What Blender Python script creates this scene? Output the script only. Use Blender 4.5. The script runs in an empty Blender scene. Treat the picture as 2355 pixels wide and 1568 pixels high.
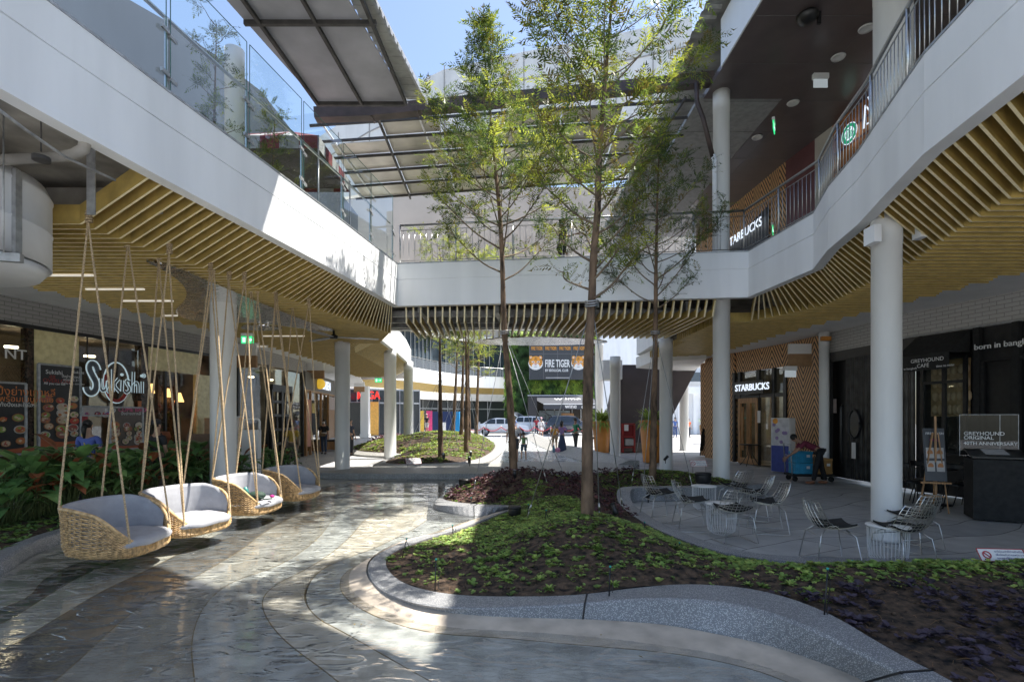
import bpy, bmesh, math, random
from mathutils import Vector, Matrix, geometry, noise
rad = math.radians
# ---------------------------------------------------------------- camera, sky, sun
sc = bpy.context.scene
COL = sc.collection
EYE = 1.75
cam_d = bpy.data.cameras.new("camera")
cam = bpy.data.objects.new("camera", cam_d); COL.objects.link(cam)
cam.location = (0, 0, EYE); cam.rotation_euler = (rad(90), 0, 0)
cam_d.sensor_width = 36; cam_d.lens = 18.05; cam_d.shift_y = 0.0735
cam_d.clip_start = 0.05; cam_d.clip_end = 600
sc.camera = cam
SUN = Vector((.45, .13, 1)).normalized()
world = bpy.data.worlds.new("World"); sc.world = world; world.use_nodes = True
wn = world.node_tree
bg = wn.nodes["Background"]; bg.inputs[1].default_value = 0.072
sky = wn.nodes.new("ShaderNodeTexSky"); sky.sky_type = 'NISHITA'; sky.sun_disc = False
sky.sun_elevation = math.asin(SUN.z); sky.sun_rotation = math.atan2(SUN.x, SUN.y)
sky.dust_density = 1.2; sky.ozone_density = 1.6
hs = wn.nodes.new('ShaderNodeHueSaturation'); hs.inputs['Saturation'].default_value = .95
wn.links.new(sky.outputs[0], hs.inputs['Color']); wn.links.new(hs.outputs[0], bg.inputs[0])
sl = bpy.data.lights.new("sun", 'SUN'); sl.energy = 2.95; sl.angle = rad(.5); sl.color = (1, .95, .87)
so = bpy.data.objects.new("sun", sl); COL.objects.link(so)
so.rotation_euler = SUN.to_track_quat('Z', 'Y').to_euler(); so.location = (20, 5, 40)
sc.view_settings.view_transform = 'Standard'; sc.view_settings.look = 'None'
sc.view_settings.exposure = 2.05; sc.view_settings.gamma = 1
sc.cycles.max_bounces = 10; sc.cycles.diffuse_bounces = 8; sc.cycles.transparent_max_bounces = 24
sc.cycles.sample_clamp_indirect = 6
random.seed(7)
R = random.uniform
# ---------------------------------------------------------------- measuring: photograph point -> place
FP = 1180.0; CX = 1177.0; HY = 957.0
def G(x, y, h=0.0):
    d = (EYE - h) * FP / (y - HY)
    return Vector(((x - CX) * d / FP, d, h))
def GY(x, y, Y):
    return Vector(((x - CX) * Y / FP, Y, EYE + (HY - y) * Y / FP))
H1, H2, HS = 4.55, 5.62, 4.15
# ---------------------------------------------------------------- materials
def newmat(name):
    m = bpy.data.materials.new(name); m.use_nodes = True
    return m, m.node_tree, m.node_tree.nodes["Principled BSDF"]
def N(nt, t, **kw):
    n = nt.nodes.new(t)
    for k, v in kw.items():
        if isinstance(k, str) and hasattr(n, k): setattr(n, k, v)
    return n
def mat(name, col, rough=.6, var=.12, scale=6, metal=0, bump=0, bscale=40, spec=.5, emit=0, trans=0, col2=None, coord='Object', stretch=None, coat=0):
    m, nt, p = newmat(name)
    L = nt.links.new
    tc = N(nt, "ShaderNodeTexCoord")
    src = tc.outputs[coord]
    if stretch:
        mp = N(nt, "ShaderNodeMapping"); mp.inputs['Scale'].default_value = stretch
        L(src, mp.inputs[0]); src = mp.outputs[0]
    no = N(nt, "ShaderNodeTexNoise"); no.inputs['Scale'].default_value = scale; no.inputs['Detail'].default_value = 6
    L(src, no.inputs['Vector'])
    mx = N(nt, "ShaderNodeMix", data_type='RGBA')
    c2 = col2 or tuple(max(0, c * (1 - 2.2 * var)) for c in col)
    c1 = col if col2 else tuple(min(1, c * (1 + var)) for c in col)
    mx.inputs[6].default_value = (*c1, 1); mx.inputs[7].default_value = (*c2, 1)
    rp = N(nt, "ShaderNodeMapRange"); rp.inputs[1].default_value = .35; rp.inputs[2].default_value = .68
    L(no.outputs[0], rp.inputs[0]); L(rp.outputs[0], mx.inputs[0])
    L(mx.outputs[2], p.inputs['Base Color'])
    p.inputs['Roughness'].default_value = rough; p.inputs['Metallic'].default_value = metal
    p.inputs['Specular IOR Level'].default_value = spec
    p.inputs['Coat Weight'].default_value = coat
    if bump:
        nb = N(nt, "ShaderNodeTexNoise"); nb.inputs['Scale'].default_value = bscale; nb.inputs['Detail'].default_value = 4
        L(src, nb.inputs['Vector'])
        bp = N(nt, "ShaderNodeBump"); bp.inputs['Strength'].default_value = bump; bp.inputs['Distance'].default_value = .02
        L(nb.outputs[0], bp.inputs['Height']); L(bp.outputs[0], p.inputs['Normal'])
    if emit:
        L(mx.outputs[2], p.inputs['Emission Color']); p.inputs['Emission Strength'].default_value = emit
    if trans:
        tr = N(nt, "ShaderNodeBsdfTranslucent"); L(mx.outputs[2], tr.inputs[0])
        ms = N(nt, "ShaderNodeMixShader"); ms.inputs[0].default_value = trans
        L(p.outputs[0], ms.inputs[1]); L(tr.outputs[0], ms.inputs[2])
        L(ms.outputs[0], nt.nodes["Material Output"].inputs[0])
    return m
def schlick(nt, f0, pwr=4.5):
    """mirror share of a clear sheet, the same from either side"""
    lw = N(nt, "ShaderNodeLayerWeight"); lw.inputs[0].default_value = .5
    pw = N(nt, "ShaderNodeMath", operation='POWER'); pw.inputs[1].default_value = pwr; nt.links.new(lw.outputs['Facing'], pw.inputs[0])
    mr = N(nt, "ShaderNodeMath", operation='MULTIPLY_ADD'); mr.inputs[1].default_value = 1 - f0; mr.inputs[2].default_value = f0; mr.use_clamp = True
    nt.links.new(pw.outputs[0], mr.inputs[0]); return lw, mr
def glassmat(name, tint=(.85, .93, .92), refl=1.0, ior=1.5, dark=0.0):
    m, nt, p = newmat(name); nt.nodes.remove(p); L = nt.links.new
    tr = N(nt, "ShaderNodeBsdfTransparent"); tr.inputs[0].default_value = (*tint, 1)
    gl = N(nt, "ShaderNodeBsdfGlossy"); gl.inputs['Roughness'].default_value = .015; gl.inputs[0].default_value = (refl, refl, refl, 1)
    fr, mr = schlick(nt, .045)
    tc = N(nt, "ShaderNodeTexCoord"); no = N(nt, "ShaderNodeTexNoise"); no.inputs['Scale'].default_value = .7
    L(tc.outputs['Object'], no.inputs['Vector'])
    bp = N(nt, "ShaderNodeBump"); bp.inputs['Strength'].default_value = .05; bp.inputs['Distance'].default_value = .1
    L(no.outputs[0], bp.inputs['Height']); L(bp.outputs[0], gl.inputs['Normal'])
    ms = N(nt, "ShaderNodeMixShader"); L(mr.outputs[0], ms.inputs[0]); L(tr.outputs[0], ms.inputs[1]); L(gl.outputs[0], ms.inputs[2])
    L(ms.outputs[0], nt.nodes["Material Output"].inputs[0])
    return m
def emat(name, col, s):
    m, nt, p = newmat(name)
    p.inputs['Base Color'].default_value = (*col, 1); p.inputs['Emission Color'].default_value = (*col, 1); p.inputs['Emission Strength'].default_value = s
    return m
M = {}
M['white'] = mat('white painted plaster', (.82, .83, .84), .55, .035, 2.0, bump=.05, bscale=6, stretch=(1, 1, .14))
M['white_dirty'] = mat('weathered white cladding', (.70, .69, .67), .6, .06, .8, bump=.08, bscale=4, stretch=(1, 1, .3))
M['col'] = mat('off white column paint', (.76, .76, .74), .45, .05, 2.2, stretch=(1, 1, .3))
M['soffit'] = mat('white ceiling plaster', (.78, .77, .75), .7, .03, 2)
M['gold'] = mat('ochre slat laminate', (.52, .37, .11), .42, .10, 5, bump=.03, bscale=120)
M['goldedge'] = mat('pale slat bottom edge', (.88, .76, .48), .4, .05, 20)  # bottom faces of the slats get a paler colour than the sides
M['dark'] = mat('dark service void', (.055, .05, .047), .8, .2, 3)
M['void'] = mat('grey concrete void', (.34, .32, .29), .85, .2, 2)
M['steel'] = mat('brushed stainless steel', (.55, .55, .54), .3, .06, 30, metal=1)
M['galv'] = mat('galvanised steel', (.42, .43, .44), .5, .12, 10, metal=.7)
M['duct'] = mat('white painted sheet metal duct', (.66, .67, .69), .5, .05, 2, bump=.05)
M['black'] = mat('satin black paint', (.015, .015, .016), .38, .2, 8)
M['blackm'] = mat('matt black board', (.012, .012, .012), .7, .3, 12, bump=.05)
M['brownsteel'] = mat('brown painted steel', (.07, .048, .042), .5, .2, 3)
M['soffitdark'] = mat('dark plum ceiling panel', (.12, .098, .098), .3, .06, 2)
M['corr'] = mat('corrugated roof sheet', (.36, .36, .34), .55, .2, 2, metal=.3)
M['awn'] = mat('grey translucent awning sheet', (.40, .40, .43), .5, .1, 1.2, trans=.12, bump=.1, bscale=2)
M['purlin'] = mat('dark steel purlin', (.06, .056, .052), .6, .2, 5)
M['rope'] = mat('natural twisted rope', (.50, .37, .22), .85, .2, 60, bump=.4, bscale=150)
M['wicker'] = mat('woven honey rattan', (.56, .37, .175), .5, .25, 25)
M['cushion'] = mat('light grey canvas cushion', (.34, .345, .37), .85, .05, 8, bump=.25, bscale=9)
M['bark'] = mat('scarred brown bark', (.155, .10, .062), .9, .35, 9, bump=.8, bscale=30, stretch=(1, 1, .35))
M['twig'] = mat('thin brown branch bark', (.16, .12, .08), .85, .2, 9)
M['leaf1'] = mat('mid green leaf', (.14, .20, .035), .5, .25, 3, trans=.5)
M['leaf2'] = mat('yellow green leaf', (.34, .38, .05), .5, .25, 3, trans=.6)
M['leaf3'] = mat('dark green leaf', (.065, .105, .035), .45, .2, 3, trans=.35)
M['leaf4'] = mat('olive bronze leaf', (.17, .14, .03), .5, .25, 3, trans=.4)
M['big1'] = mat('broad green leaf', (.13, .26, .085), .38, .25, 5, trans=.25)
M['big2'] = mat('reddish broad leaf', (.36, .12, .06), .4, .3, 5, trans=.25)
M['big3'] = mat('pale broad leaf', (.24, .40, .13), .38, .2, 5, trans=.25)
M['gc1'] = mat('ground cover green', (.24, .37, .085), .55, .3, 5, trans=.35)
M['gc2'] = mat('ground cover light green', (.40, .50, .12), .55, .25, 5, trans=.35)
M['purple'] = mat('purple foliage', (.10, .035, .05), .5, .35, 5, trans=.2)
M['purple2'] = mat('blackish purple foliage', (.06, .045, .07), .5, .35, 5, trans=.15)
M['soil'] = mat('dark damp soil', (.075, .048, .030), .95, .5, 14, bump=1.0, bscale=22)
M['straw'] = mat('dry brown roots', (.20, .11, .05), .9, .3, 20)
M['terrak'] = None
M['orange'] = mat('orange planter', (.62, .24, .045), .45, .08, 2)
M['red'] = mat('red painted metal', (.36, .03, .025), .4, .1, 5)
M['woodwarm'] = mat('warm oak wood', (.42, .22, .09), .45, .2, 6, stretch=(6, 6, .6))
M['skin'] = mat('skin', (.45, .27, .18), .5, .06, 6)
M['hair'] = mat('black hair', (.012, .009, .008), .45, .2, 30)
M['glass'] = glassmat('clear balustrade glass', (.86, .93, .92))
M['shopglass'] = glassmat('shopfront glass', (.80, .84, .84), .95)
M['glassedge'] = mat('green glass edge', (.05, .13, .11), .2, .1, 3)
M['paper'] = mat('white printed sheet', (.75, .74, .72), .6, .05, 3)
M['signwhite'] = emat('lit white letters', (.80, .88, 1), .24)
M['signdim'] = mat('white letters', (.78, .78, .78), .5, .04, 3)
M['warm'] = emat('warm lamp shade', (1, .52, .18), .9)
M['striplight'] = emat('white strip light', (1, .93, .8), .1)
M['green_exit'] = emat('green exit sign face', (.02, .5, .16), .45)
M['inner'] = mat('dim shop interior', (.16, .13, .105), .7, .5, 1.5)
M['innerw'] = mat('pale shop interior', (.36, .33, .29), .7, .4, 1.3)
_pal = {}
def pm(col, rough=.7, var=.08):
    k = (tuple(round(c, 3) for c in col), rough)
    if k not in _pal: _pal[k] = mat('paint %s' % (k,), col, rough, var, 8)
    return _pal[k]
# ---------------------------------------------------------------- mesh builder
class MB:
    def __init__(s): s.v = []; s.f = []; s.m = []; s.s = []; s.mi = 0; s.sm = False
    def add(s, vs, fs, sm=None):
        o = len(s.v); s.v.extend([tuple(v) for v in vs])
        for f in fs: s.f.append([i + o for i in f]); s.m.append(s.mi); s.s.append(s.sm if sm is None else sm)
    def box(s, c, size, rz=0, mat=None):
        hx, hy, hz = size[0] / 2, size[1] / 2, size[2] / 2
        vs = [Vector((x * hx, y * hy, z * hz)) for z in (-1, 1) for y in (-1, 1) for x in (-1, 1)]
        r = mat or Matrix.Rotation(rz, 3, 'Z')
        s.add([r @ v + Vector(c) for v in vs], [(0, 2, 3, 1), (4, 5, 7, 6), (0, 1, 5, 4), (2, 6, 7, 3), (0, 4, 6, 2), (1, 3, 7, 5)], False)
    def bar(s, a, b, w, h):
        a, b = Vector(a), Vector(b); d = b - a; L = d.length
        q = d.to_track_quat('X', 'Z').to_matrix()
        s.box((a + b) / 2, (L, w, h), mat=q)
    def tube(s, path, r, n=8, caps=True):
        P = [Vector(p) for p in path]; k = len(P)
        rs = r if isinstance(r, (list, tuple)) else [r] * k
        t0 = (P[1] - P[0]).normalized()
        u = t0.orthogonal().normalized(); vs = []
        for i in range(k):
            t = (P[min(i + 1, k - 1)] - P[max(i - 1, 0)])
            t = t.normalized() if t.length > 1e-9 else t0
            u = (u - t * u.dot(t)); u = u.normalized() if u.length > 1e-6 else t.orthogonal().normalized()
            w = t.cross(u)
            for j in range(n):
                a = 2 * math.pi * j / n
                vs.append(P[i] + (u * math.cos(a) + w * math.sin(a)) * rs[i])
        fs = [(i * n + j, i * n + (j + 1) % n, (i + 1) * n + (j + 1) % n, (i + 1) * n + j) for i in range(k - 1) for j in range(n)]
        if caps: fs += [tuple(range(n))[::-1], tuple((k - 1) * n + j for j in range(n))]
        s.add(vs, fs, n > 4)
    def lathe(s, prof, c=(0, 0, 0), n=24, sm=True, cap=True):
        c = Vector(c); vs = []
        for r, z in prof:
            for j in range(n):
                a = 2 * math.pi * j / n; vs.append(c + Vector((r * math.cos(a), r * math.sin(a), z)))
        k = len(prof)
        fs = [(i * n + j, i * n + (j + 1) % n, (i + 1) * n + (j + 1) % n, (i + 1) * n + j) for i in range(k - 1) for j in range(n)]
        if cap: fs += [tuple(range(n))[::-1], tuple((k - 1) * n + j for j in range(n))]
        s.add(vs, fs, sm)
    def prism(s, poly, z0, z1, sm=False):
        n = len(poly)
        vs = [Vector((p[0], p[1], z0)) for p in poly] + [Vector((p[0], p[1], z1)) for p in poly]
        s.add(vs, [tuple(range(n))[::-1], tuple(range(n, 2 * n))] + [(i, (i + 1) % n, n + (i + 1) % n, n + i) for i in range(n)], sm)
    def plate(s, pts, th, d):
        d = Vector(d).normalized() * th; n = len(pts); P = [Vector(p) for p in pts]
        s.add(P + [p + d for p in P], [tuple(range(n))[::-1], tuple(range(n, 2 * n))] + [(i, (i + 1) % n, n + (i + 1) % n, n + i) for i in range(n)], False)
    def quad(s, a, b, c, d): s.add([a, b, c, d], [(0, 1, 2, 3)], False)
    def ball(s, c, r, n=10, m=7):
        c = Vector(c); r = Vector(r) if isinstance(r, (tuple, list, Vector)) else Vector((r, r, r)); vs = []
        for i in range(m + 1):
            ph = math.pi * i / m
            for j in range(n):
                a = 2 * math.pi * j / n
                vs.append(c + Vector((r.x * math.sin(ph) * math.cos(a), r.y * math.sin(ph) * math.sin(a), r.z * math.cos(ph))))
        s.add(vs, [(i * n + j, (i + 1) * n + j, (i + 1) * n + (j + 1) % n, i * n + (j + 1) % n) for i in range(m) for j in range(n)], True)
    def sweep(s, poly, prof, closed=False):
        P = [Vector((p[0], p[1])) for p in poly]; k = len(P); nrm = []
        for i in range(k):
            a = P[i] - P[i - 1] if i > 0 or closed else P[1] - P[0]
            b = P[(i + 1) % k] - P[i] if i < k - 1 or closed else P[-1] - P[-2]
            na = Vector((-a.y, a.x)).normalized(); nb = Vector((-b.y, b.x)).normalized()
            m = (na + nb).normalized(); m = m / max(.35, m.dot(na)); nrm.append(m)
        vs = []; q = len(prof)
        for i in range(k):
            for d, z in prof:
                p = P[i] + nrm[i] * d; vs.append(Vector((p.x, p.y, z)))
        fs = []
        for i in range(k if closed else k - 1):
            i2 = (i + 1) % k
            for j in range(q):
                fs.append((i * q + j, i2 * q + j, i2 * q + (j + 1) % q, i * q + (j + 1) % q))
        if not closed: fs += [tuple(range(q)), tuple((k - 1) * q + j for j in range(q))[::-1]]
        s.add(vs, fs, False)
    def build(s, name, mats, parent=None, local=False, fix=True):
        off = Vector((0, 0, 0))
        if parent is not None and not local:
            off = parent.location.copy()
            if parent.parent is not None: off += parent.parent.location
        me = bpy.data.meshes.new(name)
        me.from_pydata([(v[0] - off.x, v[1] - off.y, v[2] - off.z) for v in s.v], [], s.f)
        if not isinstance(mats, (list, tuple)): mats = [mats]
        for m in mats: me.materials.append(m)
        if len(mats) > 1: me.polygons.foreach_set('material_index', s.m)
        me.polygons.foreach_set('use_smooth', s.s)
        if fix and len(s.f) < 60000:
            bm = bmesh.new(); bm.from_mesh(me); bmesh.ops.recalc_face_normals(bm, faces=bm.faces); bm.to_mesh(me); bm.free()
        me.update()
        o = bpy.data.objects.new(name, me); COL.objects.link(o)
        if parent is not None: o.parent = parent
        return o
def tag(o, label=None, cat=None, group=None, kind=None):
    if label: o['label'] = label
    if cat: o['category'] = cat
    if group: o['group'] = group
    if kind: o['kind'] = kind
    return o
def empty(name, loc, label=None, cat=None, group=None, rz=0):
    o = bpy.data.objects.new(name, None); COL.objects.link(o); o.location = loc; o.rotation_euler = (0, 0, rz)
    o.empty_display_size = .2
    return tag(o, label, cat, group)
KIDS = {}
def kids(o): return [c for c in bpy.data.objects if c.parent is o]
def dup(root, loc, rz=0, label=None, group=None, scale=None):
    def rec(o, parent):
        c = o.copy(); COL.objects.link(c)
        if parent is not None: c.parent = parent
        for ch in tree_of.get(o.name, ()): rec(ch, c)
        return c
    tree_of = {}
    def gather(o):
        tree_of[o.name] = kids(o)
        for ch in tree_of[o.name]: gather(ch)
    gather(root)
    r = rec(root, None); r.location = loc; r.rotation_euler = (0, 0, rz)
    if scale: r.scale = (scale,) * 3
    if label: r['label'] = label
    if group: r['group'] = group
    return r
def text(s, size, loc, xdir, name, m, parent=None, up=(0, 0, 1), ext=.01, align='LEFT', shear=0, bold=0, sx=1.0, local=False):
    """flat lettering whose baseline starts at loc and runs along xdir"""
    cu = bpy.data.curves.new(name, 'FONT'); cu.body = s; cu.size = size; cu.extrude = ext; cu.align_x = align; cu.shear = shear
    cu.offset = bold; cu.resolution_u = 3
    t = bpy.data.objects.new(name, cu); COL.objects.link(t)
    dg = bpy.context.evaluated_depsgraph_get(); me = bpy.data.meshes.new_from_object(t.evaluated_get(dg))
    bpy.data.objects.remove(t); bpy.data.curves.remove(cu)
    x = Vector(xdir).normalized(); u = Vector(up).normalized(); n = x.cross(u).normalized(); u = n.cross(x)
    Mx = Matrix((( x.x*sx, u.x, n.x), (x.y*sx, u.y, n.y), (x.z*sx, u.z, n.z))).to_4x4(); Mx.translation = Vector(loc)
    if parent is not None and not local: Mx.translation = Vector(loc) - parent.location - (parent.parent.location if parent.parent else Vector())
    me.transform(Mx); me.materials.clear(); me.materials.append(m); me.name = name
    o = bpy.data.objects.new(name, me); COL.objects.link(o)
    if parent is not None: o.parent = parent
    return o
def interp(tab, x):
    if x <= tab[0][0]: a, b = tab[0], tab[1]
    elif x >= tab[-1][0]: a, b = tab[-2], tab[-1]
    else:
        for a, b in zip(tab, tab[1:]):
            if a[0] <= x <= b[0]: break
    t = (x - a[0]) / (b[0] - a[0]); return a[1] + (b[1] - a[1]) * t
def resample(P, n):
    P = [Vector(p) for p in P]; L = [0]
    for a, b in zip(P, P[1:]): L.append(L[-1] + (b - a).length)
    out = []; j = 0
    for i in range(n):
        s = L[-1] * i / (n - 1)
        while j < len(P) - 2 and L[j + 1] < s: j += 1
        t = (s - L[j]) / max(1e-9, L[j + 1] - L[j]); out.append(P[j].lerp(P[j + 1], min(1, t)))
    return out
def smooth(P, it=2, closed=False):
    P = [Vector(p) for p in P]
    for _ in range(it):
        Q = [] if closed else [P[0]]
        k = len(P)
        for i in range(k if closed else k - 1):
            a, b = P[i], P[(i + 1) % k]; Q += [a.lerp(b, .25), a.lerp(b, .75)]
        if not closed: Q.append(P[-1])
        P = Q
    return P
def inpoly(x, y, P):
    c = False; j = len(P) - 1
    for i in range(len(P)):
        if (P[i][1] > y) != (P[j][1] > y) and x < (P[j][0] - P[i][0]) * (y - P[i][1]) / (P[j][1] - P[i][1]) + P[i][0]: c = not c
        j = i
    return c
def dedge(x, y, P):
    best = 1e9; n = len(P)
    for i in range(n):
        ax, ay = P[i][0], P[i][1]; bx, by = P[(i + 1) % n][0], P[(i + 1) % n][1]
        dx, dy = bx - ax, by - ay; l = dx * dx + dy * dy
        t = max(0, min(1, ((x - ax) * dx + (y - ay) * dy) / l)) if l > 0 else 0
        d = (ax + t * dx - x) ** 2 + (ay + t * dy - y) ** 2
        if d < best: best = d
    return math.sqrt(best)
# ================================================================ ground, pool, beds
def paving_mat():
    m, nt, p = newmat('grey paving slabs'); L = nt.links.new
    g = N(nt, "ShaderNodeNewGeometry"); mp = N(nt, "ShaderNodeMapping"); mp.inputs['Rotation'].default_value = (0, 0, rad(-24))
    L(g.outputs['Position'], mp.inputs[0])
    nz = N(nt, "ShaderNodeTexNoise"); nz.inputs['Scale'].default_value = .25; L(g.outputs['Position'], nz.inputs['Vector'])
    ad = N(nt, "ShaderNodeVectorMath", operation='MULTIPLY_ADD'); L(nz.outputs[1], ad.inputs[0]); ad.inputs[1].default_value = (.8, 2.2, 0); L(mp.outputs[0], ad.inputs[2])
    br = N(nt, "ShaderNodeTexBrick"); br.inputs['Scale'].default_value = 1
    br.inputs['Brick Width'].default_value = 2.4; br.inputs['Row Height'].default_value = .62; br.inputs['Mortar Size'].default_value = .010
    br.inputs['Color1'].default_value = (.51, .505, .49, 1); br.inputs['Color2'].default_value = (.39, .395, .40, 1); br.inputs['Mortar'].default_value = (.10, .10, .10, 1)
    L(ad.outputs[0], br.inputs['Vector'])
    no = N(nt, "ShaderNodeTexNoise"); no.inputs['Scale'].default_value = 3; no.inputs['Detail'].default_value = 8; L(g.outputs['Position'], no.inputs['Vector'])
    mx = N(nt, "ShaderNodeMix", data_type='RGBA', blend_type='MULTIPLY'); mx.inputs[0].default_value = .55
    cr = N(nt, "ShaderNodeMapRange"); cr.inputs[1].default_value = .3; cr.inputs[2].default_value = .7; cr.inputs[3].default_value = .62; cr.inputs[4].default_value = 1.1
    L(no.outputs[0], cr.inputs[0]); L(br.outputs[0], mx.inputs[6]); L(cr.outputs[0], mx.inputs[7]); L(mx.outputs[2], p.inputs['Base Color'])
    p.inputs['Roughness'].default_value = .55
    bp = N(nt, "ShaderNodeBump"); bp.inputs['Strength'].default_value = .12; bp.inputs['Distance'].default_value = .01; L(no.outputs[0], bp.inputs['Height']); L(bp.outputs[0], p.inputs['Normal'])
    return m
def terrazzo(name, base, chip, dens=.5, scale=55):
    m, nt, p = newmat(name); L = nt.links.new
    g = N(nt, "ShaderNodeNewGeometry"); v = N(nt, "ShaderNodeTexVoronoi"); v.inputs['Scale'].default_value = scale; L(g.outputs['Position'], v.inputs['Vector'])
    sep = N(nt, "ShaderNodeSeparateColor"); L(v.outputs['Color'], sep.inputs[0])
    lt = N(nt, "ShaderNodeMath", operation='LESS_THAN'); lt.inputs[1].default_value = dens; L(sep.outputs[0], lt.inputs[0])
    l2 = N(nt, "ShaderNodeMath", operation='LESS_THAN'); l2.inputs[1].default_value = .46; L(v.outputs['Distance'], l2.inputs[0])
    mu = N(nt, "ShaderNodeMath", operation='MULTIPLY'); L(lt.outputs[0], mu.inputs[0]); L(l2.outputs[0], mu.inputs[1])
    no = N(nt, "ShaderNodeTexNoise"); no.inputs['Scale'].default_value = 2.5; L(g.outputs['Position'], no.inputs['Vector'])
    mx = N(nt, "ShaderNodeMix", data_type='RGBA'); mx.inputs[6].default_value = (*base, 1); mx.inputs[7].default_value = (*chip, 1); L(mu.outputs[0], mx.inputs[0])
    m2 = N(nt, "ShaderNodeMix", data_type='RGBA', blend_type='MULTIPLY'); m2.inputs[0].default_value = .5; L(mx.outputs[2], m2.inputs[6])
    cr = N(nt, "ShaderNodeMapRange"); cr.inputs[3].default_value = .55; cr.inputs[4].default_value = 1.35; L(no.outputs[0], cr.inputs[0]); L(cr.outputs[0], m2.inputs[7])
    L(m2.outputs[2], p.inputs['Base Color']); p.inputs['Roughness'].default_value = .5
    return m
M['pave'] = paving_mat()
M['terr'] = terrazzo('dark terrazzo', (.20, .205, .215), (.50, .50, .49), .5, 130)
M['terrl'] = terrazzo('pale worn terrazzo', (.27, .265, .25), (.5, .5, .48), .5, 75)
M['apron'] = mat('beige washed concrete apron', (.50, .43, .35), .7, .12, 4, bump=.1)
def poolmat(name, c, v=.16): return mat(name, c, .6, v, 5, bump=.15, bscale=30)
M['pb'] = poolmat('beige pool floor', (.60, .555, .48)); M['pd'] = poolmat('slate pool floor', (.135, .14, .142), .25)
M['pm'] = poolmat('olive grey pool floor', (.31, .305, .28)); M['pg'] = poolmat('blue grey pool floor', (.42, .43, .42))
def watermat(name, bs=1.0, foam=0.0, tint=(.93, .945, .935)):
    m, nt, p = newmat(name); nt.nodes.remove(p); L = nt.links.new
    g = N(nt, "ShaderNodeNewGeometry"); mp = N(nt, "ShaderNodeMapping"); mp.inputs['Scale'].default_value = (1.0, 2.6, 1); mp.inputs['Rotation'].default_value = (0, 0, rad(12))
    L(g.outputs['Position'], mp.inputs[0])
    n1 = N(nt, "ShaderNodeTexNoise"); n1.inputs['Scale'].default_value = 2.4; n1.inputs['Detail'].default_value = 2.5; n1.inputs['Distortion'].default_value = 1.3; L(mp.outputs[0], n1.inputs['Vector'])
    n2 = N(nt, "ShaderNodeTexNoise"); n2.inputs['Scale'].default_value = 11; n2.inputs['Detail'].default_value = 3; L(mp.outputs[0], n2.inputs['Vector'])
    a = N(nt, "ShaderNodeMath", operation='MULTIPLY_ADD'); a.inputs[1].default_value = .055; L(n2.outputs[0], a.inputs[0]); rg = N(nt, "ShaderNodeMapRange"); rg.interpolation_type = 'SMOOTHSTEP'; rg.inputs[1].default_value = .50; rg.inputs[2].default_value = .66; L(n1.outputs[0], rg.inputs[0]); L(rg.outputs[0], a.inputs[2])
    bp = N(nt, "ShaderNodeBump"); bp.inputs['Strength'].default_value = bs; bp.inputs['Distance'].default_value = .03; L(a.outputs[0], bp.inputs['Height'])
    bf = N(nt, "ShaderNodeBump"); bf.inputs['Strength'].default_value = bs; bf.inputs['Distance'].default_value = .018; L(a.outputs[0], bf.inputs['Height'])
    tr = N(nt, "ShaderNodeBsdfTransparent"); tr.inputs[0].default_value = (*tint, 1)
    gl = N(nt, "ShaderNodeBsdfGlossy"); gl.inputs['Roughness'].default_value = .03; L(bp.outputs[0], gl.inputs['Normal'])
    fr, mu = schlick(nt, .045, 3.0); L(bf.outputs[0], fr.inputs['Normal'])
    ms = N(nt, "ShaderNodeMixShader"); L(mu.outputs[0], ms.inputs[0]); L(tr.outputs[0], ms.inputs[1]); L(gl.outputs[0], ms.inputs[2])
    out = ms
    if foam:
        n3 = N(nt, "ShaderNodeTexNoise"); n3.inputs['Scale'].default_value = 4; n3.inputs['Detail'].default_value = 8; L(g.outputs['Position'], n3.inputs['Vector'])
        r3 = N(nt, "ShaderNodeMapRange"); r3.inputs[1].default_value = .42; r3.inputs[2].default_value = .62; r3.inputs[4].default_value = foam; L(n3.outputs[0], r3.inputs[0])
        df = N(nt, "ShaderNodeBsdfDiffuse"); df.inputs[0].default_value = (.6, .63, .63, 1)
        m3 = N(nt, "ShaderNodeMixShader"); L(r3.outputs[0], m3.inputs[0]); L(ms.outputs[0], m3.inputs[1]); L(df.outputs[0], m3.inputs[2]); out = m3
    L(out.outputs[0], nt.nodes["Material Output"].inputs[0])
    return m
M['water'] = watermat('rippled shallow water'); M['foamy'] = watermat('running white water', 1.2, .7)

b = MB(); b.quad((-90, -30, -.03), (90, -30, -.03), (90, 160, -.03), (-90, 160, -.03))
tag(b.build('ground', M['pave']), kind='structure')
# --- pool floor bands (nested U shaped curves round the nose of the island)
def DL(L, h=0): return [G(x, y, h) for x, y in L]
nose_bot = [(2300,1790),(2010,1590),(1925,1545),(1790,1500),(1640,1468),(1530,1447),(1425,1439),(1330,1434),(1180,1431),(1050,1421),(950,1400),(884,1375),(852,1350),(840,1325),(846,1295),(888,1265),(948,1243),(1030,1226),(1092,1208),(1135,1190),(1178,1172)]
cG = [(1960,1620),(1823,1568),(1724,1530),(1551,1496),(1334,1479),(1145,1461),(986,1453),(866,1417),(798,1377),(778,1345),(790,1313),(838,1289),(900,1262),(960,1235),(1020,1215),(1060,1200)]
cF = [(1500,1850),(1250,1700),(1000,1568),(846,1481),(782,1445),(726,1417),(695,1373),(711,1333),(746,1300),(806,1277),(850,1262),(900,1240),(950,1215),(980,1195)]
cE = [(1100,1850),(900,1680),(785,1564),(639,1461),(595,1385),(623,1345),(699,1309),(760,1272),(810,1228),(835,1195),(870,1172),(930,1158),(985,1150)]
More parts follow.
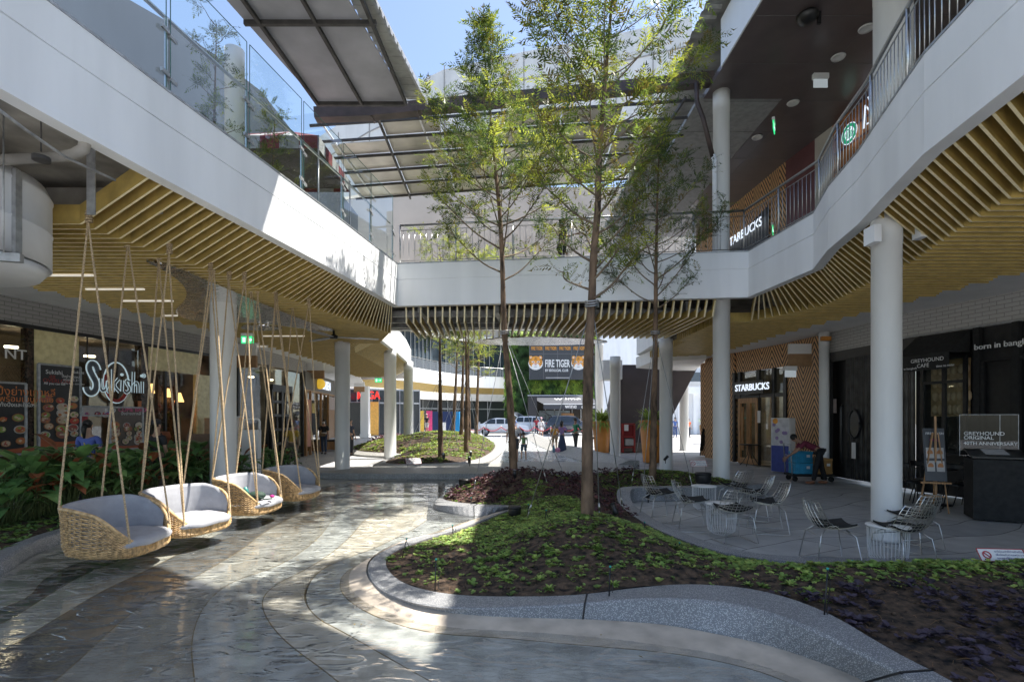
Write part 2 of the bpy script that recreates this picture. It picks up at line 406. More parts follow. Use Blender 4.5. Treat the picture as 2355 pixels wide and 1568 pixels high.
cD = [(520,1850),(465,1650),(447,1568),(437,1461),(471,1381),(531,1333),(639,1300),(700,1262),(742,1225),(765,1190),(800,1162),(870,1145),(960,1135)]
cC = [(-250,1850),(0,1660),(148,1545),(280,1421),(339,1381),(430,1335),(560,1260),(600,1225),(680,1182),(760,1152),(850,1134),(950,1124)]
cB = [(-700,1850),(-300,1640),(0,1497),(160,1400),(240,1352),(340,1308),(450,1250),(540,1208),(640,1168),(740,1140),(850,1121),(950,1115)]
cA2 = [(-1000,1850),(-400,1580),(0,1437),(110,1365),(190,1318),(290,1280),(400,1238),(510,1194),(620,1156),(720,1130),(840,1113),(950,1108)]
cA = [(-1300,1850),(-500,1560),(0,1397),(72,1369),(100,1325),(180,1290),(290,1262),(400,1224),(510,1182),(610,1148),(710,1122),(830,1107),(950,1102)]
cZ = [(-1500,1850),(-700,1500),(-200,1360),(0,1325),(60,1285),(145,1243),(260,1215),(350,1190),(480,1152),(600,1132),(700,1118),(830,1100),(940,1097)]
curves = [smooth(DL(c), 2) for c in (nose_bot, cG, cF, cE, cD, cC, cB, cA2, cA, cZ)]
curves = [resample(c, 90) for c in curves]
mats_seq = [0, 1, 2, 3, 4, 3, 5, 3, 0]   # bands from the nose outwards
pool_mats = [M['apron'], M['pg'], M['pb'], M['pd'], M['pm'], M['pm']]
pool_mats = [M['apron'], M['pg'], M['pb'], M['pd'], M['pm'], poolmat('pale olive pool floor', (.46, .45, .40))]
band = [0, 1, 2, 1, 4, 3, 5, 3, 5]
b = MB()
for k in range(9):
    A_, B_ = curves[k], curves[k + 1]; b.mi = band[k]
    za = -.012 if k else .045
    vs = [Vector((p.x, p.y, za)) for p in A_] + [Vector((p.x, p.y, -.012)) for p in B_]
    b.add(vs, [(i, i + 1, 91 + i, 90 + i) for i in range(89)], True)
tag(b.build('pool_floor', pool_mats), kind='structure')
b = MB()
for c_ in curves[1:-1]: b.tube([Vector((p.x, p.y, -.0135)) for p in c_], .006, 4, False)
tag(b.build('pool_seam', mat('sandy joint line', (.20, .15, .08), .8)), kind='structure')
b = MB()
b.prism([(-7.2, .8), (-5.9, 5.0), (-6.35, 7.2), (-6.1, 8.8), (-5.5, 9.8), (-4.9, 11.4), (-4.3, 14.55), (1.2, 14.55), (1.2, 12), (2.0, 6.0), (3.2, 3.6), (3.6, .8)], -.026, -.02)
tag(b.build('pool_base', M['pd']), kind='structure')
b = MB(); b.add([(-7.2, .8, .006), (-5.7, 5.0, .006), (-6.2, 7.2, .006), (-6.0, 8.8, .006), (-5.4, 9.8, .006), (-4.8, 11.4, .006), (-4.2, 14.5, .006), (1.2, 14.5, .006), (1.2, 12, .006), (2.0, 6.0, .006), (3.2, 3.6, .006), (3.6, .8, .006)], [tuple(range(12))[::-1]])
tag(b.build('water', M['water'], fix=False), kind='structure')
# --- footbridge slab at pool end, stream and its edge
b = MB(); b.prism([tuple(G(x, y)[:2]) for x, y in [(700,1099),(880,1101),(1100,1101),(1330,1101),(1480,1095),(1440,1074),(1230,1070),(1000,1079),(880,1081)]], -.02, .15)
tag(b.build('crossing_slab', M['terrl']), kind='structure')
b = MB()
st = [(1150,1076),(1150,1055),(1160,1030),(1162,1005),(1228,1004),(1262,1022),(1310,1040),(1370,1058),(1440,1078),(1400,1084),(1200,1084)]
b.add([G(x, y, .01) for x, y in st], [tuple(range(len(st)))])
tag(b.build('stream', M['foamy']), kind='structure')
b = MB()
ed = smooth([G(x, y) for x, y in [(1225,1000),(1262,1018),(1310,1036),(1375,1053),(1470,1078)]], 2)
b.sweep([(p.x, p.y) for p in ed][::-1], [(0, 0), (0, .28), (.35, .30), (1.1, .02), (1.1, 0)])
tag(b.build('stream_kerb', M['terrl']), 'sloping pale kerb curving along the right side of the stream', 'kerb')

# ---------------------------------------------------------------- kerbs with a soil bed inside
KM = [((2480,1760),(2420,1800),(2300,1790),.24),((2200,1568),(2114,1568),(2010,1590),.24),((2058,1500),(2001,1513),(1925,1545),.25),((1897,1401),(1854,1435),(1790,1500),.28),((1746,1353),(1702,1388),(1640,1468),.27),
((1594,1340),(1551,1375),(1530,1447),.26),((1464,1349),(1440,1377),(1425,1439),.21),((1334,1368),(1334,1388),(1330,1434),.17),((1185,1371),(1185,1396),(1180,1431),.13),((1065,1369),(1060,1399),(1050,1421),.10),
((980,1357),(965,1390),(950,1400),.09),((920,1337),(893,1365),(884,1375),.08),((893,1312),(858,1340),(852,1350),.07),((885,1293),(845,1310),(840,1325),.07),((893,1275),(850,1285),(846,1295),.07),
((930,1256),(895,1257),(888,1265),.08),((985,1236),(955,1236),(948,1243),.09),((1045,1220),(1035,1218),(1030,1226),.10),((1100,1200),(1095,1199),(1092,1208),.10),((1150,1180),(1140,1180),(1135,1190),.10),
((1190,1164),(1183,1166),(1178,1172),.10),((1160,1160),(1158,1164),(1155,1176),.13),((1105,1159),(1095,1163),(1095,1189),.14),((1054,1155),(1045,1162),(1050,1181),.13),((1022,1149),(1000,1160),(1000,1171),.08),
((1018,1142),(996,1154),(992,1164),.06),((1040,1128),(1020,1135),(1015,1142),.06),((1075,1112),(1062,1118),(1058,1125),.06),((1110,1100),(1098,1103),(1095,1107),.06)]
def kerb_lines(KM, sub=2):
    I = smooth([G(a[0], a[1], h) for a, _, _, h in KM], sub); T = smooth([G(a[0], a[1], h) for _, a, _, h in KM], sub); Bt = smooth([G(a[0], a[1], 0) for _, _, a, _ in KM], sub)
    return I, T, Bt
def strip(b, lines):
    n = len(lines[0]); vs = []
    for i in range(n):
        for l in lines: vs.append(l[i])
    q = len(lines)
    b.add(vs, [(i * q + j, (i + 1) * q + j, (i + 1) * q + j + 1, i * q + j + 1) for i in range(n - 1) for j in range(q - 1)], True)
I, T, Bt = kerb_lines(KM)
dn = lambda L, z=-.02: [Vector((p.x, p.y, z)) for p in L]
ik = empty('planter_kerb', tuple(G(1334, 1434)), 'sculpted terrazzo kerb of the big island bed in the pool, swelling to seat height', 'kerb')
b = MB(); n = len(T)
def rounded(I, T, B):
    # top face, small rounded arris, outer face
    T1 = [t.lerp(i, .06) for t, i in zip(T, I)]; T2 = [t.lerp(bb, .08) for t, bb in zip(T, B)]
    return [dn(I), I, T1, T2, B, dn(B, -.03)]
strip(b, rounded(I, T, Bt)); o = b.build('kerb_body', M['terr'], ik)
for p in o.data.polygons: p.use_smooth = False
b = MB()
for k in (1.9, 7.1, 22.0):
    i = int(k / (len(KM) - 1) * (n - 1))
    for A_, B_ in ((I[i], T[i]), (T[i], Bt[i])):
        b.bar(A_ + Vector((0, 0, .002)), B_ + Vector((0, 0, .002)), .012, .012)
b.build('joint', M['black'], ik)
back = [(-.95, 12.6), (-.4, 13.25), (2.2, 13.3), (4.4, 13.1), (5.6, 12.5), (5.75, 11.8), (4.6, 11.15), (3.3, 11.0), (2.5, 11.0), (2.15, 10.6), (2.02, 9.8), (2.02, 8.7), (2.08, 7.8), (2.3, 6.8), (2.6, 6.2), (3.1, 5.85), (4.3, 5.75), (6.5, 5.85), (9, 6.0)]
near_r = [(9, 1.4), (4.2, 1.4)]
backs = [Vector((x, y, .1)) for x, y in back]
backs = [backs[0]] + smooth(backs, 2)[1:]
poly = [(p.x, p.y) for p in I] + [(p.x, p.y) for p in backs] + near_r
def bumps(x, y):
    g = lambda cx, cy, a, sx, sy: a * math.exp(-((x - cx) / sx) ** 2 - ((y - cy) / sy) ** 2)
    return g(.98, 6.35, .44, .95, 1.15) + g(.1, 11.2, .42, 1.1, 1.5) + g(3.3, 12.1, .40, 2.0, .9) + g(1.35, 8.7, .18, .9, 1.4) + g(4.8, 4.9, .12, 3.0, .9) + .03
def bedz(x, y, P, base=.16, fn=bumps):
    d = dedge(x, y, P)
    zb = interp([(2, .22), (4, .24), (4.6, .12), (5.6, .06), (9, .08)], y) if fn is bumps else base
    if fn is bumps and y < 5: zb = interp([(-1.5, .06), (0, .11), (1.2, .23), (3, .22), (9, .22)], x)
    return zb + (1 - math.exp(-d / .45)) * fn(x, y) + .018 * noise.noise(Vector((x * 4, y * 4, 0))) * min(1, d * 6) + .02 * noise.noise(Vector((x * 11, y * 11, 3))) * min(1, d * 6)
def soil(name, P, step, fn, base=.16, m=None):
    xs = [p[0] for p in P]; ys = [p[1] for p in P]; pts = [Vector((p[0], p[1])) for p in P]; nb = len(pts)
    x = min(xs)
    while x < max(xs):
        y = min(ys)
        while y < max(ys):
            px, py = x + R(-.2, .2) * step, y + R(-.2, .2) * step
            if inpoly(px, py, P) and dedge(px, py, P) > step * .4: pts.append(Vector((px, py)))
            y += step
        x += step
    r = geometry.delaunay_2d_cdt(pts, [(i, (i + 1) % nb) for i in range(nb)], [list(range(nb))], 1, 1e-5)
    b = MB(); b.add([(v.x, v.y, bedz(v.x, v.y, P, base, fn)) for v in r[0]], [tuple(f) for f in r[2]], True)
    return b.build(name, m or M['soil'])
tag(soil('soil', poly, .1, bumps), kind='structure')
# back kerb along the plaza and the sunken seat ring
b = MB(); bk = smooth([Vector((x, y, 0)) for x, y in back], 2)
hk = [.09 if (p.y < 10.3 or p.y > 12.0) else .26 for p in bk]
for _ in range(3): hk = [sum(hk[max(0, i - 1):i + 2]) / len(hk[max(0, i - 1):i + 2]) for i in range(len(hk))]
nrm = []
for i in range(len(bk)):
    d = bk[min(i + 1, len(bk) - 1)] - bk[max(0, i - 1)]; nrm.append(Vector((d.y, -d.x, 0)).normalized())
In = [Vector((p.x, p.y, h)) + q * .0 for p, q, h in zip(bk, nrm, hk)]
Out = [Vector((p.x, p.y, h)) - q * .26 for p, q, h in zip(bk, nrm, hk)]
# outward is the side away from the soil
if inpoly(Out[20].x, Out[20].y, poly): Out = [Vector((p.x, p.y, h)) + q * .26 for p, q, h in zip(bk, nrm, hk)]
strip(b, [dn(In), In, Out, dn(Out)])
o = tag(b.build('bench_kerb', M['terr']), 'low terrazzo kerb between the island bed and the plaza, curling into a raised seat ring', 'kerb')
for p in o.data.polygons: p.use_smooth = False
# --- far mound beyond the crossing
fm = [(880,1071),(900,1077),(995,1077),(1085,1070),(1130,1048),(1142,1026),(1112,1013)]
fw = [G(x, y) for x, y in fm] + [Vector((-4.5, 38, 0)), Vector((-8.2, 33, 0)), Vector((-8.6, 27, 0)), Vector((-6.9, 23.3, 0)), Vector((-5.6, 22.4, 0)), Vector((-4.7, 22.2, 0)), Vector((-4.6, 20.5, 0))]
fws = smooth(fw, 2, True); fpoly = [(p.x, p.y) for p in fws]
fbump = lambda x, y: .75 * math.exp(-((x + 4) / 3.6) ** 2 - ((y - 28.5) / 8.5) ** 2) + .03
tag(soil('far_bed_soil', fpoly, .35, fbump, .13), kind='structure')
b = MB(); c = sum(fws, Vector()) / len(fws)
area = sum(fpoly[i][0] * fpoly[(i + 1) % len(fpoly)][1] - fpoly[(i + 1) % len(fpoly)][0] * fpoly[i][1] for i in range(len(fpoly)))
b.sweep(fpoly if area < 0 else fpoly[::-1], [(-.0, 0), (-.0, .14), (.12, .17), (.42, .05), (.42, -.02)], True)
tag(b.build('far_bed_kerb', M['terrl']), 'pale kerb round the sunlit mound beyond the crossing', 'kerb')
# --- left bed
lk = [(-400,1420),(-150,1350),(0,1325),(60,1278),(145,1243),(260,1212),(350,1190),(430,1165),(470,1150)]
lw = smooth([G(x, y) for x, y in lk], 2)
lpoly_w = [(p.x - .14, p.y + .02) for p in lw] + [(-7.1, 11.6), (-8.6, 11.4), (-9.2, 8), (-9.5, 4.5)]
tag(soil('left_bed_soil', lpoly_w, .16, lambda x, y: .10, .1), kind='structure')
b = MB(); b.sweep([(p.x, p.y) for p in lw], [(-.03, -.02), (.0, .12), (.03, .14), (.2, .14), (.2, -.02)])
tag(b.build('left_bed_kerb', M['terr']), 'terrazzo kerb curving in front of the broad leaved bed under the swings', 'kerb')
# ================================================================ the mall: galleries, slat ceilings, columns, roofs
def brick_mat(name, c1, c2, mort, bw, rh):
    m, nt, p = newmat(name); L = nt.links.new
    g = N(nt, "ShaderNodeNewGeometry"); sp = N(nt, "ShaderNodeSeparateXYZ"); L(g.outputs['Position'], sp.inputs[0])
    cb = N(nt, "ShaderNodeCombineXYZ"); L(sp.outputs[1], cb.inputs[0]); L(sp.outputs[2], cb.inputs[1])
    br = N(nt, "ShaderNodeTexBrick"); br.inputs['Scale'].default_value = 1; br.inputs['Brick Width'].default_value = bw; br.inputs['Row Height'].default_value = rh; br.inputs['Mortar Size'].default_value = .006
    br.inputs['Color1'].default_value = (*c1, 1); br.inputs['Color2'].default_value = (*c2, 1); br.inputs['Mortar'].default_value = (*mort, 1)
    L(cb.outputs[0], br.inputs['Vector']); L(br.outputs[0], p.inputs['Base Color']); p.inputs['Roughness'].default_value = .6
    bp = N(nt, "ShaderNodeBump"); bp.inputs['Strength'].default_value = .4; bp.inputs['Distance'].default_value = -.01; L(br.outputs[1], bp.inputs['Height']); L(bp.outputs[0], p.inputs['Normal'])
    return m
M['brick'] = brick_mat('grey glazed brick', (.36, .345, .33), (.33, .32, .31), (.16, .155, .15), .26, .085)
M['brickw'] = brick_mat('pale glazed brick', (.47, .46, .44), (.44, .43, .41), (.22, .21, .20), .26, .085)
def sheen_metal(name, col, wav):
    m, nt, p = newmat(name); L = nt.links.new
    g = N(nt, "ShaderNodeNewGeometry"); mp = N(nt, "ShaderNodeMapping"); mp.inputs['Scale'].default_value = (1, 2.2, 1); L(g.outputs['Position'], mp.inputs[0])
    v = N(nt, "ShaderNodeTexNoise"); v.inputs['Scale'].default_value = wav; v.inputs['Detail'].default_value = 2; L(mp.outputs[0], v.inputs['Vector'])
    bp = N(nt, "ShaderNodeBump"); bp.inputs['Strength'].default_value = .9; bp.inputs['Distance'].default_value = .05; L(v.outputs[0], bp.inputs['Height']); L(bp.outputs[0], p.inputs['Normal'])
    p.inputs['Base Color'].default_value = (*col, 1); p.inputs['Metallic'].default_value = 1; p.inputs['Roughness'].default_value = .05
    return m
M['ripple'] = sheen_metal('rippled mirror steel', (.78, .78, .78), 6)
Lf = [(-4.85, -1.0), (-4.75, 1.0), (-4.55, 3.0), (-4.32, 4.78), (-4.1, 6.1), (-3.75, 8), (-3.35, 10.2), (-2.9, 13.05)]
Rf = [(5.55, 12.07), (5.74, 9.8), (5.33, 8.68), (5.05, 7.5), (4.75, 6.6), (4.4, 5.5), (4.2, 4.2), (4.1, 2.5), (4.1, -1)]
mall = empty('mall_building', (-4.9, 13, 0), 'white two storey open air mall gallery with a bridge across the pool court', 'building')
b = MB()
prof = [(0, H1), (0, H1 + .07), (.012, H1 + .075), (.012, H1 + .66), (.03, H1 + .663), (.03, H1 + .675), (.012, H1 + .678), (.012, H2), (.25, H2), (.25, H1 + .3), (.17, H1 + .3), (.17, H1)]
b.sweep(Lf + Rf, prof)
b.build('fascia', M['white'], mall)
b = MB(); b.sweep([(p[0], p[1]) for p in Lf + Rf], [(.004, H2 + .002), (.004, H2 + .03), (.03, H2 + .03), (.03, H2 + .002)]); b.build('edge_trim', M['galv'], mall)
# second court fascias beyond the bridge
b = MB()
F2 = [(-8.2, 42), (-7.2, 35), (-5.9, 30), (-5.35, 26), (-5.0, 22), (-4.8, 19), (-4.2, 16.9)]
prof2 = [(0, H1), (0, H2), (-.25, H2), (-.25, H1)]
b.sweep(F2, [(-d, z) for d, z in prof2] if False else [(0, H1), (0, H2), (.25, H2), (.25, H1)][::-1] if False else [(0, H1), (0, H2), (-.25, H2), (-.25, H1)])
b.sweep([(-4.2, 16.9), (5.2, 16.6)], [(0, H1), (0, H2), (-.25, H2), (-.25, H1)])
b.sweep([(5.2, 16.6), (5.5, 19.5), (5.7, 23.5), (6.2, 23.9), (9.0, 24.0)], [(0, H1), (0, H2), (-.25, H2), (-.25, H1)])
b.build('fascia', M['white'], mall)
b = MB()
b.prism([(p[0] - .2, p[1]) for p in Lf[:-1]] + [(-3.1, 13.3), (-4.4, 16.7), (-5.0, 19), (-5.55, 26), (-7.4, 35), (-8.4, 42), (-18, 46), (-18, -1)], 4.86, 5.36)
b.build('floor_slab', M['void'], mall)
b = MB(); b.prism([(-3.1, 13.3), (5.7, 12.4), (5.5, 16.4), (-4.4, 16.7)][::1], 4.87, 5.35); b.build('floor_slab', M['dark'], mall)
b = MB(); b.prism([(5.75, 12.4), (5.95, 9.8), (5.55, 8.6), (5.25, 7.4), (4.95, 6.5), (4.6, 5.4), (4.4, 4.2), (4.3, 2.5), (4.3, -1), (16, -1), (16, 26), (9.3, 25.8), (9.2, 24.2), (6.2, 24.1), (5.9, 23.5), (5.55, 16.4)], 4.85, 5.37)
b.build('floor_slab', M['void'], mall)
# ceilings
BL = [(3, -9.4), (8.9, -8.9), (13.95, -8.25), (19, -8.15), (24, -8.2), (30, -9.0)]
BR = [(-1, 9.2), (4, 8.7), (8.38, 8.36), (10.6, 8.15), (15, 7.7), (19.4, 7.65), (24, 7.6)]
b = MB(); b.prism([(x, y) for y, x in BL] + [(-12, 42), (-18, 46), (-18, 3)], 4.2, 4.3); b.build('soffit', M['soffit'], mall)
b = MB(); b.prism([(x, y) for y, x in BR] + [(9.2, 26), (16, 26), (16, -1)], 4.2, 4.3); b.build('soffit', M['soffit'], mall)
b = MB(); b.prism([(5.8, 21.0), (7.65, 20.2), (9.2, 26), (5.8, 24)], 4.0, 4.5); b.build('soffit', M['soffit'], mall)

def fin(b, pts, h=.24, t=.028):
    """a vertical board following pts (its bottom edge)"""
    P = [Vector(p) for p in pts]; k = len(P); vs = []
    for i in range(k):
        a = P[i] - P[i - 1] if i else P[1] - P[0]; c = P[i + 1] - P[i] if i < k - 1 else a
        a = Vector((a.x, a.y, 0)).normalized(); c = Vector((c.x, c.y, 0)).normalized()
        m = (a + c).normalized(); n = Vector((-m.y, m.x, 0)) * (t / 2 / max(.5, m.dot(a)))
        vs += [P[i] - n, P[i] + n, P[i] + n + Vector((0, 0, h)), P[i] - n + Vector((0, 0, h))]
    fs = []
    for i in range(k - 1):
        for j in range(1, 4): fs.append((i * 4 + j, (i + 1) * 4 + j, (i + 1) * 4 + (j + 1) % 4, i * 4 + (j + 1) % 4))
    fs += [(0, 1, 2, 3), tuple((k - 1) * 4 + j for j in (3, 2, 1, 0))]
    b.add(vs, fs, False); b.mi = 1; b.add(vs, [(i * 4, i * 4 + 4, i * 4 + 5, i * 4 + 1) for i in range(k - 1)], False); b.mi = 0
foldL = [(6.42, -5.39), (7.24, -5.24), (8.14, -5.03), (9.47, -4.81), (12.5, -4.16), (14.9, -3.5)]
lipL = [(y, x) for x, y in Lf]
ce = empty('slat_ceiling', (-5, 10, HS), 'ochre slatted ceiling folding down from the left gallery over the rope swings', 'slatted ceiling', 'ochre slatted ceilings')
f = 6.42; i = 0
while f < 14.9:
    ly = f - .38 - max(0, f - 10) * .29; lx = interp(lipL, ly) - .17
    b = MB(); fin(b, [(lx, ly + .03, H1 + .03), (interp(foldL, f), f, HS), (interp(BL, f) - .12 - .1 * ((i * 7) % 3), f, HS)])
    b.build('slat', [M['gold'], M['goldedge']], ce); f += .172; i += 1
ce = empty('slat_ceiling', (-6, 20, HS), 'ochre slatted ceiling of the left gallery beyond the bridge', 'slatted ceiling', 'ochre slatted ceilings')
f = 15.07; F2t = sorted([(y, x) for x, y in F2])
while f < 31.5:
    x0 = interp(F2t, max(17.2, f - .5)) - .05 if f > 17 else -3.6 - (f - 15) * .4
    pts = [(x0 - .02, max(17.0, f - .5), H1 + .02), (x0 - 1.1, f, HS)] if f > 17 else [(x0, f, HS)]
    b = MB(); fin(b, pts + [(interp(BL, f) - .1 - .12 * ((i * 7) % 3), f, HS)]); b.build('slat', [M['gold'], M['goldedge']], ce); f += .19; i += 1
ce = empty('slat_ceiling', (1, 14, HS), 'open ochre slats under the bridge with dark services showing between them', 'slatted ceiling', 'ochre slatted ceilings')
x = -2.72
while x < 5.0:
    ly = 13.05 + (x + 2.9) / 8.45 * -.98 + .17
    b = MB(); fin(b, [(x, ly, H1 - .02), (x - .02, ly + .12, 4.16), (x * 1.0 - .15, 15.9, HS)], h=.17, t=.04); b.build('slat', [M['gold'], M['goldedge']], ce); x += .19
foldR = [(1.5, 5.1), (4.0, 5.1), (5.48, 5.44), (6.44, 5.7), (7.95, 6.23), (11.06, 6.77), (12, 6.46), (12.9, 6.0)]
lipR = sorted([(y, x) for x, y in Rf])
ce = empty('slat_ceiling', (6.5, 9, HS), 'ochre slatted ceiling folding down from the curved right gallery', 'slatted ceiling', 'ochre slatted ceilings')
f = 1.7; i = 0
while f < 12.95:
    ly = f - .4 - max(0, f - 10) * .16; lx = interp(lipR, ly) + .17
    b = MB(); fin(b, [(lx, ly + .03, H1 + .03), (interp(foldR, f), f, HS), (interp(BR, f) + .12 + .1 * ((i * 7) % 3), f, HS)])
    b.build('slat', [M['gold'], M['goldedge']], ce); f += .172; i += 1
ce = empty('slat_ceiling', (6.5, 17, HS), 'flat ochre slatted ceiling beside the coffee shop past the bridge', 'slatted ceiling', 'ochre slatted ceilings')
f = 13.1
while f < 21:
    x0 = 5.25 if f < 16.5 else 5.6
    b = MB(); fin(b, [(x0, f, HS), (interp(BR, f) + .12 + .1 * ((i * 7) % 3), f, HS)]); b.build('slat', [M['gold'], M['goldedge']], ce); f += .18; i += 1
# services above the slats
b = MB()
for y in (14.0, 14.9, 15.7): b.bar((-4.0, y + .1, 4.55), (5.4, y, 4.55), .10, .16)
for x in (-2.4, -.4, 1.4, 3.3, 4.6): b.bar((x, 13.4, 4.6), (x + .25, 16, 4.45), .12, .3)
b.tube([(-3.6, 14.4, 4.7), (5.2, 14.2, 4.7)], .06, 8); b.tube([(-3.6, 15.3, 4.62), (5.2, 15.2, 4.62)], .035, 8)
b.build('service_beam', M['galv'], mall)
# open service bay, top left
b = MB()
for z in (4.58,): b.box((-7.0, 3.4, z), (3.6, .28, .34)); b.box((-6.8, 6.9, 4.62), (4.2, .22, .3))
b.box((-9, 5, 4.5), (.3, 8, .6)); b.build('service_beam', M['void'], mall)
pipe = empty('drain_pipe', (-5.0, 4.9, 4.2), 'dirty grey drain pipe with an elbow under the left gallery', 'pipe')
b = MB(); p0 = G(-60, 372, 4.42); p1 = G(150, 360, 4.45); p2 = G(192, 350, 4.47)
b.tube([p0, p1, p1.lerp(p2, .6), p2 + Vector((.0, 0, .03)), Vector((p2.x + .02, p2.y, 4.58)), Vector((p2.x + .02, p2.y, 4.86))], .055, 12); b.build('pipe', M['void'], pipe)
b = MB(); c = G(95, 366, 4.25); b.tube([c + Vector((0, 0, .7)), c + Vector((0, 0, .07))], .008, 5); b.lathe([(.06, -.02), (.075, -.02), (.075, .02), (.06, .02)], c, 12); b.build('hanger', M['dark'], pipe)
b = MB(); b.tube([G(-40, 225, 4.3), G(60, 300, 4.35), G(150, 362, 4.35), G(265, 415, 4.35)], .014, 6)
tag(b.build('cable_tray', M['galv']), 'thin white cable tray slanting under the left gallery in front of the drain pipe', 'cable tray')
du = empty('duct_drum', (-6.35, 5.6, 3.5), 'big white riveted sheet metal drum hanging under the left gallery', 'duct')
b = MB(); b.lathe([(.95, 3.55), (1.0, 3.5), (1.0, 3.9), (1.008, 3.91), (1.0, 3.92), (1.0, 4.3), (1.01, 4.32), (1.0, 4.34), (.95, 4.45)], (-6.35, 5.6, 0), 48); b.build('drum', M['duct'], du)
b = MB(); b.lathe([(.9, 3.38), (.98, 3.49)], (-6.35, 5.6, 0), 40); b.build('underside', M['duct'], du)
b = MB()
b.tube([(-5.2, 5.25, 3.42), (-5.2, 5.25, 4.86)], .008, 5)
for a in (-62, -4):
    d = Vector((math.cos(rad(a)), math.sin(rad(a)), 0)); c = Vector((-6.35, 5.6, 3.95)) + d * 1.02
    b.box(c, (.05, .07, .9), rad(a))
b.bar((-7.4, 4.9, 3.44), (-5.25, 5.5, 3.44), .07, .09); b.build('bracket', M['galv'], du)
# flat hanger bar for the first swing
# rippled mirror patches
def mirror(name, pts, h, label):
    P = smooth([G(x, y, h) for x, y in pts], 2, True); b = MB()
    b.prism([(p.x, p.y) for p in P], h, h + .03); return tag(b.build(name, M['ripple']), label, 'mirror panel', 'rippled mirror ceiling panels')
mirror('mirror_panel', [(322, 597), (400, 612), (500, 655), (600, 697), (700, 738), (790, 764), (700, 757), (600, 742), (545, 742), (483, 744), (420, 733), (398, 716), (428, 690), (430, 665), (405, 640), (370, 618)], 4.125, 'long rippled mirror patch in the slats above the swings and the nearest left column')
mirror('mirror_panel', [(560, 747), (640, 750), (655, 757), (600, 762), (550, 757)], 4.12, 'small dark rippled mirror patch right of the nearest left column')
mirror('mirror_panel', [(1080, 791), (1110, 781), (1200, 775), (1300, 776), (1390, 783), (1400, 789), (1330, 793), (1200, 795)], 4.08, 'rippled mirror plate under the far edge of the bridge')
# ---------------------------------------------------------------- columns
def column(x, y, d, z1, label, z0=0, m='col'):
    b = MB(); r = d / 2
    b.lathe([(r + .004, z0 - .02), (r + .004, z0 + .02), (r, z0 + .03), (r, z1 - .5), (r + .006, z1 - .5), (r + .006, z1)], (x, y, 0), 40)
    return tag(b.build('column', M[m]), label, 'column', 'round off-white mall columns')
column(-6.13, 10.9, .50, 4.6, 'thick white column standing right behind the rope swings')
column(-5.55, 16.8, .47, 4.3, 'white column on the left pavement before the sunlit strip of floor')
column(-5.15, 21.7, .50, 4.62, 'sunlit white column at the left end of the far planted mound')
column(-5.45, 27, .48, 4.62, 'white column directly behind the sunlit one at the far mound')
column(5.36, 7.35, .37, 4.7, 'nearest white column on the right, between wire chairs and the black kiosk')
column(5.2, 12.75, .40, 4.9, 'white column rising past the right end of the bridge beside the hedge')
column(5.1, 17, .42, 4.3, 'white column in front of the dark stair, right of the third tree')
column(4.42, 22, .44, 4.3, 'slender white column just right of the large orange planter')
column(5.1, 30, .46, 6.2, 'bluish white column behind the large orange planter')
column(9.05, 27, .46, 4.4, 'white column in the bright gap left of the wood clad coffee shop')
column(8.6, 28.6, .38, 4.4, 'thinner white column beside the one in the bright gap under the stair')
column(9.12, 15.0, .27, 4.2, 'slim white column between the chevron wood wall and the black cafe')
b = MB(); b.box((-12.0, 42, 2.1), (.62, .62, 4.2)); b.box((-12.0, 42, .15), (.7, .7, .3))
tag(b.build('pillar', M['white_dirty']), 'square grey clad pillar beside the glazed mall entrance', 'pillar')
column(5.2, 12.75, .39, 9.8, 'upper column standing on the right gallery past the bridge railing', z0=5.37)
column(6.9, 9.3, .6, 9.8, 'fat white upper column behind the right gallery railing', z0=5.37)
column(-5.35, 9.9, .34, 8.8, 'pale upper column seen through the glass balustrade', z0=5.36)
# bracket on the near right column
bb = empty('steel_bracket', (5.3, 7.3, 4.2), 'white box steel bracket at the head of the nearest right column', 'bracket')
b = MB(); b.box((5.09, 7.25, 4.30), (.10, .22, .24)); b.build('bracket_arm', M['white'], bb); b = MB(); b.box((5.72, 7.2, 4.32), (.10, .16, .16)); b.build('bracket_arm', M['white'], bb)
# ---------------------------------------------------------------- railings
def along(poly, s):
    P = [Vector((p[0], p[1], 0)) for p in poly]
    for a, c in zip(P, P[1:]):
        L = (c - a).length
        if s <= L: return a.lerp(c, s / L), (c - a).normalized()
        s -= L
    return P[-1], (P[-1] - P[-2]).normalized()
def plen(poly): return sum((Vector(b) - Vector(a)).length for a, b in zip(poly, poly[1:]))
def railing(poly, label, post=1.42, bal=.125, s0=0.0):
    t = empty('railing', (poly[0][0], poly[0][1], H2), label, 'railing', 'stainless gallery railings')
    L = plen(poly); z0 = H2 + .04; zt = H2 + 1.0
    b = MB(); b.tube([(p[0], p[1], zt) for p in poly], .026, 10); b.build('handrail', M['steel'], t)
    b = MB(); b.tube([(p[0], p[1], zt - .13) for p in poly], .009, 6); b.tube([(p[0], p[1], z0 + .05) for p in poly], .009, 6); b.build('rail', M['steel'], t)
    s = s0; k = 0
    while s < L:
        p, d = along(poly, s); b = MB(); b.tube([p + Vector((0, 0, H2)), p + Vector((0, 0, zt))], .021, 8)
        b.build('post', M['steel'], t); s += post
    s = .08; n = 0; m = None
    bm_ = MB(); bm_.tube([(0, 0, z0 + .05), (0, 0, zt - .13)], .0065, 5)
    first = None; extra = MB()
    while s < L:
        p, d = along(poly, s)
        if n < 98:
            if first is None: first = bm_.build('baluster', M['steel'], t, local=True); o = first
            else: o = first.copy(); COL.objects.link(o)
            o.location = p - Vector((t.location.x, t.location.y, t.location.z)); o.parent = t
        n += 1; s += bal
    return t
off = lambda P, d: [(x, y + d) for x, y in P]
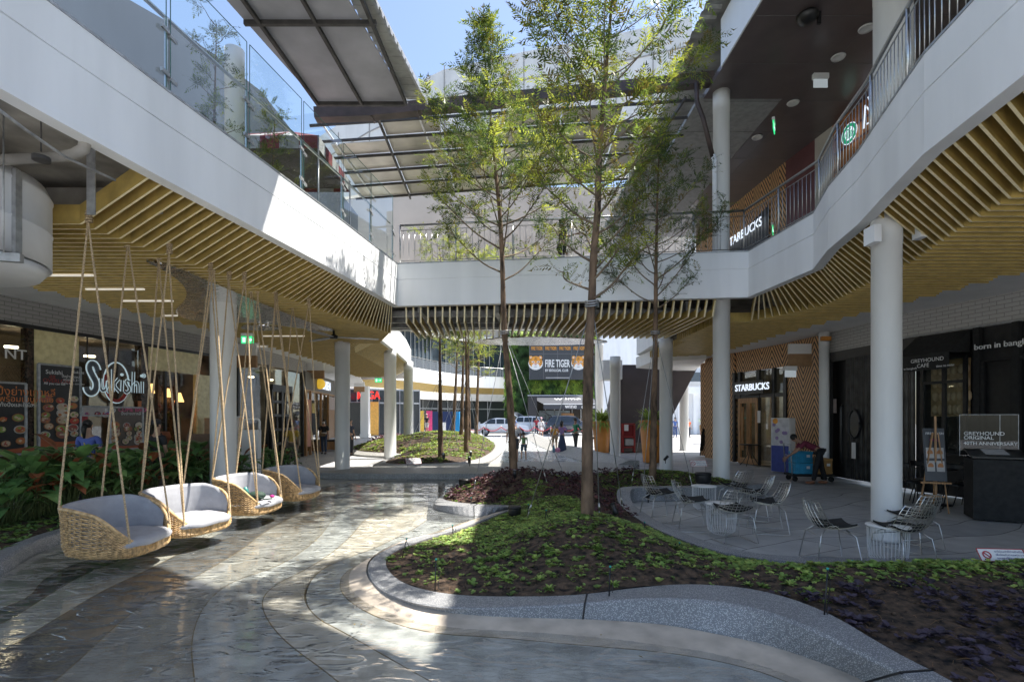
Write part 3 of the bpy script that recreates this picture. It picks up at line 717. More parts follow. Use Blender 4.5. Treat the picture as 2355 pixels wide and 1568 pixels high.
railing([(-2.86, 13.13), (5.5, 12.17)], 'stainless railing with thin upright bars along the bridge', 1.45, .15)
Rr = [(5.5, 12.17), (5.84, 9.8), (5.43, 8.62), (5.16, 7.46), (4.85, 6.55), (4.5, 5.45), (4.3, 4.2), (4.2, 2.5)]
railing(Rr, 'stainless railing with thin upright bars curving along the right gallery', 1.25, .118)
# glass balustrade on the left gallery
Lr = [(x - .06, y) for x, y in Lf if y > .5]
gb = empty('glass_balustrade', (-4, 8, H2), 'tall clear glass balustrade with steel posts along the left gallery', 'balustrade')
ys = [2.0, 3.4, 4.8, 6.19, 7.57, 8.93, 10.3, 11.6, 12.9]
lt = [(y, x) for x, y in Lr]
for y0, y1 in zip(ys, ys[1:]):
    a = Vector((interp(lt, y0 + .03), y0 + .03, 0)); c = Vector((interp(lt, y1 - .03), y1 - .03, 0))
    b = MB(); b.plate([a + Vector((0, 0, H2 + .06)), c + Vector((0, 0, H2 + .06)), c + Vector((0, 0, H2 + 1.62)), a + Vector((0, 0, H2 + 1.62))], .001, (1, 0, 0))
    pn = MB(); pn.quad(a + Vector((0, 0, H2 + .06)), c + Vector((0, 0, H2 + .06)), c + Vector((0, 0, H2 + 1.62)), a + Vector((0, 0, H2 + 1.62)))
    g = pn.build('glass_panel', M['glass'], gb)
    b = MB(); b.tube([a + Vector((.0, 0, H2 + 1.625)), c + Vector((0, 0, H2 + 1.625))], .006, 4); b.tube([c + Vector((0, 0, H2 + .06)), c + Vector((0, 0, H2 + 1.62))], .006, 4); b.tube([a + Vector((0, 0, H2 + .06)), a + Vector((0, 0, H2 + 1.62))], .006, 4)
    b.build('glass_edge', M['glassedge'], gb)
for y in ys:
    x = interp(lt, y) - .02; b = MB(); b.box((x, y, H2 + .46), (.03, .045, .92)); p = b.build('post', M['steel'], gb)
    b = MB()
    for z in (.2, .72):
        b.box((x + .03, y - .07, H2 + z + .03), (.03, .13, .045)); b.box((x + .03, y + .07, H2 + z), (.03, .13, .045)); b.build('clamp', M['galv'], p); b = MB()
b = MB(); b.tube([(interp(lt, y) - .09, y, H2 + .98) for y in ys], .025, 10); b.build('handrail', M['steel'], gb)
# ---------------------------------------------------------------- roofs and upper storey
def corrugated(b, x0, x1, y0, y1, z, pitch=.32, amp=.05, along='y'):
    n = int((y1 - y0) / pitch)
    for i in range(n):
        y = y0 + i * pitch
        for a, c, za, zc in ((0, .25, 0, amp), (.25, .6, amp, amp), (.6, .8, amp, 0), (.8, 1, 0, 0)):
            b.quad((x0, y + a * pitch, z + za), (x1, y + a * pitch, z + za), (x1, y + c * pitch, z + zc), (x0, y + c * pitch, z + zc))
aw = empty('awning_roof', (-3.8, 9, 9), 'grey sheet roof canopy over the left gallery with dark purlins, sky beside it', 'canopy')
A = [(-5.0, 3.0), (-5.0, 8.94), (-4.5, 11.95), (-2.42, 11.95), (-2.86, 8.94), (-3.0, 3.0)]
b = MB(); b.prism(A, 9.02, 9.04); b.build('sheet', M['awn'], aw)
b = MB()
for y in (6.0, 7.5, 9.45, 11.9): b.bar((-5.0 + max(0, y - 9) * .16, y, 8.98), (-2.5, y, 8.98), .07, .08)
for f_ in (0, .5, 1): b.bar((-5.0 + f_ * 2.1, 3, 8.97), (-4.5 + f_ * 2.05, 11.9, 8.97), .06, .07)
b.build('purlin', M['purlin'], aw)
b = MB(); corrugated(b, -3.0, -2.62, 3.0, 8.9, 9.1, .22, .04); 
n = int(3.2 / .22)
for i in range(n):
    y = 8.9 + i * .22; x0 = -2.86 + (y - 8.9) * .14
    b.box((x0 + .2, y, 9.12), (.44, .13, .04)); b.box((x0 + .2, y + .11, 9.1), (.44, .09, .02))
b.build('corrugated_edge', M['corr'], aw)
b = MB(); b.sweep([(-2.6, 3), (-2.46, 8.9), (-1.98, 12.1)], [(0, 9.08), (0, 9.2), (.05, 9.2), (.05, 9.08)]); b.build('gutter', M['galv'], aw)
rr = empty('right_roof', (6, 9, 11), 'high roof over the right gallery with corrugated edge and dark ceiling', 'roof')
b = MB(); b.prism([(4.6, 1.5), (4.6, 27), (14, 27), (14, 1.5)], 11.06, 11.2); b.build('roof_sheet', M['corr'], rr)
b = MB(); corrugated(b, 4.35, 4.75, 4.8, 14.3, 10.98, .3, .05); b.build('corrugated_edge', M['corr'], rr)
b = MB(); b.box((4.85, 5.5, 10.35), (.06, 21.2 - 8.5, 1.1)); b.build('fascia_board', M['white'], rr)
b = MB(); b.box((9.2, 7.2, 9.85), (8.7, 11.6, .14)); b.box((10.2, 18, 9.85), (6.7, 10.0, .14)); b.build('ceiling', M['soffitdark'], rr)
b = MB(); b.prism([(4.75, 13.0), (6.85, 13.0), (6.85, 27), (4.75, 27)], 9.8, 9.9); b.build('ceiling', pm((.30, .30, .30)), rr)
b = MB()
for y in (7.5, 8.9, 10.3, 11.7, 13.1, 14.5, 16, 17.5): b.box((8.7, y, 9.777), (7.6, .012, .006))
b.box((7.3, 11, 9.776), (.012, 20, .005)); b.build('ceiling_joint', pm((.16, .15, .15)), rr)
# unseen roof added over the near court, white for bounce: its diagonal edge draws the line between shade and sun on the pool
b = MB(); b.prism([(4.58, 1.8), (4.58, 4.98), (3.2, 5.9), (.78, 7.5), (-1.04, 8.77), (-4.4, 11.0), (-4.4, 5.5), (-2, 1.8)], 11.05, 11.15)
tag(b.build('court_shade_roof', M['white']), 'unseen flat roof added to shade the near end of the court, with a slanting edge', 'roof')
bm2 = empty('roof_beam', (0, 12.6, 9), 'long brown steel box beam crossing the court under the sky', 'beam')
b = MB(); pts = [(-4.75, 12.4, 9.02), (-3.5, 12.5, 9.12), (-2.2, 12.55, 9.28), (0, 12.6, 9.52), (2.4, 12.6, 9.75), (4.9, 12.55, 9.98)]
for p, q in zip(pts, pts[1:]): b.bar(Vector(p), Vector(q) + (Vector(q) - Vector(p)).normalized() * .01, .26, .26)
b.build('box_beam', M['brownsteel'], bm2)
b = MB()
for x in (-3.4, -2.3, -.9, .6, 1.9, 3.3, 4.6): b.box((x, 12.55, interp([(p[0], p[2]) for p in pts], x)), (.035, .30, .30))
b.build('stiffener', M['brownsteel'], bm2)
b = MB(); b.tube([(4.45, 12.4, 9.78), (4.45, 12.35, 9.3), (4.6, 12.35, 8.9), (4.85, 12.4, 8.0)], .055, 10); b.build('downpipe', M['brownsteel'], bm2)
b = MB(); b.tube([(4.85, 12.4, 8.05), (4.9, 12.4, 7.9), (4.9, 12.4, 5.6)], .06, 10); b.build('downpipe', M['white'], bm2)
# canopy of grey panels behind the beam
cn = empty('panel_canopy', (0, 15, 9.3), 'low canopy of silvery grey panels and black purlins beyond the bridge', 'canopy')
def cz(x, y): return 9.3 + (x + 4.8) / 9.8 * .65 + (y - 13) * -.06
M['silver'] = mat('silver foil faced panel', (.55, .53, .48), .35, .15, .9, metal=.35, bump=.12, bscale=3, trans=.2)
b = MB()
xs = [-5.0, -3.4, -1.9, -.3, 1.3, 2.9, 4.4]
ysn = [13.2, 13.9, 14.7, 15.5, 16.3, 17.1]
for i in range(6):
    for j in range(5):
        if (i, j) in ((0, 0), (5, 0), (2, 0)): continue
        x0, x1, y0, y1 = xs[i], xs[i + 1], ysn[j], ysn[j + 1]
        if i == 5 and j > 2: x1 -= .5 * (j - 2)
        if i == 0 and j == 1: y0 += .2
        t_ = R(-.015, .015)
        b.plate([(x0 + .02, y0 + .03, cz(x0, y0) + t_), (x1 - .02, y0 + .03, cz(x1, y0)), (x1 - .02, y1 - .03, cz(x1, y1) + t_), (x0 + .02, y1 - .03, cz(x0, y1))], .02, (0, 0, 1))
b.build('panel', M['silver'], cn)
b = MB()
for y in ysn: b.bar((-5.2, y, cz(-5.2, y) - .05), (4.9 - max(0, y - 15) * .5, y, cz(4.9, y) - .05), .05, .06)
for x in (-3.4, .3, 4.4): b.bar((x, 13, cz(x, 13) - .1), (x - (.5 if x > 4 else 0), 17.2, cz(x, 17.2) - .1), .05, .07)
b.build('purlin', M['purlin'], cn)
b = MB()
for x in (-4.6, -2.1, 1.2, 2.7, 3.9): b.bar((x - .3, 13.1, cz(x, 13.1) - .03), (x, 17.1, cz(x, 17.1) - .03), .05, .03)
b.build('rafter', M['white'], cn)
# upper right storey wall
UW = [(9.9, 2), (9.5, 8), (9.0, 12.5), (8.85, 14.4), (8.65, 16.0), (8.4, 19.4), (8.2, 23)]
def onwall(poly, xd):
    k = (xd - CX) / FP
    for a, c in zip(poly, poly[1:]):
        fa = a[0] - k * a[1]; fc = c[0] - k * c[1]
        if (fa <= 0) != (fc <= 0) or fa == 0:
            t = fa / (fa - fc); return Vector((a[0] + (c[0] - a[0]) * t, a[1] + (c[1] - a[1]) * t, 0)), Vector((c[0] - a[0], c[1] - a[1], 0)).normalized()
    raise ValueError(xd)
def wallseg(name, m, parent, p, q, z0, z1, th=.1, out=0, side=1):
    """wall slab between plan points p and q; grows away from the court"""
    p = Vector((p[0], p[1], 0)); q = Vector((q[0], q[1], 0)); d = (q - p).normalized(); n = Vector((d.y, -d.x, 0)) * side
    b = MB(); a = p - n * out; c = q - n * out
    b.plate([a + Vector((0, 0, z0)), c + Vector((0, 0, z0)), c + Vector((0, 0, z1)), a + Vector((0, 0, z1))], th, n)
    return b.build(name, m, parent)
def chev_mat():
    m, nt, p = newmat('chevron slatted wood'); L = nt.links.new
    g = N(nt, "ShaderNodeNewGeometry"); sp = N(nt, "ShaderNodeSeparateXYZ"); L(g.outputs['Position'], sp.inputs[0])
    pp = N(nt, "ShaderNodeMath", operation='PINGPONG'); pp.inputs[1].default_value = .55
    sm = N(nt, "ShaderNodeMath", operation='MULTIPLY_ADD'); sm.inputs[1].default_value = -.45; L(sp.outputs[0], sm.inputs[0]); L(sp.outputs[1], sm.inputs[2]); L(sm.outputs[0], pp.inputs[0])
    ma = N(nt, "ShaderNodeMath", operation='MULTIPLY_ADD'); ma.inputs[1].default_value = -1.7; L(pp.outputs[0], ma.inputs[0]); L(sp.outputs[2], ma.inputs[2])
    fr = N(nt, "ShaderNodeMath", operation='MULTIPLY'); fr.inputs[1].default_value = 4.6; L(ma.outputs[0], fr.inputs[0])
    f2 = N(nt, "ShaderNodeMath", operation='FRACT'); L(fr.outputs[0], f2.inputs[0])
    gt = N(nt, "ShaderNodeMath", operation='GREATER_THAN'); gt.inputs[1].default_value = .42; L(f2.outputs[0], gt.inputs[0])
    no = N(nt, "ShaderNodeTexNoise"); no.inputs['Scale'].default_value = 9; L(g.outputs['Position'], no.inputs['Vector'])
    w = N(nt, "ShaderNodeMix", data_type='RGBA'); w.inputs[6].default_value = (.74, .44, .21, 1); w.inputs[7].default_value = (.52, .28, .12, 1); L(no.outputs[0], w.inputs[0])
    mx = N(nt, "ShaderNodeMix", data_type='RGBA'); mx.inputs[6].default_value = (.045, .025, .015, 1); L(gt.outputs[0], mx.inputs[0]); L(w.outputs[2], mx.inputs[7]); L(mx.outputs[2], p.inputs['Base Color'])
    bp = N(nt, "ShaderNodeBump"); bp.inputs['Distance'].default_value = .02; L(gt.outputs[0], bp.inputs['Height']); L(bp.outputs[0], p.inputs['Normal']); p.inputs['Roughness'].default_value = .45
    return m
M['chev'] = chev_mat()
uf = empty('upper_shopfront', (8.9, 14, 5.4), 'upstairs wall with chevron wood, maroon and cream bays behind the right railing', 'shopfront')
seg = [(2, 8, 'cream'), (8, 12.4, 'cream'), (12.4, 14.2, 'wood'), (14.2, 14.9, 'cream'), (14.9, 16.2, 'maroon'), (16.2, 22.9, 'chev')]
cm = {'cream': mat('cream wall panel', (.50, .47, .42), .5, .05, 2), 'maroon': mat('maroon wall panel', (.13, .045, .05), .5, .1, 2), 'wood': pm((.40, .16, .05)), 'chev': M['chev']}
xw = lambda y: interp([(p[1], p[0]) for p in UW], y)
for y0, y1, k in seg: wallseg('wall_panel', cm[k], uf, (xw(y0), y0), (xw(y1), y1), 5.37, 9.78, side=1)
b = MB(); b.plate([(xw(17.1) - .05, 17.1, 5.4), (xw(22) - .05, 22, 5.4), (xw(22) - .05, 22, 8.0), (xw(17.1) - .05, 17.1, 8.75)], .03, (1, 0, 0)); b.build('window', M['black'], uf)
b = MB()
for z, x_ in ((9.3, 0), (8.9, 0), (8.4, 0)): b.plate([(xw(9) - .03, 9, z), (xw(14.1) - .03, 14.1, z), (xw(14.1) - .03, 14.1, z + .05), (xw(9) - .03, 9, z + .05)], .02, (1, 0, 0))
b.build('trim_strip', cm['maroon'], uf)
d = (Vector((xw(17.3), 17.3, 0)) - Vector((xw(20.6), 20.6, 0))).normalized()
s = text('STARBUCKS', .44, (xw(19.75) - .12, 19.75, 8.2), d, 'sign_letters', M['signwhite'], None, ext=.008, bold=.004, sx=1.03)
tag(s, 'upper lit white STARBUCKS lettering seen through the bridge railing', 'sign letters', 'lit white coffee shop letters')
M['logogreen'] = emat('logo green', (.01, .16, .08), .4)
def roundlogo(c, n, r, label, parent=None):
    t = empty('round_logo', c, label, 'logo'); n = Vector(n).normalized(); u = Vector((0, 0, 1)); w = n.cross(u).normalized()
    def disc(rr, off, m, name, a0=0, a1=360, r2=0):
        b = MB(); k = 28; vs = []
        for i in range(k + 1):
            a = rad(a0 + (a1 - a0) * i / k); dd = w * math.cos(a) + u * math.sin(a); vs += [Vector(c) + dd * rr + n * off, Vector(c) + dd * r2 + n * off]
        b.add(vs, [(2 * i, 2 * i + 2, 2 * i + 3, 2 * i + 1) for i in range(k)]); b.build(name, m, t)
    disc(r, .03, M['signwhite'], 'disc'); disc(r * .93, .034, M['logogreen'], 'ring', 0, 360, r * .62)
    b = MB()   # crowned long haired figure of the emblem, in simple shapes
    for q in range(-3, 4):
        xx = q * r * .15; b.tube([Vector(c) + w * xx + u * (r * (.3 - abs(q) * .05)) + n * .04, Vector(c) + w * xx * 1.25 + u * (-r * .1) + n * .04, Vector(c) + w * xx * .9 + u * (-r * .45) + n * .04], r * .035, 4)
    b.build('emblem', M['logogreen'], t)
    b = MB(); b.plate([Vector(c) + w * (-r * .2) + u * r * .34 + n * .036, Vector(c) + w * (r * .2) + u * r * .34 + n * .036, Vector(c) + w * (r * .26) + u * r * .55 + n * .036, Vector(c) + u * r * .42 + n * .036, Vector(c) + w * (-r * .26) + u * r * .55 + n * .036], .005, n); b.build('crown_mark', M['logogreen'], t)
    return t
roundlogo((xw(13.4) - .1, 13.4, 7.72 + 1.4), (-1, -.12, 0), .27, 'round lit green and white emblem on the upstairs wood panel')
b = MB(); c = Vector((xw(12.7) - .1, 12.7, 9.35)); u = Vector((0, 0, 1)); w = Vector((-.05, .99, 0))
for s_, e_ in (((-.25, -.35), (-.2, .2)), ((.25, -.35), (.2, .2)), ((-.2, .2), (0, -.1)), ((.2, .2), (0, -.1)), ((-.1, .35), (0, .1)), ((.1, .35), (0, .1)), ((-.15, -.3), (.15, -.3))): b.tube([c + w * s_[0] + u * s_[1], c + w * e_[0] + u * e_[1]], .018, 5)
tag(b.build('wall_emblem', M['signwhite']), 'thin white line emblem beside the round emblem upstairs', 'emblem')
b = MB(); p = (xw(15.4) - .06, 15.4, 6.9); b.box(p, (.03, .36, .5)); tag(b.build('notice', pm((.6, .1, .08))), 'red and white notice on the maroon upstairs wall', 'notice')
# ceiling fittings upstairs
def dl(xd, yd, label):
    c = G(xd, yd, 9.77); b = MB(); b.lathe([(.10, -.005), (.135, -.03), (.15, 0)], c, 20); b.build
    o = b.build('downlight', M['paper']); return tag(o, label, 'downlight', 'round ceiling downlights')
for xd, yd, lb in [(1991, 66, 'round white downlight nearest the fat upper column'), (1927, 132, 'round downlight above the hanging sign box'), (1823, 237, 'round downlight left of the emergency light'), (1741, 316, 'smallest round downlight in the dark ceiling')]: dl(xd, yd, lb)
def emer(c, label):
    t = empty('emergency_light', c, label, 'emergency light', 'hanging emergency lights'); c = Vector(c)
    b = MB(); b.box(c, (.34, .09, .12)); b.build('housing', M['paper'], t)
    b = MB(); b.box(c - Vector((0, 0, .15)), (.32, .012, .2)); b.build('panel', emat('emergency panel', (.45, .5, .53), .12), t)
emer(tuple(GY(1886, 177, 11.6)), 'emergency light box hanging from the dark ceiling upstairs')
emer(tuple(GY(1817, 855, 14.5) + Vector((0, 0, .1))), 'emergency light box hanging from the soffit left of the chevron wall')
def exitsign(c, rz, label, s=1.0):
    t = empty('exit_sign', c, label, 'exit sign', 'green exit signs'); t.rotation_euler = (0, 0, rz)
    b = MB(); b.box((0, 0, .12 * s), (.34 * s, .06 * s, .07 * s)); b.build('housing', M['paper'], t, local=True)
    b = MB(); b.box((0, 0, -.03 * s), (.34 * s, .02, .2 * s)); b.build('face', M['green_exit'], t, local=True)
    b = MB(); b.bar((.0, -.014, -.03 * s), (.1 * s, -.014, -.03 * s), .004, .03 * s)
    b.plate([(.08 * s, -.014, .03 * s), (.14 * s, -.014, -.03 * s), (.08 * s, -.014, -.09 * s)], .004, (0, -1, 0)); b.box((-.09 * s, -.014, -.03 * s), (.08 * s, .004, .13 * s)); b.build('arrow', M['signwhite'], t, local=True)
exitsign(tuple(GY(1779, 291, 12.8)), rad(58), 'green exit sign hanging from the dark ceiling upstairs', 1.0)
exitsign(tuple(GY(1776, 528, 15.2)), rad(58), 'green exit sign low behind the right gallery railing', 1.0)
exitsign(tuple(GY(569, 779, 12.8)), 0, 'green exit sign half hidden behind the nearest left column', .9)
exitsign(tuple(GY(870, 873, 33)), 0, 'green exit sign near the far end of the left arcade', 1.3)
sp_ = empty('speaker', tuple(GY(1862, 45, 10.2)), 'round black projector lamp on a bracket under the dark ceiling', 'lamp')
c = GY(1862, 45, 10.2); b = MB(); b.lathe([(.03, 0), (.15, .03), (.2, .12), (.2, .16), (.02, .17)], c - Vector((.05, 0, .08)), 20); b.build('housing', M['black'], sp_)
b = MB(); b.bar(c + Vector((.18, 0, -.1)), c + Vector((.18, 0, .35)), .05, .06); b.build('bracket', M['black'], sp_)
# left upper storey: dark screen wall, white parapet across the court
b = MB(); W = [(-9.0, 2), (-9.0, 30)]
b.plate([(-9, 2, 5.36), (-9, 30, 5.36), (-9, 30, 13.5), (-9, 18.4, 13.4), (-9, 13.8, 12.2), (-9, 11.2, 11.2), (-9, 2, 10.8)], .2, (-1, 0, 0))
tag(b.build('upper_wall', mat('blue grey cladding', (.03, .038, .05), .5, .15, .6, stretch=(1, 1, .4))), 'dark blue grey upper wall seen through the glass balustrade', 'wall')
tn = empty('striped_tent', (-5.6, 12.9, 5.36), 'red and white striped gazebo tent on the left gallery', 'tent')
M['tentr'] = mat('tent red', (.15, .02, .03), .7); M['tentw'] = mat('tent white', (.33, .33, .33), .7)
b = MB(); c = Vector((-5.55, 12.9, 8.9)); k = 16
cor = [(-6.7, 11.8), (-4.45, 11.8), (-4.45, 14.1), (-6.7, 14.1)]
for e in range(4):
    a = Vector((*cor[e], 8.2)); d = Vector((*cor[(e + 1) % 4], 8.2))
    for i in range(5):
        p, q = a.lerp(d, i / 5), a.lerp(d, (i + 1) / 5); b.mi = (i + e) % 2
        b.add([p, q, c], [(0, 1, 2)]); b.quad(p, q, q - Vector((0, 0, .3)), p - Vector((0, 0, .3)))
b.build('canopy', [M['tentr'], M['tentw']], tn, fix=False)
b = MB(); b.prism([(p[0] * .995 - .03, p[1] + .01) for p in cor], 8.0, 8.02); b.build('underside_shade', M['dark'], tn)  # dark sheet added for the shade under the tent
b = MB()
for x, y in cor: b.tube([(x, y, 5.36), (x, y, 8.2)], .02, 5)
b.build('frame', M['steel'], tn)
# far building: curved ring gallery, glazed storey, high pale wall, white parapet against the sky
ring = empty('far_building', (-2, 66, 0), 'tall pale building with a curved gallery closing the far end of the court', 'building')
RG = [(-26, 44), (-18, 47), (-13.5, 51), (-10.7, 56), (-9.1, 60.5), (-7.0, 65), (-4.4, 68), (-1.0, 70), (2, 71)]
b = MB(); b.sweep(RG, [(0, 5.55), (0, 7.1), (.3, 7.1), (.3, 5.55)]); b.build('fascia', M['white'], ring)
b = MB(); b.sweep(RG, [(.3, 5.5), (2.4, 4.8), (2.4, 4.9), (.3, 5.6)]); b.build('slatted_soffit', M['gold'], ring)
b = MB(); b.sweep(RG, [(3.2, 3.9), (3.2, 5.0), (5.5, 5.0), (5.5, 3.9)]); b.build('soffit', M['soffit'], ring)
b = MB(); b.sweep(RG, [(4.6, 0), (4.6, 3.9), (5.0, 3.9), (5.0, 0)]); b.build('shop_wall', pm((.03, .035, .04), .3), ring)
b = MB(); b.sweep(RG, [(4.0, 7.3), (4.0, 12.2), (4.3, 12.2), (4.3, 7.3)]); b.build('upper_glazing', pm((.035, .05, .065), .12), ring)
b = MB()
for i in range(48):
    p, d_ = along(RG, i * plen(RG) / 48); n_ = Vector((-d_.y, d_.x, 0))
    if i % 2 == 0:
        b.box(p + n_ * 4.5 + Vector((0, 0, 1.95)), (.1, .1, 3.9))
    b.box(p + n_ * 3.9 + Vector((0, 0, 9.7)), (.09, .09, 4.9))
b.sweep(RG, [(4.45, 2.7), (4.45, 2.85), (4.55, 2.85), (4.55, 2.7)]); b.build('mullion', M['galv'], ring)
b = MB(); b.tube([(p[0], p[1], 8.25) for p in RG], .035, 6)
for i in range(24):
    p, _ = along(RG, i * plen(RG) / 24); b.box(p + Vector((0, 0, 7.7)), (.06, .06, 1.1))
b.build('railing', M['steel'], ring)
b = MB()
for i in range(400):
    p, _ = along(RG, i * plen(RG) / 400); b.box(p + Vector((0, 0, 7.65)), (.035, .035, .95))
b.build('railing_bars', M['galv'], ring)
b = MB(); b.sweep(RG, [(3.3, 12.1), (3.3, 12.9), (9, 12.9), (9, 12.1)]); b.build('mullion_shade', M['soffit'], ring)  # slab added to keep the sun off the mullion tops
b = MB(); b.box((0, 74.5, 23.5), (70, 1, 22.5)); b.build('upper_wall', mat('pale beige render', (.44, .39, .34), .8, .05, .2), ring)
b = MB()
for x in range(-30, 34, 4): b.box((x, 73.97, 20), (.06, .05, 15.4))
b.box((0, 73.97, 19), (68, .05, .06)); b.build('wall_joint', pm((.3, .28, .26)), ring)
b = MB(); Pp = [(-22, 56), (-15, 53.5), (-7, 52), (1, 51), (10, 50), (17.2, 49), (17.6, 60)]
zt = [31, 33.5, 36.2, 37.3, 38.3, 39.3, 39.3]
for i in range(len(Pp) - 1):
    (x0, y0), (x1, y1) = Pp[i], Pp[i + 1]
    b.plate([(x0, y0, 25), (x1, y1, 25), (x1, y1, zt[i + 1] + .6), (x0, y0, zt[i] + .6)], .6, (0, 1, 0))
b.build('parapet', M['white_dirty'], ring)
b = MB()
for i in range(len(Pp) - 1):
    (x0, y0), (x1, y1) = Pp[i], Pp[i + 1]
    b.bar((x0, y0 - .03, zt[i] - 2.2), (x1, y1 - .03, zt[i + 1] - 2.2), .06, .12)
    for t_ in (.02, .5): b.box((x0 + (x1 - x0) * t_, y0 + (y1 - y0) * t_ - .03, zt[i] - 3), (.1, .05, 8))
b.build('parapet_joint', pm((.33, .32, .31)), ring)
b = MB()
for x in (-24, 20): b.box((x, 57, 11), (1.2, 1.2, 22))
b.build('support_pier', M['white_dirty'], ring)
# ================================================================ shopfronts along both arcades
FL = [(-11.5, 4), (-10.75, 7.6), (-10.3, 10.3), (-9.35, 15.75), (-9.24, 18.6), (-9.2, 22.9), (-10.2, 29.5), (-11.6, 37), (-13.6, 47)]
FR = [(12, 3), (10.9, 6.0), (9.92, 9.94), (9.4, 12.3), (9.3, 15.4), (9.2, 17), (8.55, 19.9), (8.2, 22)]
def wz(p, yd): return EYE + (HY - yd) * p.y / FP
def wp(poly, xd, out=0):
    p, d = onwall(poly, xd); n = Vector((d.y, -d.x, 0)); n = n if poly is FL else -n      # n points into the court
    return p + n * out, d, n
def panel(name, m, parent, poly, x0, x1, z0, z1, out=.02, th=.03):
    a, d, n = wp(poly, x0, out); c, d2, n2 = wp(poly, x1, out)
    b = MB(); b.plate([a + Vector((0, 0, z0)), c + Vector((0, 0, z0)), c + Vector((0, 0, z1)), a + Vector((0, 0, z1))], -th, n)
    return b.build(name, m, parent)
def vpost(b, poly, x, z0, z1, w=.08, out=.03, dep=.1):
    a, d, n = wp(poly, x, out); b.box(a + Vector((0, 0, (z0 + z1) / 2)), (w, dep, z1 - z0), math.atan2(d.y, d.x))
def wtext(s, size, poly, x0, z, m, name='lettering', parent=None, out=.05, ext=.008, **k):
    a, d, n = wp(poly, x0, out); d = d if poly is FL else -d
    return text(s, size, a + Vector((0, 0, z)), d, name, m, parent, ext=ext, **k)
def backwall(poly, x0, x1, parent, m, dep=1.6, z1=3.7):
    a, d, n = wp(poly, x0); c, d2, n2 = wp(poly, x1); b = MB()
    A_, C_ = a - n * dep, c - n2 * dep
    for p, q in ((A_, C_), (a, A_), (c, C_)): b.quad(p, q, q + Vector((0, 0, z1)), p + Vector((0, 0, z1)))
    b.quad(a + Vector((0, 0, .01)), c + Vector((0, 0, .01)), C_ + Vector((0, 0, .01)), A_ + Vector((0, 0, .01)))
    b.quad(a + Vector((0, 0, z1)), c + Vector((0, 0, z1)), C_ + Vector((0, 0, z1)), A_ + Vector((0, 0, z1)))
    return b.build('interior', m, parent, fix=False)
M['shopfill'] = emat('added warm shop fill', (1, .78, .5), 4)  # glow for lamps added to brighten the dark shop interiors
M['goldmarble'] = mat('mottled gold stone', (.85, .75, .42), .35, .2, 9, col2=(.66, .56, .28))
M['brownmarble'] = mat('dark brown marble', (.06, .035, .025), .25, .5, 14)
# brick bands
b = MB(); b.sweep([(p[0], p[1]) for p in FL[:6]], [(0, 3.68), (0, 4.21), (.1, 4.21), (.1, 3.68)]); o = b.build('brick_band', M['brick']); o.parent = mall; o.location = -mall.location
b = MB(); b.sweep(([(12.2, 0)] + FR[1:5])[::-1], [(0, 3.6), (0, 4.21), (.1, 4.21), (.1, 3.6)]); o = b.build('brick_band', M['brickw']); o.parent = mall; o.location = -mall.location
# ---- grill restaurant (left)
su = empty('grill_restaurant', (-10.3, 10.3, 0), 'hot pot restaurant front of gold stone and dark windows with a big outlined name sign', 'shopfront')
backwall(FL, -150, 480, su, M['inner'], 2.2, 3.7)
for x0, x1 in ((62, 75), (322, 338)): panel('marble_post', M['brownmarble'], su, FL, x0, x1, 0, 3.6, .04, .2)
panel('gold_panel', M['goldmarble'], su, FL, 75, 179, 0, 3.62, .03, .15)
panel('gold_panel', M['goldmarble'], su, FL, 338, 455, 3.0, 3.62, .03, .15)
panel('gold_panel', M['goldmarble'], su, FL, 452, 484, 0, 3.0, .03, .15)
panel('marble_post', M['brownmarble'], su, FL, 405, 450, 0, 2.95, -.6, .1)
for x0, x1, z1 in ((-150, 62, 3.6), (179, 322, 3.6), (338, 452, 3.0)): panel('window', M['shopglass'], su, FL, x0, x1, .05, z1, 0, .01)
b = MB()
for x in (200, 248, 270): vpost(b, FL, x, 0, 3.6, .02, .01, .02)
for x in (379, 405): vpost(b, FL, x, 0, 3.0, .06, .01, .06)
b.build('window_frame', M['black'], su)
panel('trim_strip', M['black'], su, FL, -150, 484, 3.6, 3.68, .05, .1)
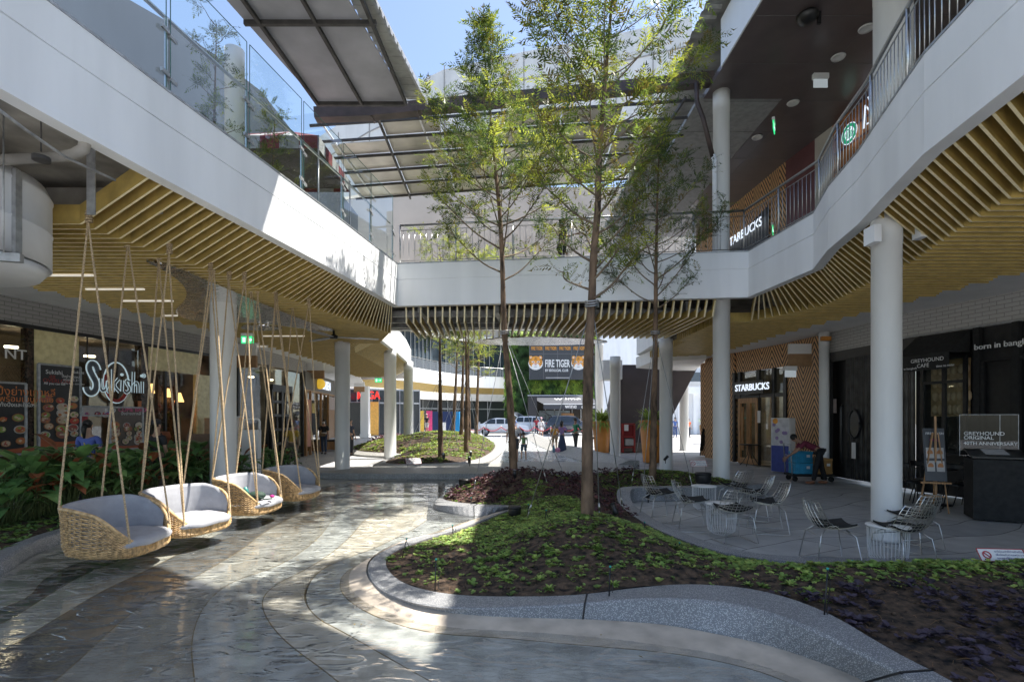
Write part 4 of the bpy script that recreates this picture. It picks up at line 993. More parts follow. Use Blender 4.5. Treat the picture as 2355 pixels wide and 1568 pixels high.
# sign letters, hollow outlined
M['outline'] = emat('pale lit outline', (.62, .78, .85), .09); M['letterdark'] = mat('grey letter body', (.10, .12, .14), .4)
a, d, n = wp(FL, 179, .16); c_, _, _ = wp(FL, 312, .16); run = (c_ - a).length
def script_sign(parent):
    w = d; u = Vector((0, 0, 1)); o_ = a + Vector((0, 0, 2.2))
    S = lambda pts, r, m, nm, off=0: None
    strokes = [  # (x, z) in metres on the sign plane: S u k i s h i
        [(.30, .92), (.22, 1.12), (.05, 1.16), (-.03, .98), (.10, .74), (.26, .50), (.22, .22), (.04, .12), (-.10, .22), (-.12, .34)],
        [(.42, .66), (.40, .36), (.48, .22), (.62, .26), (.68, .46), (.70, .66), (.70, .26), (.76, .18)],
        [(.90, 1.02), (.90, .22)], [(1.14, .70), (.92, .46), (1.18, .22)], [(1.30, .66), (1.28, .24)],
        [(1.62, .62), (1.50, .68), (1.44, .58), (1.58, .44), (1.62, .30), (1.48, .20), (1.40, .26)],
        [(1.78, 1.0), (1.76, .22)], [(1.77, .48), (1.88, .62), (1.98, .56), (1.98, .22)], [(2.18, .66), (2.18, .22)]]
    k = run / 2.35
    for i, st_ in enumerate(strokes):
        P = [o_ + w * (x * k + .12) + u * (z * .68) for x, z in st_]; P = smooth(P, 2) if len(P) > 2 else P
        b = MB(); b.tube(P, .024 if i else .06, 6); b.build('letter', M['letterdark'], parent)
        for s_ in (-1, 1):
            b = MB(); q = []
            for j in range(len(P)):
                t_ = (P[min(j + 1, len(P) - 1)] - P[max(j - 1, 0)]).normalized(); q.append(P[j] + t_.cross(n) * s_ * (.036 if i else .08) + n * .03)
            b.tube(q, .009 if i else .016, 5); b.build('letter_edge', M['outline'], parent)
    for x, z in ((1.32, .86), (2.2, .88)):
        b = MB(); b.ball(o_ + w * (x * k + .12) + u * (z * .68), .04, 8, 5); b.build('letter', M['outline'], parent)
    cc = o_ + w * (1.18 * k + .1) + u * .38
    ring_ = lambda r1, r2: [cc + w * math.cos(t_ * math.pi / 16) * r1 + u * math.sin(t_ * math.pi / 16) * r2 - n * .04 for t_ in range(33)]
    b = MB(); b.tube(ring_(.52 * k, .50), .018, 6); b.build('oval', M['outline'], parent)
    b = MB(); b.tube([cc + w * math.cos(t_ * math.pi / 16) * .47 * k + u * math.sin(t_ * math.pi / 16) * .45 - n * .04 for t_ in range(14, 31)], .045, 6); b.build('oval', M['red'], parent)
sg = empty('outline_sign', tuple(a), 'large hand drawn Sukishi name sign in pale outline with a red and white oval', 'sign'); script_sign(sg)
wtext('®', .16, FL, 314, 2.75, M['outline'], 'lettering', sg, out=.16)
wtext('NT', .30, FL, 2, 2.92, M['signdim'], 'lettering', tag(empty('wall_lettering', tuple(wp(FL, 5)[0])), 'white letters NT at the left edge of the photo', 'sign letters'), out=.08)
M['food'] = mat('food print', (.35, .14, .07), .6, .5, 30)
def foodposter(poly, x0, x1, yt, yb, label, head, seed, base=(.03, .03, .032), foot=(.45, .12, .05), cols=None, name='food_poster', rows=5, thai=None):
    rs = random.Random(seed); a, d, n = wp(poly, x0, .1); c, _, _ = wp(poly, x1, .1); d = (c - a).normalized(); W = (c - a).length
    zt_, zb = wz(a, yt), wz(a, yb); H = zt_ - zb
    t = empty(name, tuple(a), label, 'poster')
    b = MB(); b.plate([a + Vector((0, 0, zb)), c + Vector((0, 0, zb)), c + Vector((0, 0, zt_)), a + Vector((0, 0, zt_))], -.05, n); b.build('board', pm(base, .35), t)
    b = MB()
    for p, q in ((a, c),):
        for z in (zb, zt_): b.bar(p + Vector((0, 0, z)), q + Vector((0, 0, z)), .05, .04)
        for e in (p, q): b.bar(e + Vector((0, 0, zb)), e + Vector((0, 0, zt_)), .05, .04)
    b.build('frame', M['galv'], t)
    P = lambda u, v, o=.012: a + d * (u * W) + Vector((0, 0, zb + v * H)) + n * o
    b = MB(); b.plate([P(.03, .02), P(.97, .02), P(.97, .09), P(.6, .075), P(.3, .09), P(.03, .13)], .002, n); b.build('printed_band', pm(foot), t)
    pal = cols or [(.55, .2, .06), (.6, .45, .3), (.5, .06, .04), (.25, .35, .08), (.65, .5, .35), (.35, .12, .1), (.7, .6, .5)]
    by = {}
    for r_ in range(rows):
        for q in range(3):
            cx_, cy_ = (q + .5) / 3 + rs.uniform(-.06, .06), .17 + r_ * .5 / rows + rs.uniform(-.02, .02); rr = rs.uniform(.10, .17) * W
            def disc(r0, col, o, cx_=cx_, cy_=cy_, dx=0, dy=0):
                bb_ = by.setdefault(col, MB()); ce_ = P(cx_, cy_, o) + d * dx + Vector((0, 0, dy)); k = 12
                bb_.add([ce_ + d * math.cos(i * 2 * math.pi / k) * r0 + Vector((0, 0, math.sin(i * 2 * math.pi / k) * r0 * .72)) for i in range(k)], [tuple(range(k))])
            disc(rr, rs.choice([(.02, .02, .02), (.35, .15, .06), (.5, .48, .45)]), .014); disc(rr * .8, rs.choice(pal), .016)
            for _ in range(7): disc(rr * rs.uniform(.12, .3), rs.choice(pal), .018 + _ * .0006, dx=rs.uniform(-.5, .5) * rr, dy=rs.uniform(-.35, .35) * rr)
    for col, bb_ in by.items(): bb_.build('printed_picture', pm(col, .5), t, fix=False)
    for s_, u, v, sz, m in head:
        if 'SIDE': text(s_, sz, P(u, v, .02), d, 'lettering', m, t, ext=.001)
    return t
wt, rd, og = M['signdim'], M['red'], pm((.7, .25, .08))
foodposter(FL, 80, 176, 836, 1034, 'tall framed food poster on the gold stone panel', [('Sukishi', .14, .89, .13, wt), ('สุข', .22, .84, .12, rd), ('OVERLOAD', .08, .79, .12, rd), ('All you can eat', .10, .765, .075, wt), ('ปิ้งย่างเกาหลี', .52, .86, .08, wt), ('อร่อยได้ 319', .55, .82, .08, wt), ('เริ่มต้น 319.- บาท/ท่าน', .5, .78, .06, wt), ('Sukishi', .8, .92, .09, wt)], 3, rows=6)
foodposter(FL, -60, 50, 876, 1050, 'black food poster with orange Thai lettering at the far left window', [('ปิ้งย่างเกาหลี', .35, .83, .22, og), ('พร้อมเมนูพิเศษ', .4, .74, .17, og), ('ทั้งปิ้งและในไฮระ', .42, .67, .11, wt)], 5, rows=3)
foodposter(FL, 245, 320, 936, 1035, 'menu poster of meat plates behind the second swing ropes', [('COME BACK', .22, .9, .15, pm((.8, .12, .3))), ('ปิ้งย่างเกาหลี', .3, .82, .11, wt)], 8, base=(.12, .09, .07), rows=5)
foodposter(FL, 180, 243, 934, 955, 'narrow red and white banner under the outlined name sign', [('฿159', .80, .35, .14, wt)], 9, base=(.5, .46, .45), foot=(.45, .05, .06), cols=[(.5, .05, .06), (.6, .58, .56), (.1, .12, .4)], name='banner', rows=1)
panel('notice', pm((.5, .07, .08)), su, FL, 181, 197, 1.2, 1.75, .06, .01)
panel('notice', pm((.55, .2, .08)), su, FL, 313, 321, 1.85, 2.15, .06, .01)
def lampc(x, yb, yt, w, label):
    a, d, n = wp(FL, x, -.9); s_ = (a.length) / 1; a = Vector(((x - CX) * (a.y + .3) / FP, a.y + .3, 0)); zb, zt_ = wz(a, yb), wz(a, yt)
    t = empty('pendant_lamp', (a.x, a.y, zb), label, 'pendant lamp', 'glowing pendant lamps in the restaurant'); r = w * a.y / FP / 2
    b = MB(); b.lathe([(r, zb), (r * .35, zt_)], (a.x, a.y, 0), 16, cap=False); b.build('lamp_shade', M['warm'], t)
    b = MB(); b.tube([(a.x, a.y, zt_), (a.x, a.y, 3.65)], .008, 4); b.build('cord', M['black'], t)
lampc(349, 904, 882, 13, 'glowing pleated pendant lamp leftmost of the three in the window')
lampc(387, 913, 893, 14, 'small glowing pendant lamp between two others')
lampc(412, 924, 903, 20, 'widest glowing pendant lamp, rightmost of the three in the window')
# ---- glass cafe with black door
gc = empty('glass_shopfront', (-9.3, 18, 0), 'tall glass shopfront with a black panelled door behind the swings', 'shopfront')
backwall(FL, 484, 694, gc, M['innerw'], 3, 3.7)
panel('window', M['shopglass'], gc, FL, 486, 694, .05, 3.6, 0, .01)
b = MB()
for x in (486, 545, 612, 694): vpost(b, FL, x, 0, 3.68, .1)
vpost(b, FL, 655, 0, 3.6, .05)
b.build('window_frame', M['black'], gc)
panel('stone_base', M['goldmarble'], gc, FL, 484, 500, 0, 3.3, .04, .1)
dr = empty('panelled_door', tuple(wp(FL, 640, .1)[0]), 'black double door with small panes in the tall glass shopfront', 'door')
a, d, n = wp(FL, 616, .12); c, _, _ = wp(FL, 662, .12); L_ = (c - a).length; d = (c - a).normalized(); zt_ = 2.75
b = MB()
for u in (0, .48, .52, 1): b.bar(a + d * L_ * u, a + d * L_ * u + Vector((0, 0, zt_)), .1, .12)
for v in (.06, .25, .45, .65, .84, 1): b.bar(a + Vector((0, 0, v * zt_)), c + Vector((0, 0, v * zt_)), .1, .1)
for u in (.25, .75): b.bar(a + d * L_ * u, a + d * L_ * u + Vector((0, 0, zt_)), .05, .05)
b.build('door_frame', M['black'], dr)
b = MB(); b.bar(a + Vector((0, 0, zt_ + .12)), c + Vector((0, 0, zt_ + .12)), .14, .2); b.build('lintel', M['black'], dr)
b = MB(); b.tube([a + d * L_ * .44 + n * .12 + Vector((0, 0, .8)), a + d * L_ * .44 + n * .12 + Vector((0, 0, 1.7))], .02, 6); b.build('handle', M['steel'], dr)
foodposter(FL, 537, 560, 958, 1030, 'menu poster on the glass between the nearest column and the white totem', [('FRESH', .2, .88, .12, og)], 12, base=(.55, .45, .36), rows=4)
# ---- pork cutlet restaurant
ma = empty('cutlet_restaurant', (-9.7, 26, 0), 'wood framed MAISEN restaurant front with posters', 'shopfront')
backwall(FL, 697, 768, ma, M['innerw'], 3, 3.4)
panel('sign_band', pm((.14, .125, .11), .5), ma, FL, 697, 770, 2.95, 3.75, .1, .2)
panel('trim_strip', M['woodwarm'], ma, FL, 697, 770, 2.86, 2.95, .12, .2)
for x in (698, 708, 733, 750, 768): b = MB(); vpost(b, FL, x, 0, 2.9, .12, .1); b.build('wood_frame', M['woodwarm'], ma)
panel('window', M['shopglass'], ma, FL, 698, 768, .35, 2.9, .02, .01)
panel('stall_riser', pm((.5, .5, .5)), ma, FL, 733, 768, 0, .55, .1, .1)
panel('wood_panel', M['woodwarm'], ma, FL, 750, 767, .5, 2.1, .06, .03)
panel('poster', pm((.55, .25, .17)), ma, FL, 699, 707, .4, 2.5, .14, .02)
panel('poster', pm((.62, .45, .12)), ma, FL, 711, 719, 1.9, 2.35, .14, .02)
panel('poster', pm((.03, .03, .03)), ma, FL, 711, 719, .9, 1.88, .14, .02)
panel('poster', pm((.50, .40, .36)), ma, FL, 751, 766, 2.1, 2.8, .14, .02)
wtext('MAISEN', .62, FL, 733, 3.12, M['signwhite'], 'lettering', ma, out=.16, ext=.01, bold=.01)
a, d, n = wp(FL, 728, .16); b = MB(); b.ball(a + Vector((0, 0, 3.33)), (.25, .25, .26), 14, 8); b.build('round_mark', emat('yellow mark', (.8, .5, .05), .15), ma)
bn = empty('bench_box', tuple(G(712, 1037)), 'wooden box bench with dark cushions outside the wood framed restaurant', 'bench', 'box benches')
c = G(715, 1037); b = MB(); b.box(c + Vector((0, 0, .25)), (.62, .7, .42)); b.build('box', M['woodwarm'], bn); b = MB(); b.box(c + Vector((0, 0, .5)), (.62, .7, .1)); b.build('cushion', M['black'], bn)
dup(bn, tuple(G(712, 1037) + Vector((.75, .8, 0))), 0, 'second wooden box bench, half hidden behind the first')
# hanging blade signs
def blade(x0, x1, yt, ym, yb, Y, label):
    p, q = GY(x0, yt, Y), GY(x1, yb, Y); t = empty('blade_sign', (p.x, Y, q.z), label, 'blank sign', 'white and tan hanging blade signs'); zm = wz(p, ym)
    b = MB(); b.box(((p.x + q.x) / 2, Y, (p.z + zm) / 2), (q.x - p.x, .12, p.z - zm)); b.build('upper_panel', M['soffit'], t)
    b = MB(); b.box(((p.x + q.x) / 2, Y, (zm + q.z) / 2), (q.x - p.x, .13, zm - q.z)); b.build('lower_panel', pm((.34, .20, .10)), t)
blade(540, 590, 791, 818, 845, 17.3, 'white and tan blade sign right of the nearest left column')
blade(706, 745, 834, 852, 871, 24, 'white and tan blade sign above the MAISEN restaurant')
blade(814, 838, 878, 889, 901, 38, 'smallest white and tan blade sign at the far end of the arcade')
blade(1813, 1863, 791, 814, 842, 15.6, 'white and tan blade sign in front of the chevron wood wall')
for xs_, own in (((20, 120, 230, 290, 400), su), ((530, 580, 640, 680), gc), ((705, 730, 758), ma)):
    for x_ in xs_:
        p_ = wp(FL, x_, -1.1)[0]; b = MB(); b.lathe([(.02, 3.28), (.12, 3.28), (.12, 3.32)], (p_.x, p_.y, 0), 12); b.build('fill_lamp', M['shopfill'], own)  # added fill lamps behind the left shop windows
# ---- mall entrance far left
me_ = empty('glazed_entrance', (-14, 48, 0), 'glazed mall entrance with red lettering above the doors', 'shopfront')
a, c = GY(770, 900, 46), GY(965, 900, 50)
b = MB(); b.plate([(a.x, a.y, 0), (c.x, c.y, 0), (c.x, c.y, 4.3), (a.x, a.y, 4.3)], .1, (0, 1, 0)); b.build('window', pm((.03, .04, .05), .12), me_)
b = MB(); L_ = c - a
for i in range(13): b.box(Vector((a.x, a.y - .06, 2.1)) + Vector((L_.x, L_.y, 0)) * (i / 12), (.1, .1, 4.2))
for z in (3.0, 4.25): b.bar((a.x, a.y - .06, z), (c.x, c.y - .06, z), .1, .14)
b.build('window_frame', M['galv'], me_)
b = MB(); p = GY(822, 960, 46.6); b.box((p.x, 46.4, 1.5), (3.0, .3, 3.0)); b.build('door', pm((.012, .012, .014), .2), me_)
text('MEGA', .95, GY(823, 917, 46) + Vector((0, -.3, 0)), (1, 0, 0), 'lettering', emat('red lit letters', (.8, .04, .03), .25), me_, ext=.03, bold=.02, sx=.8)
b = MB(); p = GY(863, 950, 46.5); b.box((p.x, 46.2, 1.55), (.75, .05, 3.0)); b.build('poster', pm((.75, .42, .1)), me_)
# ---- coffee shop (right)
cs = empty('coffee_shop', (8.9, 18.5, 0), 'coffee shop clad in chevron wood slats with black framed glass and a wooden door', 'shopfront')
backwall(FR, 1690, 1806, cs, M['innerw'], 2.4, 3.4)
panel('chevron_panel', M['chev'], cs, FR, 1810, 1895, 0, 4.19, .02, .12)
panel('chevron_panel', M['chev'], cs, FR, 1640, 1810, 3.42, 4.19, .02, .12)
panel('chevron_panel', M['chev'], cs, FR, 1622, 1690, 0, 4.19, .03, .12)
b = MB(); p, q = GY(1612, 1000, 23), GY(1650, 1000, 22.0); b.plate([(p.x, p.y, 0), (q.x, q.y, 0), (q.x, q.y, 4.12), (p.x, p.y, 4.12)], .1, (0, 1, 0)); b.build('chevron_panel', M['chev'], cs)
panel('window', M['shopglass'], cs, FR, 1690, 1807, .05, 3.4, -.02, .01)
b = MB()
for x in (1690, 1703, 1746, 1781, 1808): vpost(b, FR, x, 0, 3.42, .13, .03)
b.build('window_frame', M['black'], cs)
panel('window_frame', M['black'], cs, FR, 1690, 1808, 2.42, 2.55, .06, .1)
b = MB()
for i in range(46): vpost(b, FR, 1690 + i * 2.45, 2.55, 3.4, .035, -.25, .03)
b.build('blind', pm((.26, .22, .17)), cs)
wd = empty('wooden_door', tuple(wp(FR, 1722)[0]), 'pale wooden glazed door with long wooden handles', 'door')
b = MB()
for x in (1704.5, 1724, 1727, 1744): vpost(b, FR, x, 0, 2.4, .12, .07, .07)
b.build('door_frame', M['woodwarm'], wd)
for z0, z1 in ((0, .22), (2.24, 2.42)): panel('door_frame', M['woodwarm'], wd, FR, 1704, 1745, z0, z1, .1, .06)
b = MB(); vpost(b, FR, 1719, .5, 2.1, .07, .22, .05); b.build('handle', M['woodwarm'], wd)
s = wtext('STARBUCKS', .34, FR, 1709, 2.68, M['signwhite'], 'sign_letters', None, out=.36, ext=.01, bold=.004, sx=.98)
tag(s, 'lit white STARBUCKS lettering above the wooden door at ground level', 'sign letters', 'lit white coffee shop letters')
panel('sign_shelf', M['black'], cs, FR, 1704, 1772, 2.55, 3.02, .32, .05)
for x_ in (1700, 1730, 1765, 1795):
    p_ = wp(FR, x_, -1.2)[0]; b = MB(); b.lathe([(.02, 3.3), (.13, 3.3), (.13, 3.34)], (p_.x, p_.y, 0), 12); b.build('fill_lamp', M['shopfill'], cs)  # added fill lamps inside the coffee shop
wtext('Collect Stars', .13, FR, 1779, 1.35, M['signdim'], 'lettering', cs, out=.01)
wtext('with every purchase', .12, FR, 1779, 1.18, M['signdim'], 'lettering', cs, out=.01)
wtext('STARBUCKS', .11, FR, 1702, 1.65, pm((.15, .3, .25)), 'lettering', cs, out=.01)
panel('notice', M['paper'], cs, FR, 1746, 1753, 1.52, 1.95, .1, .01)
# ---- black cafe (right)
gh = empty('black_cafe', (9.6, 11, 0), 'black metal clad cafe front with a sliding corrugated panel and dark doors', 'shopfront')
M['bcorr'] = mat('black corrugated metal', (.05, .05, .05), .32, .2, 5, metal=.6)
panel('dark_recess', pm((.006, .006, .006), .4), gh, FR, 1897, 1962, 0, 3.6, -.1, .1)
panel('header', pm((.05, .048, .046), .5), gh, FR, 1897, 2120, 3.32, 3.6, .08, .12)
panel('wall_cladding', M['black'], gh, FR, 2118, 2500, 0, 3.6, -.02, .1)
for x_ in (1900, 1912, 2119): b = MB(); vpost(b, FR, x_, 0, 3.4, .12, .05); b.build('door_post', pm((.03, .028, .027), .4), gh)
a, d, n = wp(FR, 1956, .14); c, _, _ = wp(FR, 2118, .14)
def corr_sheet(a, c, z0, z1, n, pitch=.16, amp=.035):
    b = MB(); L_ = (c - a).length; d_ = (c - a).normalized(); k = int(L_ / pitch * 6); vs = []
    for i in range(k + 1):
        s_ = L_ * i / k; o_ = amp * max(-.6, min(.6, math.sin(2 * math.pi * s_ / pitch))); p = a + d_ * s_ + n * o_
        vs += [p + Vector((0, 0, z0)), p + Vector((0, 0, z1))]
    b.add(vs, [(2 * i, 2 * i + 2, 2 * i + 3, 2 * i + 1) for i in range(k)], True); return b
corr_sheet(a, c, .05, 3.34, n).build('corrugated_panel', M['bcorr'], gh)
a2, d2, n2 = wp(FR, 1980, .2)
b = MB(); vv = []; k = 28
dd_ = (c - a).normalized()
for i in range(k): t_ = 2 * math.pi * i / k; vv.append(a2 + dd_ * math.cos(t_) * .2 + Vector((0, 0, 1.55 + math.sin(t_) * .37)))
b.tube(vv + [vv[0]], .03, 6); b.build('porthole_frame', M['black'], gh); b = MB(); b.plate(vv, .02, -n2); b.build('porthole_glass', pm((.05, .052, .055), .2), gh)
b = MB(); h_, _, nn = wp(FR, 1957, .25); b.tube([h_ + Vector((0, 0, .5)), h_ + nn * .04 + Vector((0, 0, .55)), h_ + nn * .04 + Vector((0, 0, 2.0)), h_ + Vector((0, 0, 2.05))], .03, 8); b.build('handle', M['bcorr'], gh)
panel('notice', M['paper'], gh, FR, 1974, 1983, .62, 1.05, .2, .01)
panel('notice', pm((.35, .28, .26)), gh, FR, 1912, 1922, 1.85, 2.25, .0, .01)
# window with rows of pale rounded shapes behind the glass
a, d, n = wp(FR, 2133, .06); c, _, _ = wp(FR, 2232, .06)
panel('tan_backing', pm((.5, .33, .16), .6), gh, FR, 2140, 2230, 1.75, 3.0, .0, .02)
rs = random.Random(4); b = MB()
for r_ in range(4):
    x = 2146
    while x < 2226:
        w_ = rs.uniform(10, 17); pz = 1.8 + r_ * .29; p, dd, nn = wp(FR, x + w_ / 2, .03); b.ball(p + Vector((0, 0, pz + .1)), (w_ * p.y / FP * .45, w_ * p.y / FP * .5, .11), 8, 5); x += w_
b.build('pale_lump', pm((.70, .50, .30), .8), gh)
panel('window', M['shopglass'], gh, FR, 2133, 2232, .95, 3.0, .14, .01)
b = MB()
for x in (2133, 2183, 2232): vpost(b, FR, x, .9, 3.05, .07, .15, .06)
for z in (.92, 2.5, 3.02):
    b.bar(wp(FR, 2133, .15)[0] + Vector((0, 0, z)), wp(FR, 2232, .15)[0] + Vector((0, 0, z)), .06, .06)
b.build('window_frame', M['black'], gh)
wallseg('wall_cladding', M['black'], gh, (12.0, .5), (10.15, 9.0), 0, 3.6)
b = MB()
for x0, x1 in ((2262, 2330), (2345, 2420)):
    for e in (x0, x1): vpost(b, FR, e, .2, 2.9, .06, .03, .05)
    for z in (.2, 2.9): b.bar(wp(FR, x0, .03)[0] + Vector((0, 0, z)), wp(FR, x1, .03)[0] + Vector((0, 0, z)), .05, .05)
for x in (2250, 2340): vpost(b, FR, x, 0, 3.6, .12, .03, .1)
b.build('door_moulding', M['blackm'], gh)
panel('trim_strip', M['galv'], gh, FR, 2081, 2450, 3.60, 3.63, .1, .05)
wtext('born in bangkok', .165, FR, 2256, 3.12, M['signdim'], 'lettering', gh, out=.2)
# awning
aw2 = empty('shop_awning', tuple(wp(FR, 2170, .1)[0] + Vector((0, 0, 3))), 'black fabric window awning lettered GREYHOUND CAFE', 'awning')
a, d, n = wp(FR, 2114, .12); c, _, _ = wp(FR, 2240, .12); o1 = n * .55
az, bz, vz = 3.56, 3.1, 2.6
b = MB()
A0, C0 = a + Vector((0, 0, az)), c + Vector((0, 0, az)); A1, C1 = a + o1 + Vector((0, 0, bz)), c + o1 + Vector((0, 0, bz)); A2, C2 = A1 - Vector((0, 0, .34)), C1 - Vector((0, 0, .34))
b.add([A0, C0, C1, A1, A2, C2, a + Vector((0, 0, bz)), c + Vector((0, 0, bz))], [(0, 1, 2, 3), (3, 2, 5, 4), (0, 3, 6), (1, 7, 2)]); b.build('fabric', M['blackm'], aw2, fix=False)
b = MB(); b.tube([A2, C2], .012, 5); b.tube([a + Vector((0, 0, bz)), A1], .012, 5); b.tube([c + Vector((0, 0, bz)), C1], .012, 5); b.build('frame', M['black'], aw2)
dw = (A1 - C1).normalized() if (A1 - C1).x * 1 < 0 else (C1 - A1).normalized()
dw = -d if (-d).dot(Vector((0, -1, 0))) > 0 else d
L_ = (C1 - A1).length; st_ = C2 if (C2 - A2).dot(dw) < 0 else A2
text('GREYHOUND', .115, st_ + dw * (L_ * .3) + n * .012 + Vector((0, 0, .17)), dw, 'lettering', M['signdim'], aw2, ext=.001)
text('CAFÉ', .115, st_ + dw * (L_ * .42) + n * .012 + Vector((0, 0, .055)), dw, 'lettering', M['signdim'], aw2, ext=.001)
text('born in bangkok', .07, st_ + dw * .03 + n * .012 + Vector((0, 0, .03)), dw, 'lettering', M['signdim'], aw2, ext=.001)
text('time to twist', .07, st_ + dw * (L_ * .78) + n * .012 + Vector((0, 0, .03)), dw, 'lettering', M['signdim'], aw2, ext=.001)
# orange beacon at column top
b = MB(); p = GY(1886, 788, 15.0); b.box((p.x, 14.75, 3.98), (.26, .1, .12)); tag(b.build('beacon', pm((.5, .2, .03))), 'small orange lamp at the head of the slim column beside the chevron wall', 'lamp')
# linear lights in the left slats
for i, (x0, x1, yd) in enumerate([(5, 215, 632), (198, 332, 664), (280, 398, 691), (375, 408, 725), (605, 700, 772), (560, 612, 796)]):
    p, q = G(x0, yd, 4.14), G(x1, yd, 4.14); b = MB(); b.box(((p.x + q.x) / 2, p.y, 4.13), (q.x - p.x, .04, .03))
    tag(b.build('strip_light', M['striplight']), ['longest strip light in the slats, beside the white drum', 'strip light in the slats right of the white drum', 'strip light in the slats between the second pair of swing ropes', 'short strip light left of the mirror patch', 'strip light in the slats beyond the nearest left column', 'faint strip light above the glass shopfront'][i], 'strip light', 'strip lights set into the left slats')
# ceiling fan
fn = empty('ceiling_fan', (-5.0, 14.4, 3.98), 'white bladed ceiling fan under the slats before the bridge', 'ceiling fan')
b = MB(); b.lathe([(.1, 3.93), (.12, 4.0), (.03, 4.05), (.03, 4.2)], (-5.0, 14.4, 0), 14); b.build('hub', M['black'], fn)
for k in range(3):
    a_ = rad(20 + k * 120); d = Vector((math.cos(a_), math.sin(a_), 0)); w = Vector((-d.y, d.x, 0)); c = Vector((-5.0, 14.4, 3.96)); b = MB()
    b.plate([c + d * .1 - w * .05, c + d * .7 - w * .13, c + d * 1.2 - w * .09, c + d * 1.25, c + d * 1.2 + w * .09, c + d * .7 + w * .13, c + d * .1 + w * .05], .015, (0, 0, 1)); b.build('blade', M['galv'], fn)
# ---------------------------------------------------------------- stair with dark underside
stx = empty('stair', (6.5, 25, 0), 'broad stair with a dark sloping underside between the white columns', 'stair')
b = MB(); y0 = 25.4
b.plate([(4.7, y0, 0), (5.5, y0, 4.3), (9.25, y0, 4.3), (7.0, y0, 0)], 2.2, (0, 1, 0)); b.build('sloping_underside', mat('dark plum render', (.075, .06, .062), .7, .1, 1), stx)
b = MB()
b.plate([(5.25, y0 - .05, 0), (7.0, y0 - .05, 0), (7.0, y0 - .05, .45), (5.35, y0 - .05, .45)], .05, (0, 1, 0)); b.build('plinth', pm((.16, .14, .12)), stx)
b = MB(); b.box((4.75, 24.8, 3.95), (.9, 1.2, .9)); b.build('landing', M['soffit'], stx)
# ================================================================ trees and planting
def frond(b, p, d, L, rs, npair=7, wl=.30):
    """feather leaf: a midrib with paired narrow leaflets"""
    d = d.normalized(); up = Vector((rs.uniform(-.4, .4), rs.uniform(-.4, .4), 1)); w = d.cross(up)
    if w.length < 1e-3: w = Vector((1, 0, 0))
    w.normalize(); nrm = w.cross(d); vs = []; fs = []
    for i in range(npair):
        t = (i + .6) / npair; q = p + d * (L * t) - Vector((0, 0, 1)) * (L * .22 * t * t)
        ll = L * wl * (1 - .55 * t) * rs.uniform(.8, 1.15)
        for s in (-1, 1):
            tip = q + (d * .75 + w * s) * ll + nrm * ll * rs.uniform(-.25, .15); mid = (q + tip) / 2; hw = (d - w * s * .5).normalized() * ll * .13
            k = len(vs); vs += [q, mid + hw, tip, mid - hw]; fs.append((k, k + 1, k + 2, k + 3))
    tip = p + d * L - Vector((0, 0, L * .22)); k = len(vs); vs += [p + d * L * .8, tip + w * L * .05, tip + d * L * .2, tip - w * L * .05]; fs.append((k, k + 1, k + 2, k + 3))
    b.add(vs, fs, False)
